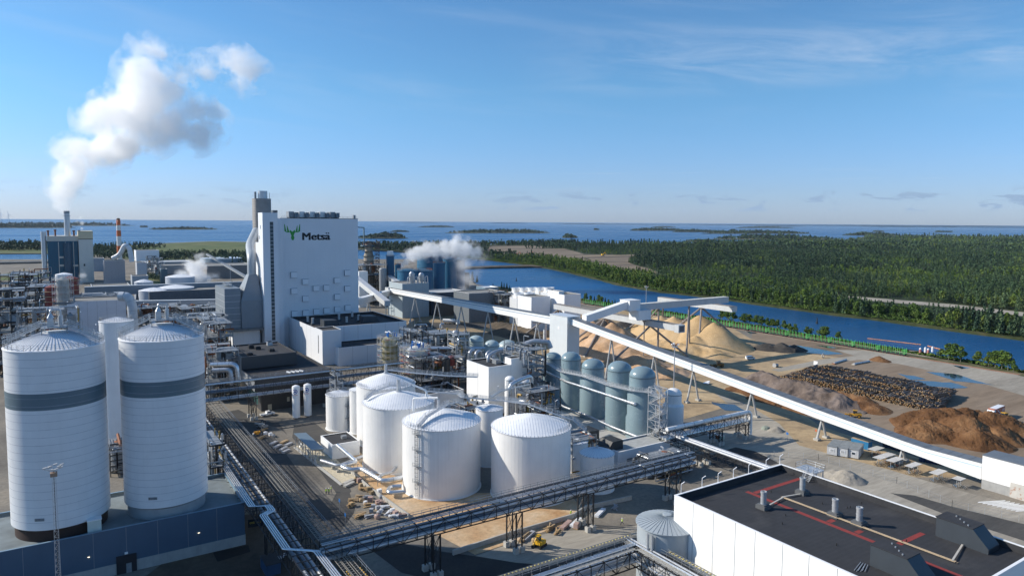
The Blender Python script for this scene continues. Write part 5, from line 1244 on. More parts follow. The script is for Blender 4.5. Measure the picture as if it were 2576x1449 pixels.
for k, (px, lab) in enumerate(((1181, 'first silver hooped pipe behind the evaporator block'), (1197, 'second silver hooped pipe behind the evaporator block'), (1225, 'third silver hooped pipe behind the evaporator block'), (1242, 'fourth silver hooped pipe behind the evaporator block'))):
 c = D2(px, 300); pipe(lab, [(c[0], c[1], 2), (c[0], c[1], 18.2-k*.3), (c[0]+2.6, c[1]+1, 19-k*.3), (c[0]+4, c[1]+2, 16)], .75, ALUD, bend=1.8, group='hooped pipes behind the evaporator block')
domed('pale domed vessel among the rear hooped pipes, left', D2(1198, 325), 0, 21.5, 3.6, 3.6, None, mat('pale_green_vessel', (.36, .44, .45), .35, var=.06), group='pale domed vessels behind the evaporator block')
domed('pale domed vessel among the rear hooped pipes, middle', D2(1238, 318), 0, 20.5, 3.4, 3.4, None, MATS['pale_green_vessel'], group='pale domed vessels behind the evaporator block')
domed('pale domed vessel among the rear hooped pipes, right', D2(1278, 330), 0, 18.5, 4.6, 4.6, None, MATS['pale_green_vessel'], group='pale domed vessels behind the evaporator block')
pipe('thick angular pipe beside the conveyor tower', [D2(1318, 318)+(18.6,), D2(1344, 318)+(20.2,), D2(1382, 318)+(19.8,), D2(1388, 318)+(17,)], 1.1, ALUD, bend=.8)
# shafts of scaffolding round two vessels
def scaffolded(label, c, Rr, z1, core, seed, lifts=8, top=True):
 t = thing('scaffolded_tower', label, 'scaffolded tower', (c[0], c[1], 0)); r_ = random.Random(seed)
 prof = [(Rr*.78, 0)]
 for k in range(1, lifts*2): prof.append((Rr*(.76+.05*(k % 2)), z1*k/(lifts*2)))
 prof += [(Rr*.7, z1), (.3, z1+1.5)]
 MB().lathe((c[0], c[1], 0), prof, 32).build('vessel', core, t, smooth=True)
 q = MB(); bd = MB(); n = 16
 for k in range(n):
  a = 2*math.pi*k/n
  for r in (Rr, Rr*1.28): q.beam((c[0]+r*math.cos(a), c[1]+r*math.sin(a), 0), (c[0]+r*math.cos(a), c[1]+r*math.sin(a), z1+r_.uniform(.5, 3)), .09)
 for j in range(lifts+1):
  z = z1*j/lifts
  for k in range(n):
   a0, a1 = 2*math.pi*k/n, 2*math.pi*(k+1)/n
   for r in (Rr, Rr*1.28):
    for dz in (0, .55, 1.1): q.beam((c[0]+r*math.cos(a0), c[1]+r*math.sin(a0), z+dz), (c[0]+r*math.cos(a1), c[1]+r*math.sin(a1), z+dz), .07)
   if r_.random() < .85:
    bd.add([(c[0]+r*math.cos(a), c[1]+r*math.sin(a), z+.02) for r, a in ((Rr*1.02, a0), (Rr*1.3, a0), (Rr*1.3, a1), (Rr*1.02, a1))], [(0, 1, 2, 3)], 0 if r_.random() < .55 else (1 if r_.random() < .6 else 2))
   if j < lifts and r_.random() < .3: q.beam((c[0]+Rr*1.28*math.cos(a0), c[1]+Rr*1.28*math.sin(a0), z), (c[0]+Rr*1.28*math.cos(a1), c[1]+Rr*1.28*math.sin(a1), z+z1/lifts), .06)
 q.build('scaffold_pole', GALV, t); bd.build('scaffold_board', [SCAFM, REDP, ALU], t)
 if top:
  q = MB(); g = MB()
  for k in range(7): x, y = c[0]+r_.uniform(-1, 1)*Rr*.6, c[1]+r_.uniform(-1, 1)*Rr*.6; q.cyl((x, y, z1+.5), (x, y, z1+r_.uniform(2, 3.6)), r_.uniform(.25, .5), n=8)
  for k in range(5):
   x, y = c[0]+r_.uniform(-1, 1)*Rr*.6, c[1]+r_.uniform(-1, 1)*Rr*.6; g.tube([(x, y, z1), (x, y, z1+2.5), (x+r_.uniform(-3, 3), y+r_.uniform(-3, 3), z1+2.6)], .25, 8, bend=.6)
  q.build('valve', BLUEV, t); g.build('pipe', GALV, t, smooth=True)
  q = MB(); pr = [(c[0]+Rr*1.15*math.cos(2*math.pi*k/12), c[1]+Rr*1.15*math.sin(2*math.pi*k/12), z1+.3) for k in range(13)]
  q.rail(pr, r=.04, rails=3); q.build('handrail', GALV, t)
 return t
SC1 = D2(979, 316); SC2 = D2(1043, 300)
scaffolded('rear olive vessel wrapped in scaffolding with blue valves on top', SC1, 4.6, 21.5, mat('olive_insulation', (.26, .22, .07), .6, var=.3, scale=.5, color2=(.5, .46, .3), cscale=.3), 2)
scaffolded('front silvery vessel wrapped in scaffolding with red boards', SC2, 5.4, 19.5, mat('silver_insulation', (.52, .54, .56), .45, var=.25, scale=.5, color2=(.66, .64, .55), cscale=.3), 3)
# ================================================================== conveyors, wood heaps, log yard, trains
CWH = mat('conveyor_white_sheet', (0.78, 0.79, 0.79), 0.45, var=.04, scale=.2, streak=.04)
CRF = mat('conveyor_roof_sheet', (0.17, 0.185, 0.20), 0.5, var=.12, scale=.25, metal=.2)
CGY = mat('conveyor_grey_sheet', (0.50, 0.52, 0.53), 0.5, var=.07, scale=.3, streak=.12)
CGD = mat('weathered_conveyor_roof', (0.26, 0.23, 0.20), 0.7, var=.2, scale=.4)
LEGM = mat('leg_pale_grey', (0.42, 0.43, 0.43), 0.5, var=.1)
LEGR = mat('leg_weathered', (0.24, 0.215, 0.20), 0.7, var=.25, scale=.5)
def gallery(label, pts, w, h0, h1=None, m=CWH, mr=CRF, legs=(), legm=LEGM, name='conveyor_gallery', stripe=None, hs=None):
 """pts = centre line on top of the roof; height under the roof runs from h0 to h1"""
 P0 = [Vector(p) for p in pts]; h1 = h1 or h0; t = thing(name, label, 'conveyor', tuple(P0[0])); n = len(P0)
 b = MB(); r = MB(); s = MB(); vs = []; tot = sum((P0[i+1]-P0[i]).length for i in range(n-1)); acc = 0
 e = (P0[-1]-P0[0]); e.z = 0; e.normalize(); nn = Vector((-e.y, e.x, 0))
 for i, p in enumerate(P0):
  if i: acc += (p-P0[i-1]).length
  h = hs[i] if hs else h0+(h1-h0)*acc/tot
  for o, z in ((-w/2, -h), (w/2, -h), (w/2, 0), (-w/2, 0)): vs.append(tuple(p+nn*o+Vector((0, 0, z))))
 fs = [(0, 1, 2, 3), tuple(4*(n-1)+j for j in (3, 2, 1, 0))]
 for i in range(n-1):
  for j in range(4): fs.append((4*i+j, 4*i+4+j, 4*i+4+(j+1) % 4, 4*i+(j+1) % 4))
 b.add(vs, fs); b.build('casing', m, t)
 for i in range(n-1):
  r.beam(P0[i]+Vector((0, 0, .06)), P0[i+1]+Vector((0, 0, .06)), w+.2, .1)
  L_ = (P0[i+1]-P0[i]).length; k = 0
  while k < L_:
   p = P0[i].lerp(P0[i+1], k/L_); r.beam(p-nn*(w/2+.05)+Vector((0, 0, .13)), p+nn*(w/2+.05)+Vector((0, 0, .13)), .12, .05); k += 3.0
 r.build('roof', mr, t)
 if stripe:
  for i in range(n-1):
   for sd in (-1, 1):
    s.beam(P0[i]+nn*sd*(w/2+.01)+Vector((0, 0, -1.15)), P0[i+1]+nn*sd*(w/2+.01)+Vector((0, 0, -1.15*1.0)), .03, .28)
  s.build('side_stripe', stripe, t)
 for lg in legs:
  # (top point, [foot points], radius)
  for f in lg[1]:
   q = MB().cyl(f, lg[0], lg[2]*1.15, lg[2], 8); lo = q.build('leg', legm, t, smooth=True)
  for f in lg[1]: MB().box(f[0]-.9, f[1]-.9, 0, f[0]+.9, f[1]+.9, .7).build('footing', CONC, t)
 return t
PALEB = mat('pale_blue_stripe', (.45, .60, .68), .5, var=.05)
def vlegs(x, y, ztop, dy=0, sp=3.4, r=.38): return ((x, y, ztop), [(x-sp, y+dy, .3), (x+sp, y+dy, .3)], r)
gallery('very long white conveyor gallery sloping down to the right', [(221, 281, 25.6), (221, 198, 16.7), (221, 141, 10.6), (221, 111.7, 7.6), (221, 105, 7.1), (221, 89.6, 7.1)], 4.6, 3.1, 4.7, hs=[3.1, 3.1, 3.1, 3.0, 3.1, 4.7], stripe=PALEB,
  legs=[vlegs(221, 252, 19.4, r=.36), vlegs(221, 223, 16.2, r=.36), vlegs(221, 200, 13.6, r=.36), vlegs(221, 170.5, 10.4, r=.36), vlegs(221, 140.8, 7.3, sp=2.6, r=.36), vlegs(221, 113, 4.5, sp=1.8, r=.33)])
gallery('long white conveyor gallery behind the turbine hall up to the tall tower', [(219.5, 512, 22.0), (219.5, 296.5, 25.0)], 4.6, 3.6, 4.2, stripe=mat('blue_stripe', (.10, .22, .36), .5),
  legs=[vlegs(219.5, y, 19.2, sp=4.2) for y in (470, 434, 399, 365, 335, 312)])
t = thing('conveyor_tower', 'tall grey-white sheet clad tower where the conveyors meet', 'tower', (221, 289, 0))
MB().box(216.6, 281.2, 0, 224.6, 296.4, 26.3).build('casing', mat('tower_sheet', (.60, .64, .66), .5, var=.05, scale=.2, streak=.06, wave=('X', .5, .01)), t)
MB().box(216.4, 281, 26.3, 224.8, 296.6, 26.55).build('roof', mat('tower_roof', (.60, .64, .68), .4, metal=.2), t)
MB().box(216.52, 287.6, 19.2, 216.58, 289.2, 20.8).build('window', WPLAS, t)
gallery('short white conveyor climbing from the tall tower to the junction box', [(224.7, 277.5, 27.2), (251, 275.5, 33.2)], 4.0, 3.8, m=CWH, mr=CWH)
t = thing('junction_house', 'white boxy transfer house on top of the wood chip conveyors', 'transfer house', (254, 276, 24))
MB().box(250.6, 271.8, 28.4, 258.2, 279.4, 33.8).box(255.5, 270.2, 23.2, 264.5, 277.6, 28.3).build('casing', CWH, t)
MB().box(250.4, 271.6, 33.8, 258.4, 279.6, 34.0).box(255.4, 270, 28.3, 258.0, 277.8, 28.4).box(258.3, 270, 28.3, 264.7, 277.8, 28.5).build('roof', mat('pale_roof_sheet', (.66, .68, .7), .5), t)
q = MB().cyl((262.5, 273, 22), (262.5, 273, 0), .3, n=8).cyl((262.5, 273, 23.3), (262.5, 273, 22), .9, n=8); q.build('leg', LEGR, t)
gallery('weathered shuttle conveyor over the nearer chip heap', [(266, 357, 22.6), (266, 252.5, 22.6)], 4.4, 3.2, m=CGY, mr=CGD, legm=LEGR,
  legs=[((266, 354, 19.4), [(255, 378, .3), (277, 378, .3), (281, 345, .3)], .5), ((266, 309, 19.4), [(243, 322, .3), (289, 322, .3), (244, 300, .3), (306, 318, .3)], .55), ((266, 272, 19.4), [(241, 276, .3), (292, 268, .3)], .55)])
t = thing('end_box', 'dark-ended steel box at the near tip of the nearer shuttle conveyor', 'box', (266, 252, 18.6))
MB().box(263.7, 249.3, 18.8, 268.3, 252.3, 22.8).build('casing', CGY, t); MB().box(264.4, 249.2, 19.4, 267.6, 249.29, 22.2).build('hatch', mat('dark_hatch', (.12, .12, .13), .6), t)
gallery('straight conveyor running from the junction out over the farther heap', [(258.4, 276, 31.2), (331.5, 276, 31.4)], 3.6, 3.4, m=CGY, mr=mat('cream_roof', (.55, .54, .50), .5, var=.1), legm=LEGR,
  legs=[((276, 276, 27.8), [(276, 276, .3)], .5), ((300, 276, 27.8), [(290, 268, .3), (310, 284, .3)], .45)])
gallery('shuttle conveyor over the farther chip heap', [(335, 334, 25.6), (335, 272.5, 25.6)], 4.4, 3.2, m=CGY, mr=CGD, legm=LEGR,
  legs=[((335, 331, 22.4), [(316, 350, .3), (354, 350, .3), (334, 352, .3)], .5), ((335, 298, 22.4), [(316, 315, .3), (313.7, 280.6, .3), (354, 281, .3), (354, 315, .3)], .55)])
t = thing('terminal_house', 'white boxy building at the low end of the long conveyor, right edge', 'building', (222, 84, 0))
MB().box(218.3, 40, 2.7, 225.6, 89.3, 9.6).build('wall', WHITE, t); MB().box(218.2, 40, 9.6, 225.8, 89.4, 9.8).build('roof', CRF, t); MB().box(218.35, 40, 0, 225.5, 89.2, 2.7).build('plinth', PLINTH, t)
MB().box(218.1, 77.0, 0, 218.28, 82.0, 4.2).build('door', mat('rusted_door', (.50, .48, .44), .7, var=.1, dirt=((.32, .12, .05), .8)), t)
# ---------------------------------------------------------------- heaps: height fields of tipped cones
def vnoise2(seed):
 rs = np.random.RandomState(seed); T = rs.rand(64, 64)
 def f(x, y):
  xi = np.floor(x).astype(int); yi = np.floor(y).astype(int); fx = x-xi; fy = y-yi; fx = fx*fx*(3-2*fx); fy = fy*fy*(3-2*fy)
  a = T[xi % 64, yi % 64]; b = T[(xi+1) % 64, yi % 64]; c = T[xi % 64, (yi+1) % 64]; d = T[(xi+1) % 64, (yi+1) % 64]
  return (a*(1-fx)+b*fx)*(1-fy)+(c*(1-fx)+d*fx)*fy-.5
 return f
def heap(name, label, cat, cones, m, step=.8, amp=.35, nscale=.25, seed=1, round_=1.2, kind=None, ridge=0.0, rough=.0):
 """cones = (x, y, height, slope[, length along y])"""
 x0 = min(c[0]-c[2]/c[3] for c in cones)-2; x1 = max(c[0]+c[2]/c[3] for c in cones)+2
 y0 = min(c[1]-c[2]/c[3]-(c[4] if len(c) > 4 else 0) for c in cones)-2; y1 = max(c[1]+c[2]/c[3]+(c[4] if len(c) > 4 else 0) for c in cones)+2
 X, Y = np.meshgrid(np.arange(x0, x1, step), np.arange(y0, y1, step)); f = vnoise2(seed)
 wk = 5 if ridge else 2.5; warpx = X+f(X*.12+5, Y*.12)*wk; warpy = Y+f(X*.12+30, Y*.12+9)*wk
 Z = np.full(X.shape, -9.0)
 for c in cones:
  L_ = c[4] if len(c) > 4 else 0
  dy = np.maximum(np.abs(warpy-c[1])-L_, 0); d = np.sqrt((warpx-c[0])**2+dy**2)
  z = c[2]-c[3]*(np.sqrt(d*d+round_**2)-round_)
  Z = np.maximum(Z, z)
 env = np.clip(Z/1.5, 0, 1)
 nz = 0; a = 1; s = nscale
 for o in range(4): nz = nz+f(X*s+o*7, Y*s+o*3)*a; a *= .55; s *= 2.1
 if ridge: nz = nz - ridge*np.abs(f(X*nscale*.8+40, Y*nscale*.8+40))*2
 if rough: nz = nz+rough*np.random.RandomState(seed).normal(size=X.shape)*.35
 Z = Z+nz*amp*2*env; Z = np.maximum(Z, -.4)
 ny, nx = X.shape; idx = np.arange(nx*ny).reshape(ny, nx)
 keep = (np.maximum.reduce([Z[:-1, :-1], Z[1:, :-1], Z[:-1, 1:], Z[1:, 1:]]) > -.35)
 a_ = idx[:-1, :-1][keep]; b_ = idx[:-1, 1:][keep]; c_ = idx[1:, 1:][keep]; d_ = idx[1:, :-1][keep]
 o = MB(); o.v = [tuple(p) for p in np.stack([X.ravel(), Y.ravel(), Z.ravel()], 1).tolist()]; o.f = list(zip(a_.tolist(), b_.tolist(), c_.tolist(), d_.tolist())); o.m = [0]*len(o.f)
 # drop unused vertices
 used = sorted(set(i for f_ in o.f for i in f_)); mp = {u: i for i, u in enumerate(used)}; o.v = [o.v[u] for u in used]; o.f = [tuple(mp[i] for i in f_) for f_ in o.f]
 ob = o.build(name, m, smooth=False); ob.data.polygons.foreach_set('use_smooth', [True]*len(ob.data.polygons))
 return tag(ob, label, cat, kind=kind)
CHIP = ground_mat('wood_chips', [(0.40, 0.265, 0.125), (0.52, 0.36, 0.19), (0.60, 0.44, 0.26)], 0.05, 1.6, bump=.15)
CHIP2 = ground_mat('pinkish_wood_chips', [(0.36, 0.22, 0.12), (0.50, 0.33, 0.20), (0.56, 0.40, 0.28)], 0.08, 1.4, bump=.15)
BARK = ground_mat('red_brown_bark', [(0.07, 0.032, 0.013), (0.18, 0.088, 0.038), (0.31, 0.175, 0.085)], 0.12, 2.2, bump=.5)
BARKG = ground_mat('grey_bark', [(0.095, 0.07, 0.055), (0.16, 0.125, 0.105), (0.21, 0.17, 0.15)], 0.10, 1.3, bump=.25)
SOIL = ground_mat('dark_soil_heap', [(0.03, 0.028, 0.026), (0.055, 0.05, 0.045), (0.085, 0.075, 0.065)], 0.12, 1.0, bump=.2)
CRUSH = ground_mat('crushed_stone', [(0.22, 0.20, 0.17), (0.30, 0.275, 0.235), (0.37, 0.33, 0.27)], 0.15, 1.0, bump=.15)
heap('wood_chip_heap', 'tan wood chip heap under the nearer conveyor, partly in shade', 'wood chips', [(266, 324, 15.5, .62), (268, 305, 17, .66), (270, 345, 8, .55), (262, 287, 9, .5), (255, 268, 6, .42), (272, 285, 8.5, .5)], CHIP2, .8, .7, .10, 3, ridge=.3)
heap('wood_chip_heap', 'big smooth tan wood chip heap with twin peaks under the farther conveyors', 'wood chips', [(333, 331, 13.5, .58), (333, 319, 14.5, .60), (333, 297, 17.6, .66), (331, 284, 15, .64), (322, 305, 11, .55), (316, 285, 8, .5), (326, 345, 7, .5)], CHIP, .8, .22, .10, 5, round_=.5)
heap('wood_chip_heap', 'low trampled chip bank in front of the farther heap', 'wood chips', [(304, 292, 4.0, .35, 14), (312, 272, 3.4, .3, 4), (296, 275, 2.4, .25)], CHIP, .8, .5, .2, 6)
heap('wood_chip_heap', 'small crumbling chip mound below the long conveyor', 'wood chips', [(250, 256, 6.0, .5), (247, 244, 4.5, .45), (255, 243, 3.2, .4), (240, 270, 3.5, .4)], CHIP2, .6, .55, .25, 8, ridge=.4)
heap('earth_heap', 'rough brown earth bank behind the conveyor trestles', 'earth', [(262, 400, 3.4, .35, 20), (250, 380, 3, .3, 14), (270, 372, 3.4, .3)], EARTH, 1.0, .7, .2, 9)
heap('earth_heap', 'dark soil mound beside the road right of the chip heaps', 'earth', [(352, 262, 3.6, .5), (358, 256, 4.2, .5), (364, 251, 3.2, .45)], SOIL, .7, .4, .25, 10)
heap('earth_heap', 'dark soil mounds seen between the two chip heaps', 'earth', [(330, 388, 4, .5), (318, 398, 5, .5), (342, 376, 3.5, .45)], SOIL, .9, .4, .2, 11)
heap('bark_heap', 'large red-brown bark heap behind the low end of the conveyor', 'bark', [(276, 126, 7.5, .55), (268, 117, 7.5, .6), (284, 121, 6.5, .55), (288, 114, 6, .5), (270, 128, 6.5, .5), (262, 110, 5, .55), (274, 108.5, 5, .55), (258, 124, 5, .5), (291, 121, 4.6, .5), (279, 133, 4, .5)], BARK, .35, .6, .22, 12, round_=1.6, ridge=.35, rough=.3)
heap('bark_heap', 'long grey-brown bark ridge beside the log pile', 'bark', [(276, 200, 5.4, .5, 8), (273, 183, 5.2, .5, 8), (268, 168, 4.6, .5, 6), (282, 206, 4, .5)], BARKG, .5, .6, .3, 13, round_=.8, ridge=.6)
heap('bark_heap', 'low red-brown bark strip between bark ridge and log pile', 'bark', [(281, 170, 2.6, .5, 9), (274, 154, 2.6, .5, 3)], BARK, .5, .4, .35, 14)
heap('bark_heap', 'reddish bark bank just behind the long conveyor', 'bark', [(256, 196, 2.4, .4, 6), (250, 175, 2.0, .4, 12), (248, 158, 1.6, .4, 5)], BARK, .6, .4, .35, 15)
heap('crushed_stone_heap', 'grey crushed stone heap behind the warehouse stairs', 'crushed stone', [G(2130, 1205)+(3.0, .6), G(2103, 1196)+(2.0, .5)], CRUSH, .35, .3, .5, 16, round_=.4)
heap('crushed_stone_heap', 'small pale stone heap near the right-hand bridge end', 'crushed stone', [G(1950, 1083)+(1.8, .6)], CRUSH, .35, .25, .5, 17, round_=.4)
heap('bark_heap', 'tiny brown bark heap by the puddles on the far road', 'bark', [G(2215, 907)+(2.2, .5)], BARK, .5, .3, .4, 18)
# ---------------------------------------------------------------- the log pile: hundreds of ends, one mass
def logpile(label, x0, x1, y0, y1, H, seed, rows):
 r_ = random.Random(seed); q = MB(); f = vnoise2(seed)
 K = 0
 for ri in range(rows):
  xa = x0+(x1-x0)*ri/rows; L_ = (x1-x0)/rows*1.25
  y = y0+ri*1.0
  while y < y1:
   e = min(1, (y-y0)/7+.08, (y1-y)/7+.08); hh = H*e*(.62+.55*float(f(np.array(y*.13+ri*9), np.array(ri*3.3))+.5))*min(1, .6+.08*ri, 1.5-.09*ri)
   z = .15
   while z < hh:
    d = r_.uniform(.22, .46); c = r_.random(); dx = r_.uniform(-1.0, 1.0); tilt = r_.uniform(-.5, .5)
    if z > hh-1.6 or ri == 0:
     yy = y+r_.uniform(-.25, .25); a = (xa+dx, yy-tilt, z+r_.uniform(-.1, .2)); b = (xa+L_+dx, yy+tilt, z+r_.uniform(-.4, .4))
     A, B = Vector(a), Vector(b); n = 5; e0 = len(q.v); X = (B-A).normalized(); S = X.cross(Vector((0, 0, 1))).normalized(); T = S.cross(X)
     vs = []
     for p in (A, B):
      for k in range(n): t = 2*math.pi*k/n; vs.append(tuple(p+S*(math.cos(t)*d/2)+T*(math.sin(t)*d/2)))
     q.add(vs, [(k, (k+1) % n, n+(k+1) % n, n+k) for k in range(n)], 0 if c < .6 else 1)
     q.add(vs[:n], [tuple(range(n-1, -1, -1))], 2+int(c*3.99) % 3); q.add(vs[n:], [tuple(range(n))], 2)
    z += d*.92
   y += .42
 o = q.build('log_pile', [mat('log_bark_dark', (.10, .07, .048), .9, var=.4, scale=.8), mat('log_bark_grey', (.22, .19, .17), .9, var=.3, scale=.8), mat('log_end_yellow', (.42, .28, .13), .8, var=.35, scale=2), mat('log_end_orange', (.34, .17, .07), .8, var=.35, scale=2), mat('log_end_grey', (.27, .23, .18), .85, var=.3, scale=2)])
 core = MB().box(x0+5, y0+8, 0, x1-4, y1-8, H*.3); core.build('heap_core', MATS['log_bark_dark'], o)
 return tag(o, label, 'log pile', kind='stuff')
logpile('long pile of cut logs with orange and yellow ends in the yard', 291, 325, 137, 211, 4.6, 4, 9)
# ---------------------------------------------------------------- timber wagons with green stakes
GRNS = mat('green_stakes', (0.10, 0.48, 0.12), .5, var=.2, scale=.6); WGN = mat('wagon_frame', (.035, .035, .035), .7, var=.2)
def make_wagon(label, y, panel):
 t = thing('timber_wagon', label, 'rail wagon', (402, y, 0), group='timber wagons with green stakes by the river')
 MB().box(-1.3, -6.8, .95, 1.3, 6.8, 1.25).build('deck', WGN, t, local=True)
 for yy in (-4.8, 4.8):
  b = MB()
  for dy in (-.9, .9):
   for x in (-.75, .75): b.cyl((x-.08, yy+dy, .46), (x+.08, yy+dy, .46), .46, n=12)
  b.box(-.9, yy-1.5, .4, .9, yy+1.5, .75); b.build('bogie', BLK, t, local=True)
 for k in range(6):
  yy = -6.3+k*2.5
  b = MB()
  for s in (-1.25, 1.25): b.beam((s, yy, 1.2), (s*1.02, yy, 4.7), .17)
  b.beam((-1.25, yy, 1.3), (1.25, yy, 1.3), .16); b.build('stake_pair', GRNS, t, local=True)
 if panel:
  b = MB()
  for zz in (1.6, 2.3, 3.0, 3.7): b.beam((-1.2, -6.75, zz), (1.2, -6.75, zz), .16, .2); b.beam((1.25, -6.7, zz), (1.25, -5.4, zz), .12, .2); b.beam((-1.25, -6.7, zz), (-1.25, -5.4, zz), .12, .2)
  b.build('end_panel', GRNS, t, local=True)
 return t
ORD = 'first second third fourth fifth sixth seventh eighth ninth tenth eleventh twelfth thirteenth fourteenth fifteenth sixteenth seventeenth eighteenth nineteenth'.split()
wg = None
nwg = 19
for k in range(nwg):
 y = 213+k*15.4
 lab = 'green-staked timber wagon '+('at the right-hand end of the river siding' if k == 0 else 'in the long row on the river siding')
 if wg is None: wg = make_wagon('green-staked timber wagon in the long row on the river siding', y, True)
 else:
  c_ = dup(wg, (402, y, 0), label=ORD[k]+' green-staked timber wagon counted from the right end of the river siding')
wg['label'] = 'first green-staked timber wagon at the right end of the river siding'
rl = MB()
for s in (-.75, .75): rl.box(402+s-.04, 150, .12, 402+s+.04, 520, .28)
structure(rl.build('rails', RUST)); sb = MB().box(400, 150, 0, 404, 520, .1); structure(sb.build('rail_ballast', CRUSH))
# floating booms and small river marks
for lab, a, b_ in (('long orange floating boom on the river', (2340-5, 878-8), (2538, 905)), ):
 pass
BO = mat('boom_orange', (.5, .22, .10), .7, var=.3, scale=.5)
for lab, p, q_ in (('long reddish floating boom on the right part of the river', (1320, 1145), (1750, 1195)), ('short reddish floating boom near the right bank trees', (1800, 1205), (1915, 1235))):
 a = G((2700+p[0]/2.07)*.6538, (750+p[1]/2.07)*.6538, WLEV); b_ = G((2700+q_[0]/2.07)*.6538, (750+q_[1]/2.07)*.6538, WLEV)
 t = thing('floating_boom', lab, 'boom', (a[0], a[1], WLEV)); n = 24
 for k in range(n):
  f0, f1 = k/n, (k+.85)/n; MB().cyl((a[0]+(b_[0]-a[0])*f0, a[1]+(b_[1]-a[1])*f0, WLEV+.2), (a[0]+(b_[0]-a[0])*f1, a[1]+(b_[1]-a[1])*f1, WLEV+.2), .35, n=6).build('float', BO, t)
for lab, p, m_ in (('small dark channel marker standing in the river', (2700+918/2.07, 750+1025/2.07), BLK), ('tiny dark buoy in the inlet by the dike', (1750+610/2.576, 750+855/2.576), BLK)):
 g = G(p[0]*.6538, p[1]*.6538, WLEV); t = thing('channel_marker', lab, 'buoy', (g[0], g[1], WLEV))
 MB().cyl((g[0], g[1], WLEV-.5), (g[0], g[1], WLEV+1.2), 1.1, .8, 10).build('float', m_, t); MB().cyl((g[0], g[1], WLEV+1.2), (g[0], g[1], WLEV+5), .5, .25, 8).build('mast', m_, t)
for k in range(4):
 g = G((2700+[1740, 1780, 1803, 1838][k]/2.07)*.6538, (750+[1260, 1255, 1265, 1250][k]/2.07)*.6538); t = thing('bank_post', ['leftmost', 'second', 'third', 'rightmost'][k]+' of four red and white posts at the river bank', 'post', (g[0], g[1], 0), group='red and white posts at the river bank')
 MB().cyl((g[0], g[1], 0), (g[0], g[1], 2.4), .7, n=8).build('base', mat('faded_red', (.5, .2, .17), .6) if k % 2 == 0 else WPLAS, t); MB().cyl((g[0], g[1], 2.4), (g[0], g[1], 3.2), .72, .4, n=8).build('top', WPLAS, t)
# ================================================================== the old mill behind, left background, riverside plant
def boxthing(name, label, cat, x0, y0, x1, y1, z1, m, roofm=None, z0=0, par=.6, seamx=(), group=None, part='wall'):
 t = thing(name, label, cat, ((x0+x1)/2, (y0+y1)/2, z0), group=group)
 block(t, part, x0, y0, z0, x1, y1, z1, m, seamx=seamx, roofm=roofm, par=par)
 return t
ROOFG = mat('old_grey_roof', (.22, .215, .20), .85, var=.2, scale=.15)
ROOFP = mat('pale_sheet_roof', (.46, .47, .47), .6, var=.12, scale=.1)
# old blue boiler house with chimney
yb = 965.0
xa, za = GW(118, 591, yb); xb, _ = GW(195, 591, yb); xc, zc = GW(232.5, 585, yb-2)
t = thing('old_boiler_house', 'old boiler house with blue cladding and beige top, left background', 'boiler house', (xa, yb, 0))
zt = GW(150, 594, yb)[1]; zm = GW(150, 607, yb)[1]
MB().box(xa, yb, 0, xb, yb+45, zm).build('blue_wall', MILLB, t)
MB().box(xa-.5, yb-.5, zm, xb+.5, yb+45, zt).build('beige_parapet', BEIGE, t)
zt2 = GW(210, 590, yb-3)[1]; zs = GW(210, 601, yb-3)[1]
MB().box(xb+.6, yb-3, 0, xc, yb+38, zs-.8).build('beige_wall', mat('pale_beige_cladding', (.60, .59, .54), .6, var=.05, scale=.1, streak=.1), t)
MB().box(xb+.5, yb-3.3, zs, xc+.3, yb+38.2, zt2+4).build('yellowed_top', mat('yellowish_cladding', (.58, .50, .34), .6, var=.06), t)
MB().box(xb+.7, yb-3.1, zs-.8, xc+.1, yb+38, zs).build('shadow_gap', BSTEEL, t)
q = MB()
for p, m_ in ((148.5, 0), (166, 0), (186, 0)):
 x = GW(p, 650, yb)[0]; q.box(x-.35, yb-.6, 4, x+.35, yb-.02, zm-1)
q.build('pale_rib', BEIGE, t)
q = MB(); x0_ = GW(163, 650, yb)[0]; q.cyl((x0_+3, yb-1, 6), (x0_+3, yb-1, zm-2), 4.0, n=16); q.build('stair_shaft', mat('dark_teal', (.008, .06, .11), .35, var=.2), t, smooth=True)
for px, py in ((154.5, 647.5), (155, 668), (191, 668)):
 x, z = GW(px, py, yb); MB().box(x-2.6, yb-.9, z-1.1, x+2.6, yb-.02, z+1.1).build('louvre', BEIGE, t)
x = GW(213, 680, yb-3)[0]; MB().box(x-.8, yb-3.2, GW(213, 712, yb-3)[1]+20, x+.8, yb-3.02, GW(213, 681, yb-3)[1]+8).build('slot_window', GLASS, t)
MB().cyl((xa-3.5, yb+3, 8), (xa-3.5, yb+3, zt+5), 2.6, n=16).build('side_flue', GALV, t, smooth=True)
q = MB()
for px, h in ((139, 6), (186, 5), (199, 5), (121, 5)): x = GW(px, 590, yb+5)[0]; q.cyl((x, yb+5, zt), (x, yb+5, zt+h), .9, n=8); q.cyl((x, yb+5, zt+h), (x, yb+5, zt+h+1.5), 1.4, n=8)
q.build('roof_vent', RUST, t)
x = GW(168.5, 560, yb+12)[0]; zc2 = GW(168.5, 531, yb+12)[1]; rc = (GW(177, 560, yb+12)[0]-GW(160.5, 560, yb+12)[0])/2*.95
t = thing('steel_chimney', 'steaming steel chimney rising from the old blue boiler house', 'chimney', (x, yb+12, 50))
MB().cyl((x, yb+12, 50), (x, yb+12, zc2-3), rc*1.02, rc*.96, 24).build('shaft', GALV, t, smooth=True)
MB().cyl((x, yb+12, zc2-6), (x, yb+12, zc2-5.6), rc*1.3, n=24).cyl((x, yb+12, zc2-3), (x, yb+12, zc2), rc*.98, rc*.98, 24).build('collar', GALVD, t, smooth=True)
CHIMTOP = (x, yb+12, zc2)
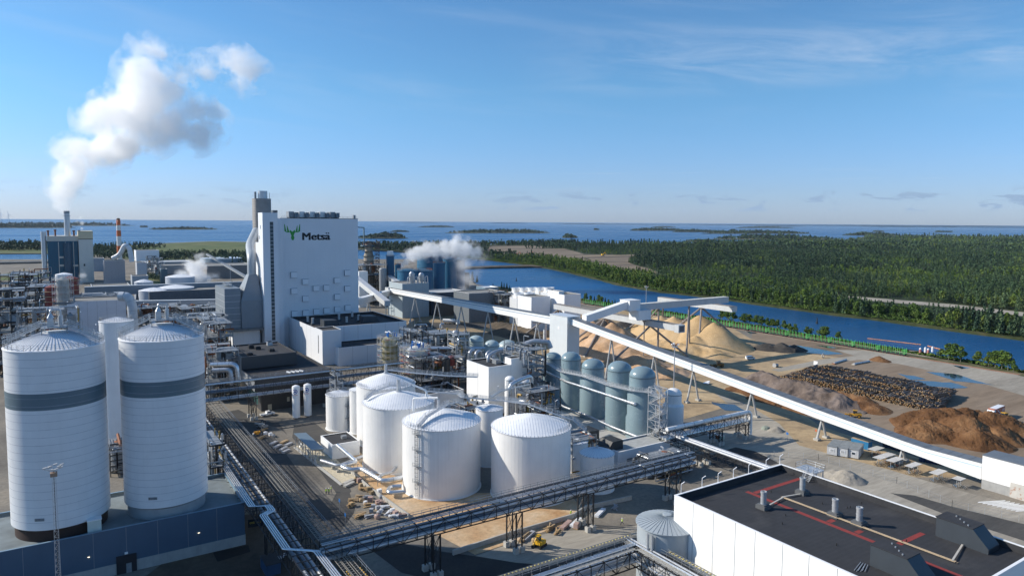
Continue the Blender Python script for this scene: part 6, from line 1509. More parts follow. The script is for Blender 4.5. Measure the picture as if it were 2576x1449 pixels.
# red and white chimney
c = D2(299.5, 900); rc = 2.7; zr = 75+(552-549.5)*900/FPX; t = thing('striped_chimney', 'slim chimney striped orange-red and white', 'chimney', (c[0], c[1], 0)); N_ = 9; zz = [0, 24, 30, 33.5, 47, 58, 66, 78]
edges = [zat(c, y) for y in (650, 620, 606.5, 594.5, 584, 568, 551)]
ORC = mat('chimney_orange', (.55, .13, .035), .7, var=.12, scale=.3); WHC = mat('chimney_white', (.70, .70, .68), .7, var=.08, scale=.3)
prev = 0
for i, e in enumerate([zat(c, 641)]+[zat(c, y) for y in (618.5, 594.5, 580, 567, 554)]):
 MB().cyl((c[0], c[1], prev), (c[0], c[1], e), 3.0-.12*i, 3.0-.12*(i+1), 20, caps=True).build('white_band' if i % 2 == 0 else 'red_band', WHC if i % 2 == 0 else ORC, t, smooth=True); prev = e
MB().cyl((c[0], c[1], prev), (c[0], c[1], prev+2.5), 2.2, 1.6, 16).build('cap', mat('sooty_top', (.12, .05, .03), .8), t)
def dbox(name, label, cat, pxl, pxr, dep, ytop, depth, m, roofm=ROOFG, group=None, seams=0, ybot=None):
 """a grid-aligned building whose long right-front face spans pxl..pxr at the given distance"""
 c = D2((pxl+pxr)/2, dep); x0 = GW(pxl, ytop, c[1])[0]; x1, z1 = GW(pxr, ytop, c[1]); z1 = GW((pxl+pxr)/2, ytop, c[1])[1]
 z1 = max(z1, 3)
 return boxthing(name, label, cat, x0, c[1], x1, c[1]+depth, z1, m, roofm, seamx=[x0+(x1-x0)*k/(seams+1) for k in range(1, seams+1)], group=group), (x0, x1, c[1], z1)
dbox('filter_house', 'grey panelled filter house with dark ribs beside the striped chimney', 'building', 261.5, 314, 800, 656, 24, mat('mauve_grey_panel', (.30, .31, .34), .6, var=.06), seams=2)
dbox('process_building', 'grey tower block with pale pipes right of the striped chimney', 'building', 344, 369, 760, 661, 18, mat('grey_panel_b', (.40, .43, .47), .6, var=.08))
dbox('process_building', 'low grey block with one pale window below the tower block', 'building', 332, 373, 720, 694, 18, mat('grey_panel_c', (.30, .34, .38), .6, var=.08))
dbox('flat_hall', 'flat white hall in front of the green meadow', 'hall', 342, 400, 1250, 630, 40, WHITEB)
dbox('process_building', 'pale shadowed hall behind the old beige boiler house wing', 'hall', 233, 262, 1000, 650, 30, mat('blue_grey_hall', (.25, .30, .36), .6, var=.06))
dbox('process_building', 'slim teal building with brown side beside the steam cloud', 'building', 405, 421, 760, 677, 12, mat('teal_cladding', (.05, .11, .14), .5, var=.08))
for lab, l, r, d, y, dp, m_ in (('long dark mill shed with pale roof, back row left of the meadow', 362, 480, 1080, 659, 50, MILLG), ('long low mill shed in the middle row', 395, 470, 950, 668, 40, MILLG), ('wide brown-grey warehouse with grassy roof behind the steam', 520, 640, 900, 668, 60, mat('brown_grey_wall', (.20, .18, .17), .7, var=.1)),
  ('low shed just behind the long blue-grey conveyor', 420, 520, 760, 700, 30, MILLG), ('dark flat hall between the two long conveyors', 375, 575, 560, 730, 60, mat('dark_blue_wall', (.06, .085, .115), .7, var=.2)), ('low dark hall left of the dark flat hall', 232, 330, 600, 722, 40, mat('dark_blue_wall2', (.09, .11, .13), .7, var=.2)),
  ('long flat-roofed store at the far left by the inlet', -60, 140, 1150, 671, 30, mat('brown_wall', (.14, .12, .10), .7, var=.2)), ('grey office block beyond the scaffolding, far left', 150, 172, 1050, 653, 30, MILLG)):
 dbox('mill_shed', lab, 'shed', l, r, d, y, dp, m_, ROOFG if 'pale' not in lab else ROOFP)
dbox('mill_shed', 'white flat building with plain joints behind the third silo', 'building', 168.5, 316, 400, 757, 26, mat('pale_lilac_panel', (.58, .60, .66), .55, var=.04), seams=5)
c = D2(560, 1250); t = thing('settling_basin', 'round blue-grey settling basin near the meadow', 'basin', (c[0], c[1], 0)); MB().lathe((c[0], c[1], 0), [(38, 0), (38, 7), (36, 7.2)], 48).build('wall', mat('basin_blue', (.20, .27, .33), .5), t); MB().lathe((c[0], c[1], 0), [(35.9, 7.22), (.5, 7.9)], 48).build('cover', mat('basin_cover', (.55, .62, .68), .35), t)
# long conveyors crossing the left background
c1, c2 = D2(322, 640), D2(618, 640)
yk = 655.0
def xgal(label, pa, pb, y, h, m, mr, legs=()):
 xa_, z1_ = GW(pa[0], pa[1], y); xb_, z2_ = GW(pb[0], pb[1], y)
 return gallery(label, [(xa_, y, z1_), (xb_, y, z2_)], 4.5, h, m=m, mr=mr, legs=[((GW(p, 740, y)[0], y, z1_+(z2_-z1_)*((GW(p, 740, y)[0]-xa_)/(xb_-xa_))-h), [(GW(p, 740, y)[0]-2, y, .3), (GW(p, 740, y)[0]+2, y, .3)], .6) for p in legs], legm=mat('leg_dark_blue', (.07, .10, .14), .6))
BG_ = mat('blue_grey_gallery', (.15, .20, .25), .5, var=.08, streak=.08)
xgal('long blue-grey conveyor gallery crossing the left background', (212, 722), (618, 708), 640, 7.2, BG_, mat('pale_gallery_roof', (.48, .52, .55), .5), legs=(345, 471))
xgal('pale grey conveyor gallery below the long blue-grey one', (332, 757), (570, 752.5), 520, 4.6, mat('pale_grey_gallery', (.33, .37, .42), .5, var=.08), MATS['pale_gallery_roof'], legs=(398, 460, 545))
gallery('sloping conveyor bridge coming down beside the settling basin', [D2(520, 900)+(31,), D2(622, 640)+(22,)], 3, 1.6, m=GALVD, mr=MILLG)
# roof clusters, tanks
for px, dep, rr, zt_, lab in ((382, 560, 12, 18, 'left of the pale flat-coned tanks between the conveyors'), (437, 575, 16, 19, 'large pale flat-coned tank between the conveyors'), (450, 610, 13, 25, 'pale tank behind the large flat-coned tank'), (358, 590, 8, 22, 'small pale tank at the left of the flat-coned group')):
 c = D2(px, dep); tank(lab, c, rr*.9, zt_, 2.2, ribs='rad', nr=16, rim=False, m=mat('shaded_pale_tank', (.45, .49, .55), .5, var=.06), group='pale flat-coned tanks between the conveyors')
c = D2(285, 222); tank('white neck-banded silo standing behind the two tall silos', c, 4.9, 42.5, 1.1, name='storage_silo', ribs='rad', nr=24, rim=False, rail=[(0, 350)], m=SILOW)
pipe('fat grey pipe elbow coming down right of the white flat building', [D2(296, 395)+(31,), D2(318, 395)+(31,), D2(327, 395)+(26,), D2(328, 395)+(0,)], 2.6, mat('pale_duct', (.50, .54, .58), .5), bend=6, n=14)
pipe('bright elbow pipe on the roof of the dark building beside the silos', [D2(522, 275)+(17.2,), D2(588, 275)+(17.6,), D2(592, 275)+(10,)], .9, ALU, bend=2.4)
pipe('second bright elbow pipe under the first beside the silos', [D2(526, 272)+(15.6,), D2(572, 272)+(16,), D2(575, 272)+(10,)], .8, ALUD, bend=2)
pipe('curved duct between the striped chimney and filter house', [D2(282, 800)+(30,), D2(300, 800)+(34,), D2(314, 800)+(46,), D2(325, 800)+(42,), D2(330, 800)+(26,)], 2.6, mat('white_duct', (.6, .63, .66), .5), bend=9, n=12)
pipe('pale pipe on the white tanks roof line, left background', [D2(375, 330)+(26,), D2(420, 330)+(20,), D2(424, 330)+(12,)], .9, ALU, bend=1.5)
for k, (px, y0_, y1_) in enumerate(((540, 735, 800), (300, 700, 740), (453, 697, 665), (886*.6538*1.0, 708, 660))):
 pass
# dense steel process structures, each a frame with vessels and pipes
PCOL = [GALVD, GALVD, RUST, ALUD, BSTEEL, mat('ochre_paint', (.34, .22, .05), .6, var=.3), REDS, mat('navy_steel', (.02, .05, .10), .5)]
def plant(label, x0, y0, x1, y1, H, seed, nlev=5, dens=1.0, cols=None, fr=GALVD, name='process_structure', group=None, scaf=False, bright=.5):
 r_ = random.Random(seed); t = thing(name, label, 'process structure', ((x0+x1)/2, (y0+y1)/2, 0), group=group); W_, D_ = x1-x0, y1-y0
 q = MB(); nx, ny = max(1, round(W_/6)), max(1, round(D_/6)); fl = MB(); hr = MB()
 wcol = .3 if H > 15 else .22
 for i in range(nx+1):
  for j in range(ny+1):
   x, y = x0+W_*i/nx, y0+D_*j/ny; q.beam((x, y, 0), (x, y, H*r_.uniform(.82, 1.08)), wcol)
 for l in range(1, nlev+1):
  z = H*l/nlev
  for i in range(nx+1): q.beam((x0+W_*i/nx, y0, z), (x0+W_*i/nx, y1, z), wcol*.8)
  for j in range(ny+1): q.beam((x0, y0+D_*j/ny, z), (x1, y0+D_*j/ny, z), wcol*.8)
  for i in range(nx):
   if r_.random() < .5: s = r_.random() < .5; q.beam((x0+W_*(i+s)/nx, y0, z-H/nlev), (x0+W_*(i+1-s)/nx, y0, z), wcol*.5)
   for j in range(ny):
    if r_.random() < .5*dens: MB().box(x0+W_*i/nx+.1, y0+D_*j/ny+.1, z+.15, x0+W_*(i+1)/nx-.1, y0+D_*(j+1)/ny-.1, z+.2).build('floor_grating', GALVD, t)
  hr.rail([(x0, y1, z+.2), (x0, y0, z+.2), (x1, y0, z+.2)], r=.06 if dens > .8 else .05, post=2.5)
 q.build('frame', fr, t); hr.build('handrail', GALVD, t)
 nv = int(W_*D_/36*dens*1.1)+1; cols = cols or PCOL
 for k in range(min(nv, 14)):
  x, y = r_.uniform(x0+1.5, x1-1.5), r_.uniform(y0+1.5, y1-1.5); z = H*r_.choice([0, .2, .4, .6, .8]); r = r_.uniform(.8, 2.0); h = min(H*1.05-z, r_.uniform(3, 9))
  MB().lathe((x, y, z), [(r, 0), (r, h*.8), (r*.7, h*.95), (.2, h)], 14).build('vessel', r_.choice(cols[:5] if r_.random() < .8 else cols), t, smooth=True)
 np_ = int((W_+D_)*dens*.9)
 for k in range(min(int(np_*1.6), 60)):
  z = H*r_.uniform(.08, 1.05); rr = r_.choice([.15, .22, .3, .45]); x, y = r_.uniform(x0, x1), r_.uniform(y0, y1)
  P_ = [(x, y, z)]
  for s in range(r_.randint(2, 4)):
   ax = r_.choice('xyz'); p = P_[-1]; L_ = r_.uniform(2, 10)*r_.choice((-1, 1))
   n_ = (p[0]+(L_ if ax == 'x' else 0), p[1]+(L_ if ax == 'y' else 0), min(max(.5, p[2]+(L_*.7 if ax == 'z' else 0)), H*1.12)); n_ = (min(max(n_[0], x0-1), x1+1), min(max(n_[1], y0-1), y1+1), n_[2]);
   if (Vector(n_)-Vector(p)).length > 1: P_.append(n_)
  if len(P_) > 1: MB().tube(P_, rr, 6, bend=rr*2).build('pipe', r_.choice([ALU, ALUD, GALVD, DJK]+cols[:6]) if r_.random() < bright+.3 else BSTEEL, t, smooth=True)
 return t
def plant_px(label, pxl, pxr, dep, ytop, depth, seed, **k):
 c = D2((pxl+pxr)/2, dep); x0 = GW(pxl, ytop, c[1])[0]; x1 = GW(pxr, ytop, c[1])[0]; H = GW((pxl+pxr)/2, ytop, c[1])[1]
 return plant(label, x0, c[1], x1, c[1]+depth, max(H, 4), seed, **k)
DNS = dict(dens=1.3, nlev=7, fr=BSTEEL)
plant_px('scaffolded process tower nearest the left edge, in front of the others', -50, 60, 330, 735, 26, 21, dens=1.5, nlev=8, fr=BSTEEL, bright=.25)
plant_px('tall pipe-laden process frame at the far left background', -30, 95, 470, 696, 26, 22, **DNS)
plant_px('process frame with ochre columns left of the red vessels', 60, 168, 420, 722, 24, 23, dens=1.5, nlev=7, bright=.25, fr=BRICK, cols=[PCOL[5], PCOL[5], GALVD, ALU, RUST, REDS])
plant_px('low process frame with pale gear before the old boiler house', 30, 125, 560, 690, 30, 24, **DNS)
plant_px('process frame at the foot of the flat white building', 40, 200, 300, 782, 16, 25, dens=1.4, nlev=5)
plant_px('open steel frame full of pipes between the silos', 240, 330, 250, 846, 14, 26, dens=1.2, nlev=6)
plant_px('pipe frame between the second silo and the flue filter', 520, 585, 330, 815, 30, 27, dens=1.2, nlev=4)
plant_px('pipework frame under the pale grey conveyor, left', 330, 460, 440, 775, 26, 28, dens=1.2, nlev=4)
plant_px('pipework frame under the pale grey conveyor, right', 455, 590, 420, 775, 26, 29, dens=1.2, nlev=4)
plant_px('low pipe frame between the second silo and the dark office', 522, 600, 285, 885, 22, 30, dens=1.4, nlev=5)
plant_px('low clutter of pipes behind the rim of the second silo', 420, 575, 360, 800, 22, 31, dens=1.2, nlev=3)
plant_px('scaffold stair block hugging the flue filter', 568, 584, 400, 716, 10, 32, dens=1.6, nlev=12)
plant_px('steel frame with dark beams behind the scaffolded vessels', 1062, 1150, 330, 842, 26, 33, dens=1.1, nlev=4, fr=BSTEEL)
plant_px('tall zigzag steel stair frame left of the evaporator block', 1150, 1180, 315, 842, 9, 34, dens=1.2, nlev=8, fr=GALV)
plant_px('low tangle of bright pipes in the shadow beside the scaffolds', 1060, 1172, 290, 905, 18, 35, dens=1.5, nlev=2, fr=BSTEEL)
plant_px('pipe frame packed between evaporator block and domed tanks', 1330, 1372, 272, 880, 18, 36, dens=1.5, nlev=7)
plant_px('low pump frames in front of the farther domed tanks', 1335, 1410, 245, 985, 8, 37, dens=1.5, nlev=2, fr=BSTEEL)
plant_px('grey equipment rack beside the right-hand big tank', 1440, 1500, 205, 1108, 8, 38, dens=1.6, nlev=2)
plant_px('pipe-filled rack end where the long bridge meets the stair tower', 1650, 1735, 200, 1152, 7, 39, dens=1.8, nlev=3, fr=BSTEEL)
plant_px('frame of pipes behind the front tanks near the gangway', 1150, 1235, 235, 1030, 10, 40, dens=1.6, nlev=2)
plant_px('stair frame in front of the small rear tank', 843, 862, 262, 945, 6, 41, dens=1.6, nlev=5, fr=GALV)
plant_px('low rooftop gear behind the white flat building', 178, 316, 430, 744, 20, 42, dens=1.2, nlev=3)
plant_px('rusty conveyors and frames at the foot of the chimney', 370, 410, 900, 650, 20, 43, dens=1.0, nlev=3)
plant_px('steel pipe frame running below the left rack by the silos', 527, 560, 175, 1120, 14, 44, dens=1.5, nlev=3, fr=BSTEEL)
plant_px('dark pipe frame under the silos between them', 276, 320, 200, 1130, 12, 45, dens=1.5, nlev=5, fr=BSTEEL)
c = D2(134, 415);
for k, (px, dep, rr, yt, lab) in enumerate(((128, 420, 4.4, 722, 'dark red vessel partly hidden by scaffolding, left'), (172, 430, 4.6, 700, 'taller dark red vessel inside scaffolding'))):
 c = D2(px, dep); t = thing('red_vessel', lab, 'vessel', (c[0], c[1], 0), group='dark red scaffolded vessels'); MB().lathe((c[0], c[1], 0), [(rr, 0), (rr, zat(c, yt)), (.3, zat(c, yt)+1.5)], 24).build('shell', REDS, t, smooth=True)
 q = MB()
 for z in range(4, int(zat(c, yt)), 3): q.lathe((c[0], c[1], 0), [(rr+.9, z), (rr+.9, z+.2)], 24)
 q.build('ring_walkway', SCAFM, t)
scaffolded('slim scaffolded column left of the white flat building', D2(153, 400), 4.2, zat(D2(153, 400), 703), mat('grey_column', (.36, .37, .36), .6, var=.2, scale=.4), 51, lifts=10, top=False)
t = thing('white_cube_tank', 'white boxy silo top among the left process frames', 'vessel', D2(166, 560)+(0,)); c = D2(157, 560); MB().lathe((c[0], c[1], 0), [(6, 0), (6, zat(c, 690)), (1, zat(c, 686))], 20).build('shell', WHITEB, t, smooth=True)
# riverside: digester tower, conveyors, blue tanks
c = D2(927, 640); zt = zat(c, 606); t = thing('digester_tower', 'tall stained digester column ringed by platforms right of the boiler house', 'digester tower', (c[0], c[1], 0))
MB().lathe((c[0], c[1], 0), [(6.2, 0), (6.2, 22), (4.6, 26), (4.6, zt-14), (3.4, zt-10), (3.4, zt-2), (.5, zt)], 28).build('column', mat('stained_column', (.34, .29, .22), .65, var=.3, scale=.2, color2=(.16, .13, .11), cscale=.15), t, smooth=True)
q = MB()
for k in range(9): z = 20+k*(zt-20)/8.2; q.lathe((c[0], c[1], 0), [(6.0, z), (6.0, z+.35)], 20)
q.build('ring_platform', BSTEEL, t)
for k in range(3):
 a = R(-60+k*60); x, y = c[0]+6.6*math.cos(a), c[1]+6.6*math.sin(a)
q = MB(); x, y = c[0]+6.8, c[1]-3.5
for dx in (-1.5, 1.5):
 for dy in (-1.5, 1.5): q.beam((x+dx, y+dy, 0), (x+dx, y+dy, zt), .35)
for k in range(18): z = k*zt/18; q.beam((x-1.5, y-1.5, z), (x+1.5, y-1.5, z+zt/18), .3); q.beam((x-1.5, y+1.5, z), (x+1.5, y+1.5, z), .5); q.beam((x-1.5, y-1.5, z), (x+1.5, y-1.5, z), .5)
q.build('stair_shaft', mat('rusty_frame', (.10, .06, .06), .7), t)
q = MB(); q.beam((c[0]-4, c[1]+1, zt-4), (c[0]-4, c[1]+1, zt+12), .9); q.beam((c[0]-4, c[1]+1, zt+12), (c[0]-11, c[1]+2, zt+12.5), .9); q.box(c[0]-7, c[1]-3, zt-5, c[0]+4, c[1]+3, zt-4); q.build('jib_crane', mat('crane_blue_grey', (.10, .16, .19), .6), t)
q = MB(); q.rail([(c[0]-7, c[1]-3, zt-4), (c[0]+5, c[1]-3, zt-4)], r=.15, h=2); q.build('top_railing', REDS, t)
plant_px('dark equipment frame at the foot of the digester column', 903, 975, 620, 668, 26, 61, dens=1.5, nlev=4, fr=BRICK if False else BSTEEL, cols=[CONCD, GALVD, RUST, BRICK, CONCD, BRICK])
c = D2(913, 600); boxthing('lift_shaft', 'slim white lift shaft with dark slot below the digester', 'shaft', c[0]-4, c[1], c[0]+4, c[1]+6, zat(c, 683), WHITE)
c = D2(962, 610); t = thing('grey_column_silo', 'slim ribbed grey silo right of the digester foot', 'silo', (c[0], c[1], 0)); MB().lathe((c[0], c[1], 0), [(3.2, 0), (3.2, zat(c, 677)), (2.6, zat(c, 675))], 20).build('shell', GALVD, t, smooth=True)
BTK = mat('blue_tank_paint', (0.004, 0.095, 0.19), .5, var=.10, scale=.1, streak=.15)
for k, (px, dep, rr, yt, lab) in enumerate(((1085, 700, 14.5, 645, 'tall wide blue tank at the back with white steam over it'), (1131, 665, 6.6, 654, 'slim tall blue tank left of the steam veil'), (1152, 690, 6.6, 655, 'slim tall blue tank half inside the steam veil'), (1104, 640, 5.6, 665, 'middling slim blue tank in front of the wide one'),
  (1025, 600, 9.0, 683, 'squat blue tank, left of the front pair'), (1060, 610, 9.4, 683, 'squat blue tank, right of the front pair'), (981, 640, 3.6, 648, 'thin blue column with a white top'), (1000, 620, 2.6, 670, 'short thin blue column by the squat tanks'))):
 c = D2(px, dep); zt = zat(c, yt); t = thing('blue_tank', lab, 'blue tank', (c[0], c[1], 0), group='blue tanks by the river')
 MB().lathe((c[0], c[1], 0), [(rr, 0), (rr, zt), (rr*1.05, zt+.2), (rr*1.05, zt+1.0), (rr*.4, zt+2.2)], 32).build('shell', BTK, t, smooth=True)
 q = MB(); q.rail([(c[0]+rr*math.cos(2*math.pi*j/10), c[1]+rr*math.sin(2*math.pi*j/10), zt+1) for j in range(11)], r=.09, h=1.4); q.build('handrail', RUST if k % 2 else GALVD, t)
 if k == 6: MB().cyl((c[0], c[1], zt+1), (c[0], c[1], zt+6), rr*.8, n=14).build('white_top', WHITEB, t, smooth=True)
dbox('grey_hall', 'pale grey hall with filters on its roof at the head of the conveyor', 'hall', 1012, 1079, 540, 713, 26, mat('pale_grey_hall', (.34, .40, .43), .55, var=.06, streak=.08), seams=3)
c = D2(1048, 540); t = thing('roof_filters', 'cluster of pale cyclones and bent pipes on the pale grey hall', 'filters', (c[0], c[1], 27)); zr = GW(1046, 713, c[1])[1]-.6
for px, h in ((1036, 8), (1060, 7)): x = GW(px, 700, c[1]+5)[0]; MB().lathe((x, c[1]+5, zr), [(.8, 0), (2.2, 3), (2.2, h), (1, h+1.5)], 16).build('cyclone', GALV, t, smooth=True)
q = MB()
for k in range(6): x = c[0]-6+k*3; q.tube([(x, c[1]+4, zr), (x, c[1]+4, zr+5), (x+2, c[1]+4, zr+6), (x+2.5, c[1]+4, zr)], .35, 6, bend=1)
q.build('pipe', GALV, t, smooth=True)
dbox('mill_shed', 'dark brown hall hidden behind the blue tanks', 'hall', 975, 1180, 760, 690, 40, BRICK)
dbox('mill_shed', 'dark hall with pale roof right of the grey hall', 'hall', 1085, 1175, 560, 735, 26, mat('dark_navy_wall', (.045, .06, .085), .7, var=.15), ROOFP)
dbox('mill_shed', 'brown brick hall with a long flat roof below the conveyor head', 'hall', 1105, 1240, 560, 748, 20, mat('brown_brick', (.15, .12, .10), .8, var=.15), ROOFG)
dbox('mill_shed', 'dark blue-grey hall left of the cooling towers', 'hall', 1180, 1270, 520, 736, 24, mat('slate_wall', (.12, .14, .16), .7, var=.1), ROOFG)
dbox('blue_shed', 'blue-grey arched shed on the roof by the cooling towers', 'shed', 1220, 1254, 560, 723, 14, mat('shed_blue', (.12, .19, .24), .5), WHITEB)
plant_px('scaffolded frame left of the white cooling towers', 1255, 1300, 520, 742, 14, 62, dens=1.4, nlev=4, cols=[RUST, GALVD, RUST, SCAFM, BRICK])
CT = mat('cooling_tower_sheet', (.62, .64, .66), .5, var=.06)
for k, (px, dep, lab) in enumerate(((1300, 560, 'first white cooling tower cell with round fan ring, from the left'), (1320, 552, 'second white cooling tower cell from the left'), (1341, 544, 'third white cooling tower cell from the left'), (1361, 536, 'fourth white cooling tower cell from the left'), (1382, 528, 'fifth white cooling tower cell, by the white pump block'), (1306, 512, 'front left white cooling tower cell, stained below'), (1332, 505, 'front right white cooling tower cell'))):
 c = D2(px, dep); zt = zat(c, 735 if k < 5 else 748); t = thing('cooling_tower', lab, 'cooling tower', (c[0], c[1], 0), group='white cooling tower cells by the river')
 MB().box(c[0]-5, c[1]-5, 0, c[0]+5, c[1]+5, zt).build('casing', CT, t); MB().lathe((c[0], c[1], zt), [(4.4, 0), (3.9, 1.2), (4.1, 3.6), (3.7, 3.65), (3.6, 1.0)], 28).build('fan_ring', mat('fan_ring_white', (.74, .76, .78), .4), t, smooth=True)
 MB().rail([(c[0]-5, c[1]-5, zt), (c[0]+5, c[1]-5, zt)], r=.08).build('handrail', YEL, t)
dbox('pump_block', 'white pump block with bent pipes right of the cooling towers', 'building', 1337, 1384, 470, 747, 17, WHITEB, ROOFG)
dbox('pump_block', 'white block with a rooftop cube nearest the river', 'building', 1420, 1461, 468, 741, 16, WHITEB, ROOFG)
dbox('rooftop_cube', 'white cube house standing left of the riverside block', 'building', 1406, 1419, 474, 733, 13, WHITEB, ROOFG)
for k, px in enumerate((1360, 1384)):
 c = D2(px, 432); pipe(['left', 'right'][k]+' pale bent pipe in front of the white pump block', [(c[0], c[1]+8, 12), (c[0]+6, c[1]+3, 12), (c[0]+6, c[1]+3, 0)], 1.1, mat('pale_pipe', (.62, .64, .64), .5), bend=2.2, group='pale bent pipes by the pump block')
# conveyors around the digester
gallery('upper sloping conveyor from the digester down to the grey hall', [D2(958, 690)+(zat(D2(958, 690), 679),), D2(1014, 555)+(zat(D2(1014, 555), 718),)], 4.5, 4, m=CGY, mr=mat('pale_lilac_roof', (.5, .52, .55), .5), legs=[(D2(985, 620)+(20,), [D2(978, 620)+(.3,), D2(992, 620)+(.3,)], .5)])
gallery('lower sloping conveyor passing under the digester column', [D2(890, 560)+(zat(D2(890, 560), 692),), D2(973, 480)+(zat(D2(973, 480), 757),)], 4.2, 3.6, m=CGY, mr=MATS['pale_lilac_roof'], legs=[(D2(925, 525)+(16,), [D2(918, 525)+(.3,), D2(932, 525)+(.3,)], .45)])
gallery('short level conveyor from the boiler house to the main conveyor head', [(156, 440, 22), (216.8, 513, 20.4)], 4.2, 4.4, m=CGY, mr=CWH)
t = thing('head_frame', 'dark steel frame at the head of the long conveyor', 'tower', (219.5, 515, 0)); q = MB()
for x in (216.5, 222.5):
 for y in (512.5, 518): q.beam((x, y, 0), (x, y, 22.4), .5)
for z in (6, 12, 17, 22.2): q.beam((216.5, 512.5, z), (222.5, 512.5, z), .35); q.beam((216.5, 512.5, z), (216.5, 518, z), .35)
q.build('frame', mat('blue_steel', (.08, .14, .20), .5), t); MB().box(216, 512.2, 17.5, 223, 518.5, 22.3).build('hood', CGY, t)
c = D2(1128, 505)
t = thing('tank_truck', 'white tanker lorry parked by the dark halls', 'truck', (c[0], c[1], 0)); MB().cyl((c[0]-3, c[1]+3, 2.6), (c[0]+3.5, c[1]-3.5, 2.6), 1.3, n=16).build('tank', WTANK, t, smooth=True); MB().box(c[0]+3.5, c[1]-6.5, .6, c[0]+6, c[1]-4, 3.4).build('cab', WTANK, t); q = MB()
for k in range(4): q.cyl((c[0]-2+k*2.4, c[1]+1.4-k*2.4, .5), (c[0]-1.7+k*2.4, c[1]+1.7-k*2.4, .5), .5, n=10)
q.build('wheel', BLK, t)
# dumped pallets, far excavation machines
for k, (px, py, m_, lab) in enumerate(((1417, 889/1*0+ (750+603/2.576)*.6538, ORANG, 'small orange digger on the cleared far bank, left'), ((1750+705/2.576)*.6538, (750+615/2.576)*.6538, BLK, 'dark digger on the cleared far bank'), ((1750+745/2.576)*.6538, (750+603/2.576)*.6538, ORANG, 'orange digger beside the dark one on the far bank'), ((1750+1465/2.576)*.6538, (750+605/2.576)*.6538, YEL, 'yellow machine on the far cleared track'))):
 if k == 0: px = (1750+620/2.576)*.6538
 c = G(px, py); t = thing('far_digger', lab, 'excavator', (c[0], c[1], 0), group='diggers on the far bank'); MB().box(c[0]-4, c[1]-2, 0, c[0]+4, c[1]+2, 1.4).build('track', BLK, t); MB().box(c[0]-3, c[1]-2, 1.4, c[0]+2, c[1]+2, 4.4).build('body', m_, t)
 q = MB(); q.beam((c[0]+1, c[1], 3.4), (c[0]+6, c[1]-1, 8), .9); q.beam((c[0]+6, c[1]-1, 8), (c[0]+9, c[1]-1.5, 3), .8); q.build('arm', m_, t)
# wind turbines far left
for k, (px, lab) in enumerate(((5, 'wind turbine nearest the left edge on the horizon'), (25, 'second wind turbine on the horizon'))):
 dep = 9000; c = D2(px, dep); zt = zat(c, 538+ (3 if k else 0)); t = thing('wind_turbine', lab, 'wind turbine', (c[0], c[1], 0), group='wind turbines on the horizon')
 MB().cyl((c[0], c[1], -2), (c[0], c[1], zt), 4, 2.5, 10).build('tower', WHITEB, t)
 for j in range(3):
  a = R(90+120*j+20*k); q = MB(); q.beam((c[0], c[1], zt), (c[0]+_r.x*math.cos(a)*55, c[1]+_r.y*math.cos(a)*55, zt+math.sin(a)*55), 3, 3); q.build('blade', WHITEB, t)
# ================================================================== trees: 300 that show largest as trees of their own, the far wood as one mass
def leafmat(name, c1, c2, c3):
 M = bpy.data.materials.new(name); M.use_nodes = True; nt = M.node_tree; nt.nodes.clear(); L = nt.links.new; N = nt.nodes.new
 out = N('ShaderNodeOutputMaterial'); bs = N('ShaderNodeBsdfPrincipled'); L(bs.outputs[0], out.inputs[0])
 bs.inputs['Roughness'].default_value = .75; bs.inputs['Specular IOR Level'].default_value = .15
 geo = N('ShaderNodeNewGeometry'); a = N('ShaderNodeTexNoise'); a.inputs['Scale'].default_value = .012; a.inputs['Detail'].default_value = 4; L(geo.outputs['Position'], a.inputs['Vector'])
 b = N('ShaderNodeTexNoise'); b.inputs['Scale'].default_value = .16; b.inputs['Detail'].default_value = 3; L(geo.outputs['Position'], b.inputs['Vector'])
 r = N('ShaderNodeValToRGB'); e = r.color_ramp.elements; e[0].position = .33; e[0].color = tuple(c1)+(1,); e[1].position = .68; e[1].color = tuple(c3)+(1,); q = e.new(.5); q.color = tuple(c2)+(1,)
 mx = N('ShaderNodeMath'); mx.operation = 'MULTIPLY_ADD'; mx.inputs[1].default_value = .55; L(b.outputs[0], mx.inputs[0])
 m2 = N('ShaderNodeMath'); m2.operation = 'MULTIPLY'; m2.inputs[1].default_value = .45; L(a.outputs[0], m2.inputs[0]); L(m2.outputs[0], mx.inputs[2])
 L(mx.outputs[0], r.inputs[0]);
 rnd_ = N('ShaderNodeMapRange'); rnd_.inputs[3].default_value = .72; rnd_.inputs[4].default_value = 1.3; L(geo.outputs['Random Per Island'], rnd_.inputs[0])
 mu = N('ShaderNodeMixRGB'); mu.blend_type = 'MULTIPLY'; mu.inputs[0].default_value = 1; L(r.outputs[0], mu.inputs[1]); L(rnd_.outputs[0], mu.inputs[2]); L(mu.outputs[0], bs.inputs['Base Color'])
 return M
LCON = leafmat('conifer_needles', (.017, .042, .026), (.034, .068, .040), (.060, .096, .052))
LBIR = leafmat('birch_leaves', (.052, .100, .022), (.095, .155, .030), (.18, .21, .045))
LMIX = leafmat('wood_canopy', (.032, .066, .032), (.058, .102, .048), (.100, .140, .062))
TRUNKM = mat('tree_bark', (.20, .18, .16), .9, var=.3, scale=.5)
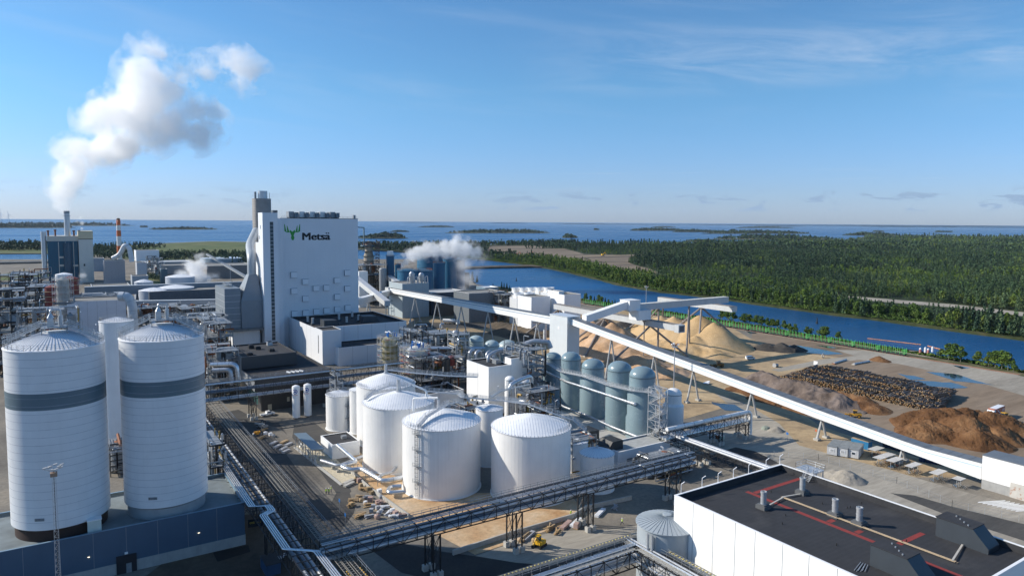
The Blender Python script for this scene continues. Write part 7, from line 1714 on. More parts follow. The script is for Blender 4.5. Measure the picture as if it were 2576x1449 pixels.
def tri_cloud(rs, P, size, tilt=.6):
 """n leaf clumps (quads) at points P, facing all ways"""
 n = len(P); a = rs.normal(size=(n, 3)); a[:, 2] *= tilt; a /= np.linalg.norm(a, axis=1)[:, None]
 b = np.cross(a, rs.normal(size=(n, 3))); b /= np.linalg.norm(b, axis=1)[:, None]; c = np.cross(a, b); s = (size*rs.uniform(.6, 1.35, n))[:, None]
 V = np.stack([P-b*s-c*s*.6, P+b*s-c*s*.6, P+b*s*.5+c*s, P-b*s*.6+c*s*.9], 1).reshape(-1, 3)
 return V
def crown_pts(rs, n, kind, h, w):
 if kind == 'con':
  t = rs.uniform(0, 1, n)**.75; z = h*(.10+.90*(1-t)); tier = .82+.18*np.sin(z*3.2+rs.uniform(0, 6)); r = w*(t**.85)*tier*np.sqrt(rs.uniform(.35, 1, n))
  a = rs.uniform(0, 2*np.pi, n); return np.stack([r*np.cos(a), r*np.sin(a), z], 1)
 # broad crown: several lobes
 L_ = rs.randint(5, 8); C = np.stack([rs.uniform(-.38, .38, L_)*w*1.6, rs.uniform(-.38, .38, L_)*w*1.6, h*rs.uniform(.32, .84, L_)], 1); C[0] = (0, 0, h*.85); C[1] = (0, 0, h*.5)
 R_ = w*rs.uniform(.42, .72, L_); k = rs.randint(0, L_, n); d = rs.normal(size=(n, 3)); d /= np.linalg.norm(d, axis=1)[:, None]; rr = R_[k]*rs.uniform(.55, 1, n)**.5
 return C[k]+d*rr[:, None]*np.array([1, 1, 1.25])
def quads_obj(name, V, m, parent=None):
 n = len(V)//4; me = bpy.data.meshes.new(name); me.vertices.add(len(V)); me.vertices.foreach_set('co', V.astype(np.float32).ravel())
 me.loops.add(n*4); me.loops.foreach_set('vertex_index', np.arange(n*4, dtype=np.int32)); me.polygons.add(n); me.polygons.foreach_set('loop_start', np.arange(0, n*4, 4, dtype=np.int32))
 me.polygons.foreach_set('loop_total', np.full(n, 4, dtype=np.int32)); me.update(calc_edges=True); me.materials.append(m)
 o = bpy.data.objects.new(name, me); COL.objects.link(o); o.parent = parent; return o
PROTO = []
def proto(kind, seed, nl):
 rs = np.random.RandomState(seed); h = 1.0; w = .17 if kind == 'con' else .25
 t = thing('pine_tree' if kind == 'con' else 'birch_tree', 'tree', 'tree'); b = MB(); b.cyl((0, 0, -.02), (0, 0, .55), .014, .008, 6)
 for k in range(5): a = k*1.3; z = .3+.08*k; b.cyl((0, 0, z), (.12*math.cos(a), .12*math.sin(a), z+.14), .006, .002, 4)
 b.build('trunk', TRUNKM, t, local=True); P = crown_pts(rs, nl, kind, h, w)
 V = tri_cloud(rs, P, np.full(nl, .030 if kind == 'con' else .034)); quads_obj('crown', V, LCON if kind == 'con' else LBIR, t)
 PROTO.append((t, kind)); return t
for s in range(3): proto('con', 10+s, 520)
for s in range(4): proto('bir', 20+s, 620)
rs = np.random.RandomState(77)
def along(pix, n, jit=0):
 P_ = [Vector(G(*p, 0)) for p in pix]; L_ = [0]
 for a, b in zip(P_, P_[1:]): L_.append(L_[-1]+(b-a).length)
 out = []
 for k in range(n):
  s = L_[-1]*(k+rs.uniform(0, .8))/n
  for i in range(len(P_)-1):
   if L_[i] <= s <= L_[i+1]: out.append(P_[i].lerp(P_[i+1], (s-L_[i])/(L_[i+1]-L_[i]))); break
 return out
first_used = set(); ntree = 0
def put_tree(x, y, h, kind, label, group, wide=1.0):
 global ntree
 ks = [i for i, p in enumerate(PROTO) if p[1] == kind]; i = ks[rs.randint(len(ks))]; sc = (h*wide*rs.uniform(.85, 1.2),)*2+(h,)
 if i not in first_used:
  first_used.add(i); o = PROTO[i][0]; o.location = (x, y, 0); o.rotation_euler = (0, 0, rs.uniform(0, 6.28)); o.scale = sc; o['label'] = label
 else: o = dup(PROTO[i][0], (x, y, 0), rs.uniform(0, 6.28), label=label, s=sc)
 o['group'] = group; ntree += 1
bank = [(2600, 849), (2397, 825), (2239, 803), (2081, 784), (1892, 759), (1798, 745), (1665, 731), (1563, 714), (1474, 692), (1383, 673)]
def sect(q):
 x = PX(q.x, q.y, 0)[0]
 return 'at the right edge' if x > 2400 else 'opposite the wagons right end' if x > 2200 else 'opposite the log pile' if x > 2000 else 'opposite the farther chip heap' if x > 1800 else 'behind the shuttle conveyors' if x > 1650 else 'behind the transfer house' if x > 1530 else 'beyond the cooling towers'
for row, (off, n, hmin, hmax) in enumerate(((1.5, 80, 8.5, 13), (8, 72, 10, 15), (15, 62, 11, 16))):
 for p in along(bank, n):
  if row == 2 and PX(p.x, p.y, 0)[0] > 2120: continue
  d = p.length; e = Vector((p.x, p.y)).normalized(); q = p+e*(off+rs.uniform(-2.5, 2.5))
  kind = 'bir' if rs.rand() < .8 else 'con'
  put_tree(q.x, q.y, rs.uniform(hmin, hmax)*(1.0 if q.x < 900 else 1), kind, ('green birch' if kind == 'bir' else 'dark conifer')+' in the '+['front', 'middle', 'back'][row]+' row on the far bank, '+sect(q), 'trees on the far river bank')
# trees on the mill side of the river
near = [((x, y), h, lab) for (x, y), h, lab in [
 ((1870, 818), 8, 'a'), ((1885, 819), 8, 'a'), ((1900, 821), 7.5, 'a'), ((1915, 824), 8, 'a'), ((1930, 827), 7.5, 'a'), ((1942, 829), 7, 'a'), ((1956, 830), 7, 'a'), ((1972, 834), 7.5, 'a'), ((1986, 837), 6, 'a'), ((2000, 840), 6.5, 'a'), ((1845, 812), 8, 'a'), ((1830, 809), 8, 'a'), ((1815, 806), 7.5, 'a'), ((2030, 845), 6, 'b'), ((2038, 846), 5, 'b'),
 ((2068, 852), 7.5, 'c'), ((2078, 853), 8, 'c'), ((2110, 858), 6, 'd')]]
NM = {'a': 'bushy tree in the clump behind the green wagons', 'b': 'low bush behind the wagons between two tree clumps', 'c': 'round bushy tree standing alone behind the wagons', 'd': 'small round bush at the water behind the wagons'}
OR2 = 'first second third fourth fifth sixth seventh eighth ninth tenth eleventh twelfth thirteenth'.split(); na = 0
for (x, y), h, lab in sorted(near, key=lambda q: q[0][0]):
 g = G(x, y-2); nm = NM[lab]
 if lab == 'a': nm = OR2[na]+' bushy tree from the left in the row behind the green wagons'; na += 1
 put_tree(g[0], g[1], h, 'bir', nm, 'bushes between wagons and river', wide=1.5)
for (x, y), h, lab in [((2386, 905), 9, 'leafy tree in the bank clump right of the wagons'), ((2400, 908), 10, 'leafy tree in the bank clump right of the wagons'), ((2416, 911), 9, 'leafy tree in the bank clump right of the wagons'), ((2365, 900), 5, 'small bush left of the bank clump'), ((2460, 915), 7, 'open-crowned tree between the two bank clumps'), ((2487, 921), 8, 'leafy tree in the rightmost bank clump'), ((2503, 925), 9, 'leafy tree in the rightmost bank clump'), ((2520, 928), 10, 'leafy tree in the rightmost bank clump'), ((2535, 932), 9.5, 'leafy tree in the rightmost bank clump'), ((2549, 936), 6, 'small bush at the right end of the bank')]:
 g = G(x, y); put_tree(g[0], g[1], h, 'bir', lab, 'trees on the near river bank right of the wagons', wide=1.35)
for k in range(16):
 x = 1466+k*9+rs.uniform(-3, 3); g = G(x, 757+k*2.4); put_tree(g[0]+4, g[1]+4, rs.uniform(6, 9), 'con' if k % 3 == 0 else 'bir', 'young tree behind the far end of the wagon row', 'young trees behind the far wagons')
for x, y, h in ((1180, 708, 9), (1188, 709, 11), (1200, 712, 8), (1172, 706, 7), (1262, 727, 7), (1268, 728, 6), (1240, 726, 5), (1275, 729, 6.5), (1282, 731, 5)):
 g = G(x, y); put_tree(g[0], g[1], h*1.2, 'con', 'small dark conifer on the shore beyond the cooling towers', 'shore conifers beyond the cooling towers')
# the wood beyond: one mass, every tree a crown of clumps, smaller in number of clumps with distance
wood = W(floor_pix); clr = W(clear_pix); road = W([(2036, 740), (2100, 740), (2250, 752), (2400, 764), (2576, 784), (2700, 796), (2700, 850), (2576, 836), (2400, 813), (2250, 793), (2150, 776), (2100, 755)])
clr2 = W([(1205, 627), (1240, 619), (1330, 618), (1400, 622), (1360, 625), (1230, 627)]); glade = W([(1820, 700), (1900, 697), (1930, 703), (1860, 708)])
def scatter(poly, avoid, n, seed, px0, px1, py0, py1, hmin, hmax, cover=None):
 """trees spread evenly as seen from above the mill: denser near, thinner far"""
 r = np.random.RandomState(seed); out = []
 k = 0
 while len(out) < n and k < n*6:
  k += 1; x = r.uniform(px0, px1); u = r.uniform(0, 1); y = py0+(py1-py0)*u
  g = G(x, y, 0)
  if not inpoly(g[0], g[1], poly) or any(inpoly(g[0], g[1], a) for a in avoid): continue
  out.append((g[0], g[1], r.uniform(hmin, hmax)))
 return np.array(out)
fA, fB = vnoise2(101), vnoise2(102)
def massive(name, label, T, mats, seed, clumps, wid=.25, kindmix=.5):
 """mats: one material, or (pine, birch, spruce) planted in patches"""
 r = np.random.RandomState(seed); multi = isinstance(mats, (list, tuple)); V = [[], [], []]
 for x, y, h in T:
  d = math.hypot(x, y); n = int(max(10, min(clumps, clumps*420/d*1.1))); sp = 0; con = r.rand() < kindmix; tone = 1.0
  if multi:
   a_ = float(fA(np.array(x*.007), np.array(y*.007)))+.6*float(fB(np.array(x*.03), np.array(y*.03)))+r.uniform(-.22, .22)
   sp = 2 if a_ < -.22 else (1 if a_ > .20 else 0); con = sp != 1; h = h*(1.15 if sp == 2 else .82 if sp == 1 else .95)*r.uniform(.75, 1.15)
   if float(fA(np.array(x*.011+20), np.array(y*.011+7))) > .40: h *= .45
  sz = h*(.046 if n > 60 else .066 if n > 30 else .10)*(1+max(0, (d-1500)/3000))
  P = crown_pts(r, n, 'con' if con else 'bir', h*(1.12 if con else 1), h*((.17 if sp == 2 else .21) if con else wid)); P[:, 0] += x; P[:, 1] += y
  V[sp].append(tri_cloud(r, P, np.full(n, sz)))
 if not multi: return tag(quads_obj(name, np.concatenate(V[0]), mats), label, 'forest', kind='stuff')
 for k, w in enumerate(('pine', 'birch', 'spruce')):
  if V[k]: tag(quads_obj(name, np.concatenate(V[k]), mats[k]), w+' trees of the '+label, 'forest', kind='stuff')
fr = [road, clr, clr2, glade]
T1_ = scatter(wood, fr, 7000, 1, 1560, 2640, 640, 850, 9, 14)
T2_ = scatter(wood, fr, 8500, 2, 1150, 2700, 612, 665, 9, 14)
T3_ = scatter(wood, fr, 5200, 3, 1560, 2800, 591, 628, 11, 17)
T4_ = scatter(wood, [clr, clr2], 1500, 4, 760, 1450, 613, 650, 11, 18)
massive('forest', 'mixed forest filling the far side of the river', np.concatenate([T1_, T2_]), (LMIX, LBIR, LCON), 5, 150)
massive('far_forest', 'distant forest belt running to the sea', T3_, (LMIX, LBIR, LCON), 6, 60)
massive('far_forest', 'strip of trees on the spit behind the blue tanks', T4_, LCON, 7, 80)
T5_ = scatter(W([(1200, 650), (1322, 663), (1383, 672), (1474, 691), (1563, 713), (1640, 727), (1640, 700), (1560, 692), (1500, 670), (1440, 664), (1392, 652), (1230, 646)]), [], 900, 8, 1190, 1660, 640, 730, 7, 13)
massive('shore_trees', 'light green young trees along the inlet shore', T5_, LBIR, 9, 120, kindmix=.25)
T6_ = np.concatenate([scatter(W([(232, 624), (300, 628), (400, 640), (640, 640), (760, 640), (760, 652), (640, 664), (480, 657), (340, 657), (232, 650)]), [], 900, 11, 230, 700, 622, 664, 8, 13),
      scatter(W([(232, 622), (343, 617), (430, 622), (330, 632), (232, 632)]), [], 200, 12, 230, 440, 615, 634, 9, 14),
      scatter(W([(-60, 622), (60, 622), (118, 621), (118, 630), (40, 631), (-60, 632)]), [], 320, 13, -60, 120, 618, 633, 12, 20)])
massive('far_forest', 'tree belts around the green meadow, left background', T6_, LCON, 14, 60, kindmix=.4)
T7_ = []
for (P_, h) in ISLP:
 xs = [p[0] for p in P_]; ys = [p[1] for p in P_]; ss = [p[0]*_r.x+p[1]*_r.y for p in P_]; s0, s1 = min(ss), max(ss); r = np.random.RandomState(int(abs(xs[0])) % 1000); n = 0; k = 0
 NN = int(min(900, 260*max(1, (max(xs)-min(xs)+max(ys)-min(ys))/700)))
 while n < NN and k < 9000:
  k += 1; x, y = r.uniform(min(xs), max(xs)), r.uniform(min(ys), max(ys))
  if inpoly(x, y, P_): T7_.append((x, y, h*r.uniform(.7, 1.8)*(.3+.8*max(0, math.sin(math.pi*(x*_r.x+y*_r.y-s0)/(s1-s0)))**.6)*(.75+.9*abs(float(fB(np.array(x*.01), np.array(y*.01))))))); n += 1
T7_ = np.array(T7_)
def isl_mass():
 r = np.random.RandomState(3); V = []
 for x, y, h in T7_:
  d = math.hypot(x, y); P = crown_pts(r, 9, 'bir', h, h*.35); P[:, 0] += x; P[:, 1] += y; V.append(tri_cloud(r, P, np.full(9, h*.17*(1+d/9000))))
 o = quads_obj('far_forest', np.concatenate(V), LCON); tag(o, 'trees covering the islands and far shores in the bay', 'forest', kind='stuff')
isl_mass()
# undergrowth on the far bank and weeds near the siding
def scrub(label, pix, n, seed, m, h0, h1, name='shore_scrub', off=0):
 global rs
 r = np.random.RandomState(seed); P_ = along(pix, n); A = []
 for p in P_:
  e = Vector((p.x, p.y)).normalized(); q = p+e*(off+r.uniform(-1.5, 2.5)); c = crown_pts(r, 12, 'bir', r.uniform(h0, h1), r.uniform(h0, h1)*.6); c[:, 0] += q.x; c[:, 1] += q.y; A.append(tri_cloud(r, c, np.full(12, .38)))
 tag(quads_obj(name, np.concatenate(A), m), label, 'scrub', kind='stuff')
scrub('low willow scrub at the waterline of the far bank', bank+[(1322, 664), (1170, 647)], 2600, 31, LBIR, 1.0, 3.8, off=-1.5)
scrub('weeds and low bushes between the siding and the water', vp[1:], 900, 32, LBIR, .4, 1.6, off=3.0)
scrub('scrub by the dark sheds near the chimney', [(365, 700), (460, 716)], 260, 33, LCON, 4, 8, off=4)
# ================================================================== vehicles, people, site clutter, lamps
def Z6(x, y): return ((800+x/2.576)*.6538, (1650+y/2.576)*.6538)
def Z8(x, y): return ((1750+x/2.576)*.6538, (1650+y/2.576)*.6538)
def Z3(x, y): return ((2700+x/2.07)*.6538, (1250+y/2.07)*.6538)
def wheels(root, xs, ys, r, w, rim=GALVD):
 for x in xs:
  for y in ys:
   o = MB().cyl((x, y-w/2, r), (x, y+w/2, r), r, n=14).build('wheel', BLK, root, local=True, smooth=True)
   s = 1 if y > 0 else -1
   MB().cyl((x, y+s*w/2, r), (x, y+s*(w/2+.03), r), r*.5, n=10).build('rim', rim, o, local=True)
def loft(secs, closed=True):
 """skin between equal-length outlines"""
 n = len(secs[0]); b = MB(); vs = [p for s in secs for p in s]; fs = []
 for i in range(len(secs)-1):
  for j in range(n): fs.append((i*n+j, i*n+(j+1) % n, (i+1)*n+(j+1) % n, (i+1)*n+j))
 fs += [tuple(range(n-1, -1, -1)), tuple(range((len(secs)-1)*n, len(secs)*n))]; b.add(vs, fs); return b
def car(label, loc, rz, paint, kind='car', group=None):
 t = thing('car' if kind == 'car' else kind, label, {'car': 'car', 'van': 'van', 'pickup': 'pickup'}[kind], (loc[0], loc[1], .03), rz, group)
 if kind == 'car': prof = [(-2.2, .35), (-2.2, .85), (-2.0, 1.0), (-1.2, 1.42), (.3, 1.45), (1.1, .98), (2.1, .8), (2.2, .35)]
 elif kind == 'van': prof = [(-2.5, .35), (-2.55, 1.2), (-2.35, 1.95), (1.0, 2.0), (1.8, 1.25), (2.5, 1.0), (2.55, .35)]
 else: prof = [(-2.7, .45), (-2.7, 1.0), (-.6, 1.0), (-.5, 1.75), (.8, 1.8), (1.5, 1.15), (2.6, 1.0), (2.65, .45)]
 secs = []
 for y, k in ((-.92, .93), (-.84, 1), (.84, 1), (.92, .93)): secs.append([(x, y, .35+(z-.35)*k) for x, z in prof])
 loft(secs).build('body', paint, t, local=True, smooth=True)
 g = MB()
 if kind == 'car': g.add([(.42, -.75, 1.40), (1.05, -.8, 1.02), (1.05, .8, 1.02), (.42, .75, 1.40)], [(0, 1, 2, 3)]); ws = [(-1.6, 1.2, 1.1, 1.36)]
 elif kind == 'van': g.add([(1.08, -.78, 1.93), (1.8, -.82, 1.3), (1.8, .82, 1.3), (1.08, .78, 1.93)], [(0, 1, 2, 3)]); ws = [(-2.1, 1.3, 1.25, 1.75)]
 else: g.add([(.86, -.78, 1.74), (1.48, -.82, 1.2), (1.48, .82, 1.2), (.86, .78, 1.74)], [(0, 1, 2, 3)]); ws = [(-.4, 1.0, 1.2, 1.6)]
 g.build('windscreen', GLASS, t, local=True)
 for x0, x1, z0, z1 in ws:
  for s in (-1, 1): MB().box(x0, s*.925-.01, z0, x1, s*.925+.01, z1).build('side_window', GLASS, t, local=True)
 wheels(t, (-1.45, 1.45), (-.82, .82), .34, .22)
 return t
WP = mat('white_car_paint', (.75, .76, .77), .25, var=.03, coat=.5); BP = mat('black_car_paint', (.012, .013, .016), .2, var=.03, coat=.6)
car('black car parked in the shade below the dark office building', G(561, 1006), R(35), BP)
car('white pickup parked beside the road near the dark office building', G(673, 1045), R(10), WP, 'pickup')
car('white van parked alone on the sandy yard right of the chip heaps', G(1887, 904), R(-20), WP, 'van')
car('small white van by the brick hall below the conveyor', G(1342, 781), R(20), WP, 'van')
def loader(label, loc, rz, paint=YEL, s=1.0, bucket=True):
 t = thing('wheel_loader', label, 'wheel loader', (loc[0], loc[1], .03), rz); k = s
 b = MB().box(-3.2*k, -1.1*k, .9*k, -.4*k, 1.1*k, 2.1*k); b.add([(-.4*k, -.9*k, .9*k), (1.4*k, -.7*k, .9*k), (1.4*k, .7*k, .9*k), (-.4*k, .9*k, .9*k), (-.4*k, -.9*k, 1.7*k), (1.4*k, -.7*k, 1.5*k), (1.4*k, .7*k, 1.5*k), (-.4*k, .9*k, 1.7*k)], [(0, 3, 2, 1), (4, 5, 6, 7), (0, 1, 5, 4), (1, 2, 6, 5), (2, 3, 7, 6), (3, 0, 4, 7)])
 b.build('body', paint, t, local=True)
 c = MB().box(-1.3*k, -.8*k, 1.9*k, .3*k, .8*k, 3.2*k).build('cab', GLASS, t, local=True); MB().box(-1.45*k, -.9*k, 3.2*k, .45*k, .9*k, 3.4*k).build('cab_roof', paint, c, local=True)
 a = MB()
 for y in (-.45*k, .45*k): a.beam((.8*k, y, 1.6*k), (3.2*k, y, .9*k), .28*k, .3*k)
 a.build('arm', paint, t, local=True)
 q = MB(); q.add([(3.0*k, -1.4*k, .2*k), (4.3*k, -1.4*k, .15*k), (3.1*k, -1.4*k, 1.4*k), (3.0*k, 1.4*k, .2*k), (4.3*k, 1.4*k, .15*k), (3.1*k, 1.4*k, 1.4*k)], [(0, 1, 2), (5, 4, 3), (0, 3, 4, 1), (0, 2, 5, 3)]); q.build('bucket', paint if bucket else GALVD, t, local=True)
 wheels(t, (-2.1*k, 1.4*k), (-1.05*k, 1.05*k), .78*k, .55*k, rim=paint)
 return t
loader('yellow wheel loader working at the end of the grey bark ridge', G(*Z3(1210, 735)), R(125), mat('worn_yellow', (.50, .27, .02), .6, var=.3), s=.85)
loader('yellow wheel loader waiting beside the red truck', G(*Z3(2400, 768)), R(165), MATS['worn_yellow'], s=1.0)
loader('dark brown-yellow wheel loader on the sand left of the white van', G(*Z3(125, 338)), R(150), mat('dusty_yellow', (.20, .11, .02), .6, var=.3))
# red and white truck
tl = G(*Z3(2335, 738)); t = thing('truck', 'red lorry with white open-topped box parked beside the log pile', 'truck', (tl[0], tl[1], .03), R(184))
MB().box(-6.2, -1.25, 1.1, 2.6, 1.25, 4.0).build('cargo_box', mat('deep_red_side', (.26, .012, .025), .35, var=.12, scale=.8, coat=.4), t, local=True); MB().box(-6.1, -1.15, 4.0, 2.5, 1.15, 4.08).build('box_cover', WPLAS, t, local=True)
cb = loft([[(x, y, z) for x, z in ((3.0, .6), (5.1, .6), (5.25, 1.6), (5.0, 3.1), (4.6, 3.7), (3.0, 3.8))] for y in (-1.22, 1.22)]).build('cab', WPLAS, t, local=True)
MB().add([(5.27, -1.05, 1.9), (5.27, 1.05, 1.9), (5.07, 1.05, 2.9), (5.07, -1.05, 2.9)], [(0, 1, 2, 3)]).build('windscreen', GLASS, cb, local=True); MB().box(5.15, -1.1, .8, 5.3, 1.1, 1.1).build('red_bumper', REDS, cb, local=True)
MB().box(3.0, -1.1, 3.8, 4.5, 1.1, 4.1).build('wind_deflector', mat('faded_orange', (.5, .18, .1), .5), cb, local=True)
q = MB();
for k in range(4): q.box(-5.6, 1.255, 1.7+k*.45, -3.4, 1.27, 1.85+k*.45)
for k in range(5): q.beam((-1.8+k*.7, 1.27, 1.6+k*.35), (-1.2+k*.7, 1.27, 1.95+k*.42), .05, .28)
q.build('white_pattern', WPLAS, t, local=True)
q = MB()
for k in range(4): q.box(-5.6, -1.27, 1.7+k*.45, -3.4, -1.255, 1.85+k*.45)
q.build('white_pattern', WPLAS, t, local=True)
wheels(t, (-5, -3.7, 3.9), (-1.1, 1.1), .52, .35)
# mini excavator near the retaining wall
e = G(*Z8(845, 1165)); t = thing('mini_excavator', 'small yellow digger in the shade at the foot of the bridge legs', 'excavator', (e[0], e[1], .04), R(200))
for y in (-.8, .8): MB().box(-1.4, y-.22, 0, 1.4, y+.22, .6).build('track', BLK, t, local=True)
MB().box(-1.2, -.85, .65, .9, .85, 1.5).build('body', YEL, t, local=True); MB().box(-.3, -.8, 1.5, .8, .1, 2.6).build('cab', GLASS, t, local=True); MB().box(-.4, -.85, 2.6, .9, .15, 2.7).build('cab_roof', YEL, t, local=True)
MB().beam((.7, .3, 1.3), (2.1, .3, 2.9), .25).beam((2.1, .3, 2.9), (3.3, .3, 1.6), .2).build('arm', YEL, t, local=True); MB().box(3.1, 0, 1.0, 3.6, .6, 1.6).build('bucket', BSTEEL, t, local=True)
# tractor-like telehandler and site trailer by the road
e = G(660, 1077); t = thing('telehandler', 'dusty telehandler parked nose-on beside the road materials', 'telehandler', (e[0], e[1], .05), R(110)); MB().box(-2.2, -1, .6, 1.8, 1, 1.4).build('chassis', GALVD, t, local=True); MB().box(-.8, -.95, 1.4, .8, .1, 2.7).build('cab', GLASS, t, local=True); MB().beam((-2, .55, 2.0), (3.6, .55, 1.3), .4).build('boom', GALV, t, local=True); wheels(t, (-1.5, 1.5), (-.95, .95), .62, .4)
for (px, py), lab in (((647, 1095), 'small orange roller among the road materials'), ((797, 1201-70), 'small yellow barrier frame by the canopy')):
 e = G(px, py); t = thing('road_roller', lab, 'site machine', (e[0], e[1], .05)); MB().box(-1, -.6, .5, 1, .6, 1.4).build('body', mat('machine_orange', (.7, .30, .02), .5), t, local=True); MB().cyl((-1, -.6, .5), (-1, .6, .5), .5, n=12).build('drum', GALVD, t, local=True); MB().cyl((1, -.6, .5), (1, .6, .5), .5, n=12).build('drum', GALVD, t, local=True)
# people ---------------------------------------------------------
VEST = mat('hi_vis_yellow', (.55, .80, .03), .7, var=.1); NAVY = mat('work_trousers', (.015, .02, .04), .8); SKIN = mat('skin', (.45, .27, .19), .6, var=.05); HELM = mat('white_helmet', (.8, .8, .78), .35)
def person(label, loc, rz, stride=0.0, group=None):
 """one skinned body; jacket, trousers and helmet follow it"""
 t = thing('person', label, 'person', (loc[0], loc[1], .04), rz, group)
 V = [(0, 0, .95), (0, 0, 1.15), (0, 0, 1.42), (0, 0, 1.53), (0, .01, 1.66), (-.19, 0, 1.42), (-.27, 0, 1.14), (-.25, .06, .90), (.19, 0, 1.42), (.27, 0, 1.14), (.25, .06, .90),
   (-.10, 0, .90), (-.11, stride*.28, .50), (-.11, stride*.45, .07), (.10, 0, .90), (.11, -stride*.2, .50), (.11, -stride*.5, .09), (-.11, stride*.45+.14, .05), (.11, -stride*.5+.14, .05)]
 E_ = [(0, 1), (1, 2), (2, 3), (3, 4), (2, 5), (5, 6), (6, 7), (2, 8), (8, 9), (9, 10), (0, 11), (11, 12), (12, 13), (0, 14), (14, 15), (15, 16), (13, 17), (16, 18)]
 rad = [.15, .15, .16, .06, .105, .075, .055, .04, .075, .055, .04, .11, .075, .055, .11, .075, .055, .05, .05]
 me = bpy.data.meshes.new('body'); me.from_pydata(V, E_, []); o = bpy.data.objects.new('body', me); COL.objects.link(o)
 md = o.modifiers.new('s', 'SKIN'); sv = me.skin_vertices[0].data
 for i, r in enumerate(rad): sv[i].radius = (r, r*.85)
 sv[0].use_root = True
 o.modifiers.new('u', 'SUBSURF').levels = 1
 dg = bpy.context.evaluated_depsgraph_get(); m2 = bpy.data.meshes.new_from_object(o.evaluated_get(dg)); o.modifiers.clear(); o.data = m2; m2.name = 'body'
 for m_ in (SKIN, VEST, NAVY): m2.materials.append(m_)
 for p in m2.polygons:
  z = p.center.z; p.material_index = 2 if z < .9 else (1 if z < 1.47 and not (z < .95 and abs(p.center.x) > .2) else 0); p.use_smooth = True
 o.parent = t
 hb = MB(); hb.lathe((0, .01, 1.66), [(.155, .03), (.14, .06), (.125, .11), (.08, .16), (.01, .175)], 14); hb.build('helmet', HELM, t, local=True, smooth=True)
 MB().lathe((0, 0, 0), [(.19, 1.08), (.195, 1.12)], 12).build('reflective_band', WPLAS, t, local=True)
 return t
for (x, y), lab, rz, sd in ((Z6(1172, 648), 'person in yellow hi-vis at the left of the trio on the asphalt', 20, 0), (Z6(1199, 648), 'person in yellow hi-vis in the middle of the trio on the asphalt', 160, .2), (Z6(1222, 625), 'person in yellow hi-vis at the right of the trio on the asphalt', -120, 0)):
 g = G(x, y); person(lab, g, R(rz), sd, 'workers in hi-vis talking on the asphalt')
g = G(*Z8(1658, 950)); person('person in hi-vis walking alone on the gravel beside the round silo', g, R(60), 1.0)
g = G(*Z8(1150, 868)); person('person in hi-vis beside the concrete wall end under the bridge', g, R(10))
# walls -----------------------------------------------------------
def lowwall(label, pix, h=.9, w=.35, name='retaining_wall'):
 P_ = [G(*p) for p in pix]; t = thing(name, label, 'wall', (P_[0][0], P_[0][1], 0)); b = MB()
 for a, c in zip(P_, P_[1:]): b.beam((a[0], a[1], h/2), (c[0], c[1], h/2), w, h)
 b.build('wall', CONC, t); return t
lowwall('low pale concrete wall edging the orange sand by the tanks', [Z6(1350, 380), Z6(1600, 600), Z6(1990, 880)], 1.0)
lowwall('concrete retaining wall between the orange sand and gravel', [Z8(-20, 1250), Z8(560, 1060), Z8(1180, 880), Z8(1300, 800), Z8(1750, 700)], 1.2, .4)
lowwall('dark curved concrete screen wall behind the scaffold towers', [(1054, 830), (1075, 835), (1100, 843), (1160, 862)], 3.5, .3)
# fence along the gravel road behind the warehouse
fp = [G((2500+x/1.789)*.6538, (1650+y/1.789)*.6538) for x, y in ((855, 190), (1160, 215), (1700, 375), (2080, 540), (2540, 640))]
t = thing('mesh_fence', 'long low mesh fence on posts between warehouse and gravel road', 'fence', (fp[0][0], fp[0][1], 0))
b = MB(); p_ = MB()
for a, c in zip(fp, fp[1:]):
 a, c = Vector(a+(0,)), Vector(c+(0,)); n = int((c-a).length/3.4)
 for k in range(n+1): q = a.lerp(c, k/max(n, 1)); p_.beam(q, q+Vector((0, 0, 2)), .08)
 for z in (.15, 1.0, 1.9): b.beam(a+Vector((0, 0, z)), c+Vector((0, 0, z)), .035)
p_.build('post', GALV, t); b.build('wire', GALVD, t)
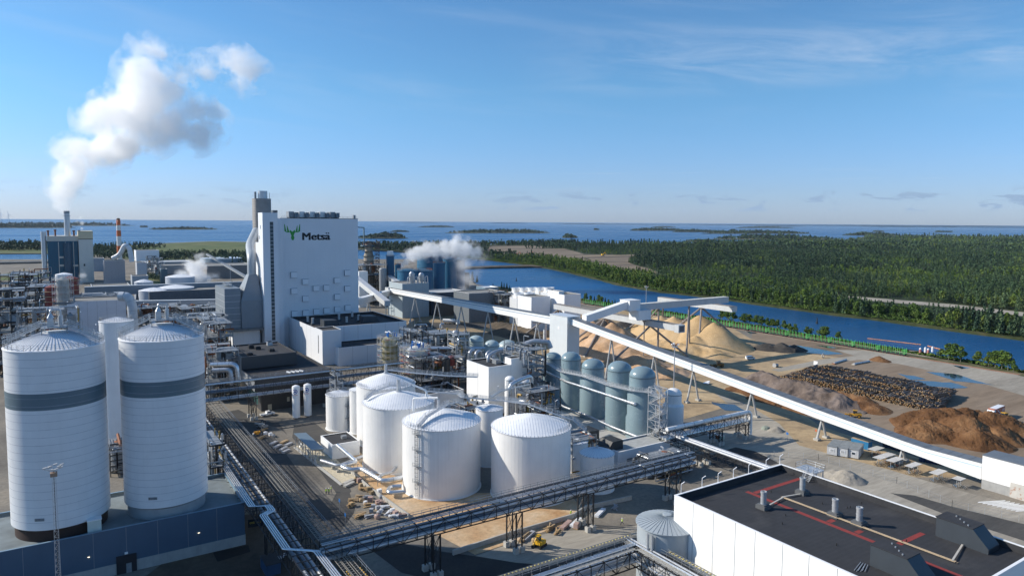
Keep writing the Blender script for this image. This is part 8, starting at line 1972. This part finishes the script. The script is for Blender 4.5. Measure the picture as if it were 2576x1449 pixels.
# clutter piles: every crate, pallet, bag and bundle its own thing
CRATE = [TAN, WPLAS, WOOD, mat('grey_bag', (.36, .37, .39), .7, var=.2), mat('pink_board', (.42, .29, .25), .7, var=.2), mat('sand_bag', (.38, .28, .16), .9, var=.3)]
def crate(label, x, y, kind, rz, s, mi):
 m_ = CRATE[mi]
 if kind == 'pallet':
  t = thing('pallet_stack', label, 'pallet stack', (x, y, .05), rz); MB().box(-.6*s, -.5*s, 0, .6*s, .5*s, .15).build('pallet', WOOD, t, local=True)
  b = MB()
  for k in range(3): b.box(-.55*s, -.46*s, .16+k*.34*s, .55*s, .46*s, .16+k*.34*s+.31*s)
  b.build('load', m_, t, local=True)
 elif kind == 'bag':
  t = thing('bulk_bag', label, 'bag', (x, y, .05), rz); MB().lathe((0, 0, 0), [(.5*s, 0), (.62*s, .3*s), (.6*s, .8*s), (.35*s, 1.0*s)], 10).build('sack', m_, t, local=True, smooth=True)
  b = MB()
  for a in range(4): b.beam((.4*s*math.cos(a*1.57), .4*s*math.sin(a*1.57), .9*s), (.15*s*math.cos(a*1.57), .15*s*math.sin(a*1.57), 1.25*s), .06)
  b.build('strap', BSTEEL, t, local=True)
 elif kind == 'bundle':
  t = thing('beam_bundle', label, 'bundle', (x, y, .05), rz); b = MB()
  for k in range(3):
   for j in range(2): b.box(-2.2*s, -.55+k*.38, j*.3, 2.2*s, -.2+k*.38, j*.3+.27)
  b.build('beam', m_, t, local=True); MB().box(-1.2*s, -.58, -.03, -1.05*s, .58, 0).box(1.05*s, -.58, -.03, 1.2*s, .58, 0).build('skid', WOOD, t, local=True)
 else:
  t = thing('plank_heap', label, 'planks', (x, y, .05), rz); b = MB(); r_ = random.Random(int(x*10))
  for k in range(9): a = r_.uniform(-.5, .5); b.beam((-1.3*math.cos(a), -1.3*math.sin(a)+r_.uniform(-.5, .5), .12+k*.09), (1.3*math.cos(a), 1.3*math.sin(a)+r_.uniform(-.5, .5), .16+k*.09), .28, .06)
  b.build('plank', m_, t, local=True)
 return t
r_ = random.Random(12)
cl = [(1500, 530, 'pallet', 4), (1515, 575, 'pallet', 0), (1535, 610, 'plank', 2), (1600, 620, 'pallet', 5), (1640, 640, 'plank', 5), (1700, 640, 'pallet', 1), (1715, 690, 'bag', 3), (1580, 690, 'plank', 3), (1610, 720, 'pallet', 4), (1505, 690, 'plank', 0), (1520, 720, 'bag', 0),
  (1560, 750, 'pallet', 1), (1590, 770, 'plank', 2), (1680, 740, 'pallet', 4), (1710, 745, 'plank', 4), (1640, 790, 'pallet', 3), (1620, 830, 'pallet', 3), (1680, 800, 'pallet', 3), (1720, 820, 'bag', 1), (1700, 850, 'bag', 3), (1520, 860, 'plank', 0), (1500, 880, 'plank', 2), (1600, 880, 'plank', 3), (1680, 890, 'bag', 4),
  (1790, 850, 'plank', 1), (1830, 830, 'pallet', 1), (1860, 860, 'pallet', 4), (1900, 870, 'bag', 4), (1940, 870, 'plank', 4), (1420, 770, 'pallet', 2), (1440, 720, 'plank', 0), (1470, 510, 'bag', 5), (1840, 880, 'plank', 1), (1750, 790, 'plank', 1)]
DESC = {'pallet': ('pallet stack',), 'bag': ('bulk bag',), 'plank': ('heap of boards',)}
COLN = ['tan', 'white', 'timber', 'grey', 'pinkish', 'sand-coloured']
WHERE = [(560, 'top of the clutter by the low wall'), (660, 'upper clutter by the low wall'), (740, 'middle of the clutter by the low wall'), (810, 'lower clutter by the low wall'), (865, 'near the bottom of the clutter'), (9999, 'lowest edge of the clutter by the bridge')]
SIDE = lambda x: 'left side, ' if x < 1600 else ('right side, ' if x > 1750 else 'centre, ')
seen_ = {}
for i, (x, y, kd, mi) in enumerate(cl):
 g = G(*Z6(x, y)); w_ = next(w for lim, w in WHERE if y < lim); lb = f'{COLN[mi]} {DESC[kd][0]}, {SIDE(x)}{w_}'; seen_[lb] = seen_.get(lb, 0)+1; crate(lb if seen_[lb] == 1 else lb.replace(COLN[mi], ('', '', 'another', 'third')[seen_[lb]]+' '+COLN[mi], 1), g[0], g[1], kd, r_.uniform(-.6, .6), r_.uniform(.8, 1.25), mi)
for i, (x, y, mi, lab) in enumerate(((650, 148, 3, 'grey beam bundle, topmost of the row beside the asphalt road'), (755, 135, 0, 'straw coloured beam bundle at the upper end of the row by the asphalt'), (690, 180, 3, 'grey beam bundle, second of the row beside the asphalt road'), (800, 160, 3, 'grey beam bundle beside the straw coloured one'), (750, 205, 3, 'grey beam bundle, third of the row beside the asphalt road'), (775, 228, 3, 'grey beam bundle, lowest of the row beside the asphalt road'))):
 g = G(*Z6(x, y)); crate(lab, g[0], g[1], 'bundle', R(38), .75, mi)
for x, y, lab in ((1395, 535, 'upper of two grey concrete slabs on the curved asphalt'), (1400, 560, 'lower of two grey concrete slabs on the curved asphalt')):
 g = G(*Z6(x, y)); t = thing('concrete_slab_stack', lab, 'slab', (g[0], g[1], .05), R(28)); MB().box(-1.9, -.55, .1, 1.9, .55, .62).build('slab', CONC, t, local=True); MB().box(-1.5, -.5, 0, -1.3, .5, .1).build('skid', WOOD, t, local=True); MB().box(1.3, -.5, 0, 1.5, .5, .1).build('skid', WOOD, t, local=True)
for x, y, kd, mi, lab in ((560, 20, 'plank', 0, 'brown heap of rubble boards by the telehandler'), (570, 60, 'pallet', 1, 'white wrapped pallet by the orange roller'), (620, 70, 'pallet', 1, 'white wrapped pallet between roller and beams'), (650, 80, 'bag', 3, 'grey bag beside the white wrapped pallets'), (540, 95, 'plank', 0, 'brown board heap below the orange roller'), (1420, 770, 'plank', 2, 'yellow timber trestle parts on the gravel')):
 g = G(*Z6(x, y)); crate(lab, g[0], g[1], kd, .4, 1.0, mi)
for x, y, kd, mi, lab in ((950, 985, 'plank', 0, 'tan heap of broken pallets on the gravel by the wall'), (930, 1010, 'plank', 2, 'smaller plank heap beside the broken pallets'), (1015, 1035, 'plank', 2, 'flat timber heap at the lower end of the broken pallets'), (700, 1085, 'bundle', 0, 'long tan beam bundle behind the bridge legs'), (730, 1070, 'bundle', 3, 'grey beam bundle behind the bridge legs'), (1100, 960, 'bundle', 4, 'dark red roll bundle beside the retaining wall'), (1200, 935, 'bundle', 1, 'pale metal bundle by the bridge footings'), (1205, 985, 'pallet', 4, 'dark crate by the bridge footings'),
  (790, 1130, 'bag', 5, 'sand heap in a bag behind the yellow digger'), (1590, 790, 'plank', 3, 'scrap heap in the shade near the wall'), (1440, 840, 'bundle', 1, 'pale blue-white metal bundle beyond the retaining wall')):
 g = G(*Z8(x, y)); crate(lab, g[0], g[1], kd, .5, 1.2, mi)
for k, (x, y) in enumerate(((65, 885), (85, 887), (105, 893), (160, 912), (130, 905))):
 g = G(*Z3(x, y)); t = thing('site_tub', ['first', 'second', 'third', 'last, pale green', 'fourth, dark red'][k]+' small tub in the row under the right-hand pipe bridge', 'tub', (g[0], g[1], .05)); MB().box(-.7, -.6, 0, .7, .6, 1.3).build('body', WPLAS if k < 3 else (mat('pale_mint', (.4, .5, .44), .6) if k == 3 else RUST), t, local=True); MB().box(-.75, -.65, 1.3, .75, .65, 1.38).build('lid', GALV, t, local=True)
# jersey blocks and sleepers on the concrete slab edge
for k, (x, y) in enumerate(((1195, 350), (1245, 390), (1290, 430), (1260, 340), (1310, 380), (1360, 420))):
 g = G(*Z6(x, y)); t = MB().box(g[0]-.45, g[1]-.3, .12, g[0]+.45, g[1]+.3, .75).build('concrete_block', CONC); tag(t, ['upper left', 'middle left', 'lower left', 'upper right', 'middle right', 'lower right'][k]+' small concrete block beside the pale slab', 'concrete block', 'small concrete blocks by the pale slab')
# cabins, containers, shelters
CABW = mat('cabin_grey_white', (.50, .51, .52), .5, var=.08, wave=('Y', .3, .02)); CABR = mat('cabin_roof', (.20, .215, .22), .7, var=.2)
for k, lab in enumerate(('nearest of three joined site cabins, with a dark window', 'middle one of three joined site cabins', 'farthest of three joined site cabins')):
 y0 = k*3.1; x0 = -.5*k; ln = 8.6 if k else 8.2; t = thing('site_cabin', lab, 'cabin', (211.3, 121.6, 0), R(20), group='joined site cabins'); MB().box(x0, y0, .3, x0+ln, y0+2.98, 3.0).build('wall', CABW, t, local=True); MB().box(x0-.15, y0-.05, 3.0, x0+ln+.15, y0+3.0, 3.15).build('roof', CABR, t, local=True)
 w_ = MB().box(x0-.06, y0+.8, 1.3, x0-.005, y0+2.2, 2.3).build('window_frame', WPLAS, t, local=True); MB().box(x0-.09, y0+1.0, 1.45, x0-.061, y0+2.0, 2.15).build('pane', GLASS if k == 0 else GALV, w_, local=True)
 if k == 0: MB().box(x0+5, y0-.06, .4, x0+5.9, y0-.005, 2.5).build('door', BRICK, t, local=True)
t = thing('shipping_container', 'bright blue shipping container behind the site cabins', 'container', (223, 125, 0)); MB().box(222.9, 125.1, .1, 225.2, 131.1, 2.7).build('body', BLUEC, t); MB().box(222.88, 125.08, 2.7, 225.22, 131.12, 2.76).build('roof', TAN, t)
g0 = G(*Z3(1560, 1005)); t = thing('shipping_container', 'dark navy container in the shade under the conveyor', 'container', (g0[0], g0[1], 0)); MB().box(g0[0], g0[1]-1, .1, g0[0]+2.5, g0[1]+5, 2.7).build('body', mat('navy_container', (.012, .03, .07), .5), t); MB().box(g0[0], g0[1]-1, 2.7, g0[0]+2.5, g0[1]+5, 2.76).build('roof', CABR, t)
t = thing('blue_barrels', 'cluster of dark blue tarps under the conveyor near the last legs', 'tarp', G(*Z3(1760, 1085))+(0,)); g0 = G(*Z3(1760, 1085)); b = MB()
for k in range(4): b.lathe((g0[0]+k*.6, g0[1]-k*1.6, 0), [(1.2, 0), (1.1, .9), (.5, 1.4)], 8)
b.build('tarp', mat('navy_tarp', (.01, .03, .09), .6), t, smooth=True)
SHW = mat('shelter_roof', (.50, .49, .47), .6, var=.12)
bikeM = [REDS, BSTEEL, GALV, BLUEC, MATS['dark_teal'] if 'dark_teal' in MATS else BSTEEL]
def bicycle(x, y, rz, mi, sh):
 t = thing('bicycle', ['dark red', 'black', 'silver', 'blue', 'teal'][mi]+' bicycle in the rack under '+sh, 'bicycle', (x, y, .05), rz, 'bicycles under the white shelters')
 for s in (-.52, .52):
  b = MB(); pts = [(s+.33*math.cos(2*math.pi*k/10), 0, .34+.33*math.sin(2*math.pi*k/10)) for k in range(11)]
  for k in range(10): b.beam(pts[k], pts[k+1], .05)
  b.build('wheel', BLK, t, local=True)
 b = MB(); b.beam((-.52, 0, .34), (-.15, 0, .75), .04).beam((-.15, 0, .75), (.4, 0, .8), .04).beam((.4, 0, .8), (.52, 0, .34), .04).beam((-.15, 0, .75), (0, 0, .3), .04).beam((0, 0, .3), (.4, 0, .75), .04).beam((-.52, 0, .34), (0, 0, .3), .04); b.build('frame', bikeM[mi], t, local=True)
 b = MB(); b.beam((.36, -.25, .98), (.36, .25, .98), .04).beam((.38, 0, .8), (.36, 0, .98), .04); b.build('handlebar', BSTEEL, t, local=True); MB().box(-.28, -.07, .85, -.02, .07, .9).build('saddle', BLK, t, local=True)
rb = random.Random(5)
for k, (x0, x1, y0, y1, lab) in enumerate(((217, 222.6, 119.4, 122, 'the shelter behind the cabins'), (210.4, 219.4, 114.0, 116.6, 'the longest shelter'), (211.4, 217.4, 110.4, 112.9, 'the shelter beside the longest one'), (211.3, 217.4, 105, 107.2, 'the shelter right of the conveyor legs'), (211.5, 217.4, 97.8, 100.3, 'the second shelter from the right'), (212.3, 215.6, 92, 94.4, 'the rightmost shelter'))):
 t = thing('bicycle_shelter', 'flat pale roof of '+lab+' in the bicycle park', 'shelter', (x0, y0, 0), group='flat-roofed bicycle shelters')
 b = MB(); n_ = max(2, int((x1-x0)/2.8))
 for j in range(n_): b.box(x0+(x1-x0)*j/n_, y0, 2.45+.03*(j % 2), x0+(x1-x0)*(j+1)/n_-.06, y1, 2.55+.03*(j % 2))
 b.build('roof', SHW, t); b = MB()
 for x in (x0+.5, (x0+x1)/2, x1-.5): b.beam((x, (y0+y1)/2, 0), (x, (y0+y1)/2, 2.45), .1)
 b.build('post', GALV, t)
 for j in range(int((x1-x0)/.62)): bicycle(x0+.2+j*.6, (y0-.35 if j % 2 else y0+1.3)+rb.uniform(-.2, .2), R(90)+rb.uniform(-.3, .3), rb.randrange(5), lab)
# masts and lamps
def mast(label, px, base_y, top_y, r=.28, heads=6):
 g = G(px, base_y); z = zat(g, top_y); t = thing('floodlight_mast', label, 'light mast', (g[0], g[1], 0)); MB().cyl((g[0], g[1], 0), (g[0], g[1], z), r, r*.65, 10).build('pole', GALV, t, smooth=True)
 MB().cyl((g[0], g[1], z-.9), (g[0], g[1], z-.75), 1.3, n=12).build('crown_ring', GALV, t); MB().rail([(g[0]+1.3*math.cos(a), g[1]+1.3*math.sin(a), z-.8) for a in [R(60*k) for k in range(7)]], r=.04).build('ring_rail', GALV, t)
 for k in range(heads): a = R(360/heads*k); MB().beam((g[0]+1.0*math.cos(a), g[1]+1.0*math.sin(a), z+.2), (g[0]+1.9*math.cos(a), g[1]+1.9*math.sin(a), z+.5), .6, .35).build('floodlight', WPLAS if k % 2 else RUST, t)
 return t
mast('tall floodlight mast rising before the long conveyor by the domed tanks', 1694, 1012, 868)
mast('floodlight mast on the near river bank behind the transfer house', 1625, 775, 722, .35)
mast('thin mast beside the sloping conveyor behind the steam cloud', 887*.6538, 708, 668, .3, 4)
mx, my = D2(109, 124); t = thing('lattice_mast', 'lattice light mast with a cluster of floodlights before the left silo', 'light mast', (mx, my, 0)); zt = zat((mx, my), 1185); b = MB(); w_ = .5
for k in range(4): a = R(45+90*k); b.beam((mx+w_*1.3*math.cos(a), my+w_*1.3*math.sin(a), 0), (mx+w_*.8*math.cos(a), my+w_*.8*math.sin(a), zt), .06)
n_ = int(zt/1.1)
for k in range(n_):
 z0, z1 = k*zt/n_, (k+1)*zt/n_; f = lambda z: w_*(1.3-.5*z/zt)
 for j in range(4): a0, a1 = R(45+90*j), R(135+90*j); b.beam((mx+f(z0)*math.cos(a0), my+f(z0)*math.sin(a0), z0), (mx+f(z1)*math.cos(a1), my+f(z1)*math.sin(a1), z1), .035); b.beam((mx+f(z0)*math.cos(a0), my+f(z0)*math.sin(a0), z0), (mx+f(z0)*math.cos(a1), my+f(z0)*math.sin(a1), z0), .035)
b.build('lattice', GALV, t); b = MB(); b.beam((mx, my, 0), (mx, my, zt), .1); b.build('cable_riser', BSTEEL, t)
MB().box(mx-.55, my-.55, zt-.9, mx+.55, my+.55, zt-.2).build('service_box', mat('service_brown', (.30, .2, .14), .6), t)
for k in range(9):
 a = R(40*k); r = 1.0+.5*(k % 2); MB().beam((mx+r*math.cos(a)-.2, my+r*math.sin(a), zt+.5+.2*(k % 3)), (mx+r*math.cos(a)+.45, my+r*math.sin(a)-.2, zt+.65+.2*(k % 3)), .5, .22).build('floodlight', GALV, t)
b = MB()
for k in range(4): a = R(90*k+10); b.beam((mx, my, zt+.1), (mx+1.5*math.cos(a), my+1.5*math.sin(a), zt+.6), .08)
b.build('bracket_arm', GALV, t)
for k, (x, y, h, c_, lab) in enumerate(((1305, 830, 3.0, 'b', 'blue square road sign on the asphalt junction'), (1362, 945, 2.2, 'b', 'small blue sign near the bridge on the asphalt'))):
 g = G(*Z6(x, y)); t = thing('road_sign', lab, 'road sign', (g[0], g[1], 0)); MB().cyl((g[0], g[1], 0), (g[0], g[1], h), .05, n=6).build('pole', GALV, t); MB().box(g[0]-.05, g[1]-.45, h-.1, g[0]+.02, g[1]+.35, h+.7).build('panel', BLUEV, t)
g = G(*Z3(680, 925)); t = thing('road_sign', 'small blue sign by the gravel road near the right bridge', 'road sign', (g[0], g[1], 0)); MB().cyl((g[0], g[1], 0), (g[0], g[1], 2.6), .06, n=6).build('pole', GALV, t); MB().box(g[0]-.04, g[1]-.4, 2.3, g[0]+.02, g[1]+.4, 3.1).build('panel', BLUEV, t)
g = G(*Z3(905, 395-30)); t = thing('notice_board', 'white notice board on a post beyond the log pile', 'sign', (g[0], g[1], 0)); MB().cyl((g[0], g[1], 0), (g[0], g[1], 3.5), .1, n=6).build('pole', GALV, t); MB().box(g[0]-.1, g[1]-1.1, 3.0, g[0]+.05, g[1]+1.1, 5.0).build('board', WPLAS, t)
g = G(*Z3(902, 888)); t = thing('marker_flag', 'orange marker flag on a pole beside the conveyor legs', 'flag', (g[0], g[1], 0)); MB().cyl((g[0], g[1], 0), (g[0], g[1], 2.6), .05, n=6).build('pole', GALV, t); MB().box(g[0], g[1]-.5, 1.9, g[0]+.04, g[1], 2.6).build('flag', ORANG, t)
for lab, p, q_ in (('long pale pipe lying by the puddles on the far road', (1055, 312), (1150, 282)), ('dark-lined pale channel lying beside the far puddles', (1212, 318), (1335, 296))):
 a, b_ = G(*Z3(*p)), G(*Z3(*q_)); t = thing('loose_pipe', lab, 'pipe', (a[0], a[1], 0)); MB().cyl((a[0], a[1], .5), (b_[0], b_[1], .5), .5, n=10).build('tube', GALV, t, smooth=True); MB().box(a[0]-.8, a[1]-.8, 0, a[0]+.8, a[1]+.8, .5).build('end_block', RUST if 'long' in lab else CONC, t)
g = G(*Z3(590, 335)); t = thing('steel_bucket', 'grey steel bucket lying on the sand', 'bucket', (g[0], g[1], 0)); MB().cyl((g[0]-1.3, g[1], 1), (g[0]+1.3, g[1], .9), 1.1, .8, 12).build('shell', GALVD, t); MB().cyl((g[0]-1.35, g[1], 1), (g[0]-1.3, g[1], 1), 1.2, n=12).build('rim', GALV, t)
g = G(*Z3(965, 262)); t = thing('concrete_ring', 'pale concrete ring lying on edge by the road', 'ring', (g[0], g[1], 0)); b = MB(); b.tube([(g[0]+1.0*math.cos(R(30*k)), g[1], 1.2+1.0*math.sin(R(30*k))) for k in range(13)], .28, 6); b.build('ring', CONC, t)
g = G(*Z3(40, 470)); t = thing('scrap_sheets', 'loose white sheets heaped on the sand below the conveyor', 'sheets', (g[0], g[1], 0)); b = MB(); b.beam((g[0]-1.5, g[1]-1, .5), (g[0]+1.5, g[1]+.5, .8), 2, .1).beam((g[0]-1, g[1]+1, .3), (g[0]+1.8, g[1], 1.1), 1.6, .1); b.build('sheet', WPLAS, t)
g = G(*Z3(510, 830)); t = thing('tarp_heap', 'grey-green tarped heap near the small stone heap', 'heap', (g[0], g[1], 0)); MB().lathe((g[0], g[1], 0), [(1.7, 0), (1.3, .9), (.5, 1.2)], 9).build('tarp', mat('grey_green_tarp', (.22, .25, .21), .8), t)
# shaded corner bottom left
pit = sheet('excavated_pit', [Z6(50, 1225), Z6(290, 1175), Z6(400, 1150), (Z6(420, 1215)), Z6(330, 1245), Z6(95, 1315)], 0.05, mat('pit_darkness', (.010, .009, .008), .95, var=.2))  # flat sheet: the darkness down in the pit is painted as black
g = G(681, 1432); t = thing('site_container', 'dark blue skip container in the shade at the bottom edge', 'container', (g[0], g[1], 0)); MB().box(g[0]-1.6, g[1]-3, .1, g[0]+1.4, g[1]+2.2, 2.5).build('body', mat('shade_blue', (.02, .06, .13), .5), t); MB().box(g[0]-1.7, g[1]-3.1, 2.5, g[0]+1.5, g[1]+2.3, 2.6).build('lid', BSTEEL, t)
for k, (x, y) in enumerate(((705, 1290), (745, 1260))):
 g = G(*Z6(x, y)); t = tag(MB().beam((g[0]-1.1, g[1], .12), (g[0]+1.1, g[1]+.6, .12), 1.0, .08).build('sheet_panel', GALV), ['lower', 'upper'][k]+' pale sheet lying in the shade under the left rack', 'sheet')
g = G(440*.6538/1*1.0+1e-6 if False else 628, 1345); t = thing('banner', 'dark blue banner with yellow lettering on the fence in the shade', 'banner', (35.6, 163, 0))
bx0, bz0 = 35.8, 2.2
bp = G(*Z6(400, 985)); bq = G(*Z6(545, 965)); t.location = (bp[0], bp[1], 0); WORLD[t.name] = Matrix.Translation(Vector((bp[0], bp[1], 0)))
d_ = (Vector(bq+(0,))-Vector(bp+(0,))); MB().beam((bp[0], bp[1], 1.2), (bq[0], bq[1], 1.2), .06, 1.9).build('cloth', mat('banner_navy', (.008, .015, .03), .7), t)
sign_text('OIG TIIMI', 'lettering', .8, mat('banner_yellow', (.65, .48, .05), .6), (bp[0]+d_.x*.1-d_.normalized().cross(Vector((0, 0, 1))).x*-.06, bp[1]+d_.y*.1+d_.normalized().cross(Vector((0, 0, 1))).y*.06, 1.1), d_, t, width=d_.length*.8)
# ================================================================== steam and haze
def steam(name, label, blobs, dens, nscale, seed, warp=.5, edge=.22, aniso=.2, thr=.34, col=(1, 1, 1), swirl=1.2):
 """a steam body: a closed hull round the blobs, filled by a lumpy volume. blobs = (x, y, z, r, strength)"""
 c = Vector(blobs[0][:3]); b = bpy.data.meshes.new(name); import bmesh
 bm = bmesh.new()
 for x, y, z, r, s in blobs:
  bmesh.ops.create_icosphere(bm, subdivisions=2, radius=r*1.22, matrix=Matrix.Translation((x, y, z)))
 bm.to_mesh(b); bm.free(); o = bpy.data.objects.new(name, b); COL.objects.link(o)
 rm = o.modifiers.new('r', 'REMESH'); rm.mode = 'VOXEL'; rm.voxel_size = min(q[3] for q in blobs)*.35
 dg = bpy.context.evaluated_depsgraph_get(); me = bpy.data.meshes.new_from_object(o.evaluated_get(dg)); o.modifiers.clear(); o.data = me
 M = bpy.data.materials.new(name); M.use_nodes = True; nt = M.node_tree; nt.nodes.clear(); N = nt.nodes.new; L = nt.links.new
 out = N('ShaderNodeOutputMaterial'); pv = N('ShaderNodeVolumePrincipled'); L(pv.outputs[0], out.inputs['Volume'])
 pv.inputs['Color'].default_value = tuple(col)+(1,); pv.inputs['Anisotropy'].default_value = aniso; pv.inputs['Blackbody Intensity'].default_value = 0
 geo = N('ShaderNodeNewGeometry')
 def mth(op, a, b_=None, c_=None):
  n = N('ShaderNodeMath'); n.operation = op
  for i, v in enumerate((a, b_, c_)):
   if v is None: continue
   if isinstance(v, (int, float)): n.inputs[i].default_value = v
   else: L(v, n.inputs[i])
  return n.outputs[0]
 rm_ = sum(q[3] for q in blobs)/len(blobs)
 off = N('ShaderNodeVectorMath'); off.operation = 'ADD'; L(geo.outputs['Position'], off.inputs[0]); off.inputs[1].default_value = (seed*13.1, seed*7.7, 0)
 n1 = N('ShaderNodeTexNoise'); n1.inputs['Scale'].default_value = nscale; n1.inputs['Detail'].default_value = 7; n1.inputs['Roughness'].default_value = .64; L(off.outputs[0], n1.inputs['Vector'])
 def vn(sc, det, amp):
  n = N('ShaderNodeTexNoise'); n.inputs['Scale'].default_value = sc; n.inputs['Detail'].default_value = det; n.inputs['Roughness'].default_value = .6; L(off.outputs[0], n.inputs['Vector'])
  a_ = N('ShaderNodeVectorMath'); a_.operation = 'SUBTRACT'; L(n.outputs['Color'], a_.inputs[0]); a_.inputs[1].default_value = (.5, .5, .5)
  s_ = N('ShaderNodeVectorMath'); s_.operation = 'SCALE'; L(a_.outputs[0], s_.inputs[0]); s_.inputs['Scale'].default_value = amp; return s_.outputs[0]
 w1 = N('ShaderNodeVectorMath'); w1.operation = 'ADD'; L(geo.outputs['Position'], w1.inputs[0]); L(vn(nscale*.7, 6, swirl*rm_), w1.inputs[1])
 PW = w1.outputs[0]
 tot = None
 for x, y, z, r, s in blobs:
  d = N('ShaderNodeVectorMath'); d.operation = 'DISTANCE'; L(PW, d.inputs[0]); d.inputs[1].default_value = (x, y, z)
  k = mth('MULTIPLY_ADD', d.outputs['Value'], -1.0/r, 1.0); k = mth('MAXIMUM', k, 0.0); k = mth('MULTIPLY', k, s)
  if tot is None: tot = k
  else:
   n = N('ShaderNodeMath'); n.operation = 'SMOOTH_MAX'; L(tot, n.inputs[0]); L(k, n.inputs[1]); n.inputs[2].default_value = .12; tot = n.outputs[0]
 f = mth('MULTIPLY_ADD', n1.outputs[0], warp*2, tot); mr = N('ShaderNodeMapRange'); mr.interpolation_type = 'SMOOTHSTEP'
 L(mth('SUBTRACT', f, warp), mr.inputs[0]); mr.inputs[1].default_value = thr-edge*.5; mr.inputs[2].default_value = thr+edge*.5; mr.inputs[4].default_value = 1
 L(mth('MULTIPLY', mth('POWER', mr.outputs[0], 1.5), mth('MULTIPLY', mth('MINIMUM', mth('MULTIPLY', tot, 2.5), 1.0), dens)), pv.inputs['Density']); me.materials.clear(); me.materials.append(M)
 return tag(o, label, 'steam', kind='stuff')
def B(px, py, dep, rpx, s=1.0, yoff=0):
 """a blob seen at px, py at the given distance, radius in photo pixels"""
 x = D2(px, dep+yoff); d = dep+yoff; return (x[0], x[1], zat(x, py), rpx*d/FPX, s)
cdp = Vector((CHIMTOP[0], CHIMTOP[1], 0)).dot(Vector((_f.x, _f.y, 0)).normalized())
PL = [B(168, 522, cdp, 20), B(166, 505, cdp, 30), B(170, 480, cdp, 42), B(178, 455, cdp, 48), B(188, 430, cdp, 48), B(160, 440, cdp, 30), B(205, 440, cdp, 30, .9), B(172, 395, cdp, 42), B(190, 375, cdp, 42), B(225, 385, cdp, 52, 1, 20), B(262, 395, cdp, 46, .9), B(290, 360, cdp, 62, 1, 20), B(335, 372, cdp, 48, .9),
  B(265, 300, cdp, 62), B(320, 290, cdp, 74, 1, 30), B(370, 250, cdp, 76), B(390, 330, cdp, 66, .95, 20), B(375, 190, cdp, 68, .9), B(420, 225, cdp, 60, .8), B(450, 320, cdp, 58, .85), B(500, 340, cdp, 52, .85), B(540, 330, cdp, 44, .8), B(545, 290, cdp, 46, .6), B(500, 290, cdp, 46, .6),
  B(385, 125, cdp, 48, .5), B(430, 140, cdp, 40, .5), B(470, 210, cdp, 60, .5), B(530, 180, cdp, 50, .42), B(600, 165, cdp, 56, .55), B(650, 190, cdp, 46, .5), B(610, 210, cdp, 42, .42)]
steam('steam_plume', 'towering white steam plume drifting right from the steel chimney', PL, .060, .036, 1, warp=1.35, edge=.20, thr=.20, aniso=.45, swirl=1.1)
steam('steam_wisp', 'small white steam wisp right of the steel chimney', [B(207, 575, 960, 7, .9), B(209, 562, 960, 10, .8), B(206, 548, 960, 10, .5), B(196, 558, 960, 8, .5)], .14, .1, 2, warp=.6, edge=.4)
steam('steam_cloud', 'loose white steam cloud rising between the long conveyors', [B(460, 700, 620, 26, .9), B(492, 695, 620, 30, 1), B(484, 672, 620, 26, .9), B(505, 664, 620, 22, .8), B(520, 700, 620, 24, .7), B(500, 645, 620, 18, .5), B(540, 698, 620, 16, .4), B(450, 688, 620, 16, .6)], .13, .11, 3, warp=1.0, edge=.4, thr=.22)
steam('steam_wisp', 'thin steam wisps above the red vessels', [B(206, 695, 430, 16, .7), B(196, 712, 430, 14, .8), B(214, 706, 430, 12, .5), B(204, 680, 430, 12, .35)], .16, .16, 4, warp=.6, edge=.5)
steam('steam_cloud', 'white rolling steam drifting over the blue tanks', [B(1008, 667, 640, 14, .9), B(1022, 658, 640, 16, .9), B(1034, 644, 640, 22, 1), B(1050, 634, 640, 27, 1), B(1072, 630, 640, 28, 1), B(1096, 633, 640, 27, .95), B(1120, 628, 640, 30, .95), B(1144, 626, 640, 34, .9), B(1170, 628, 640, 36, .75), B(1150, 606, 640, 24, .55), B(1192, 636, 640, 32, .5), B(1015, 645, 640, 12, .6)], .16, .14, 5, warp=1.1, edge=.3, thr=.22)
steam('steam_veil', 'thin bluish steam veil trailing down right of the blue tanks', [B(1165, 665, 620, 32, .55), B(1172, 700, 620, 34, .5), B(1195, 685, 620, 30, .4), B(1160, 725, 620, 24, .45), B(1210, 650, 620, 28, .3)], .08, .05, 6, warp=.45, edge=.6, thr=.12)
hz = MB().box(-7000, -1500, -8, 14000, 15000, 420).build('haze', mat('haze_surface_unused', (1, 1, 1)))
HM = bpy.data.materials.new('haze'); HM.use_nodes = True; HM.node_tree.nodes.clear()
o_ = HM.node_tree.nodes.new('ShaderNodeOutputMaterial'); v_ = HM.node_tree.nodes.new('ShaderNodeVolumePrincipled'); HM.node_tree.links.new(v_.outputs[0], o_.inputs['Volume'])
v_.inputs['Color'].default_value = (.78, .90, 1.0, 1); v_.inputs['Density'].default_value = 0.000016; v_.inputs['Anisotropy'].default_value = 0.0
hz.data.materials.clear(); hz.data.materials.append(HM); tag(hz, kind='stuff')
SC.cycles.volume_step_rate = 0.2; SC.cycles.volume_max_steps = 1024
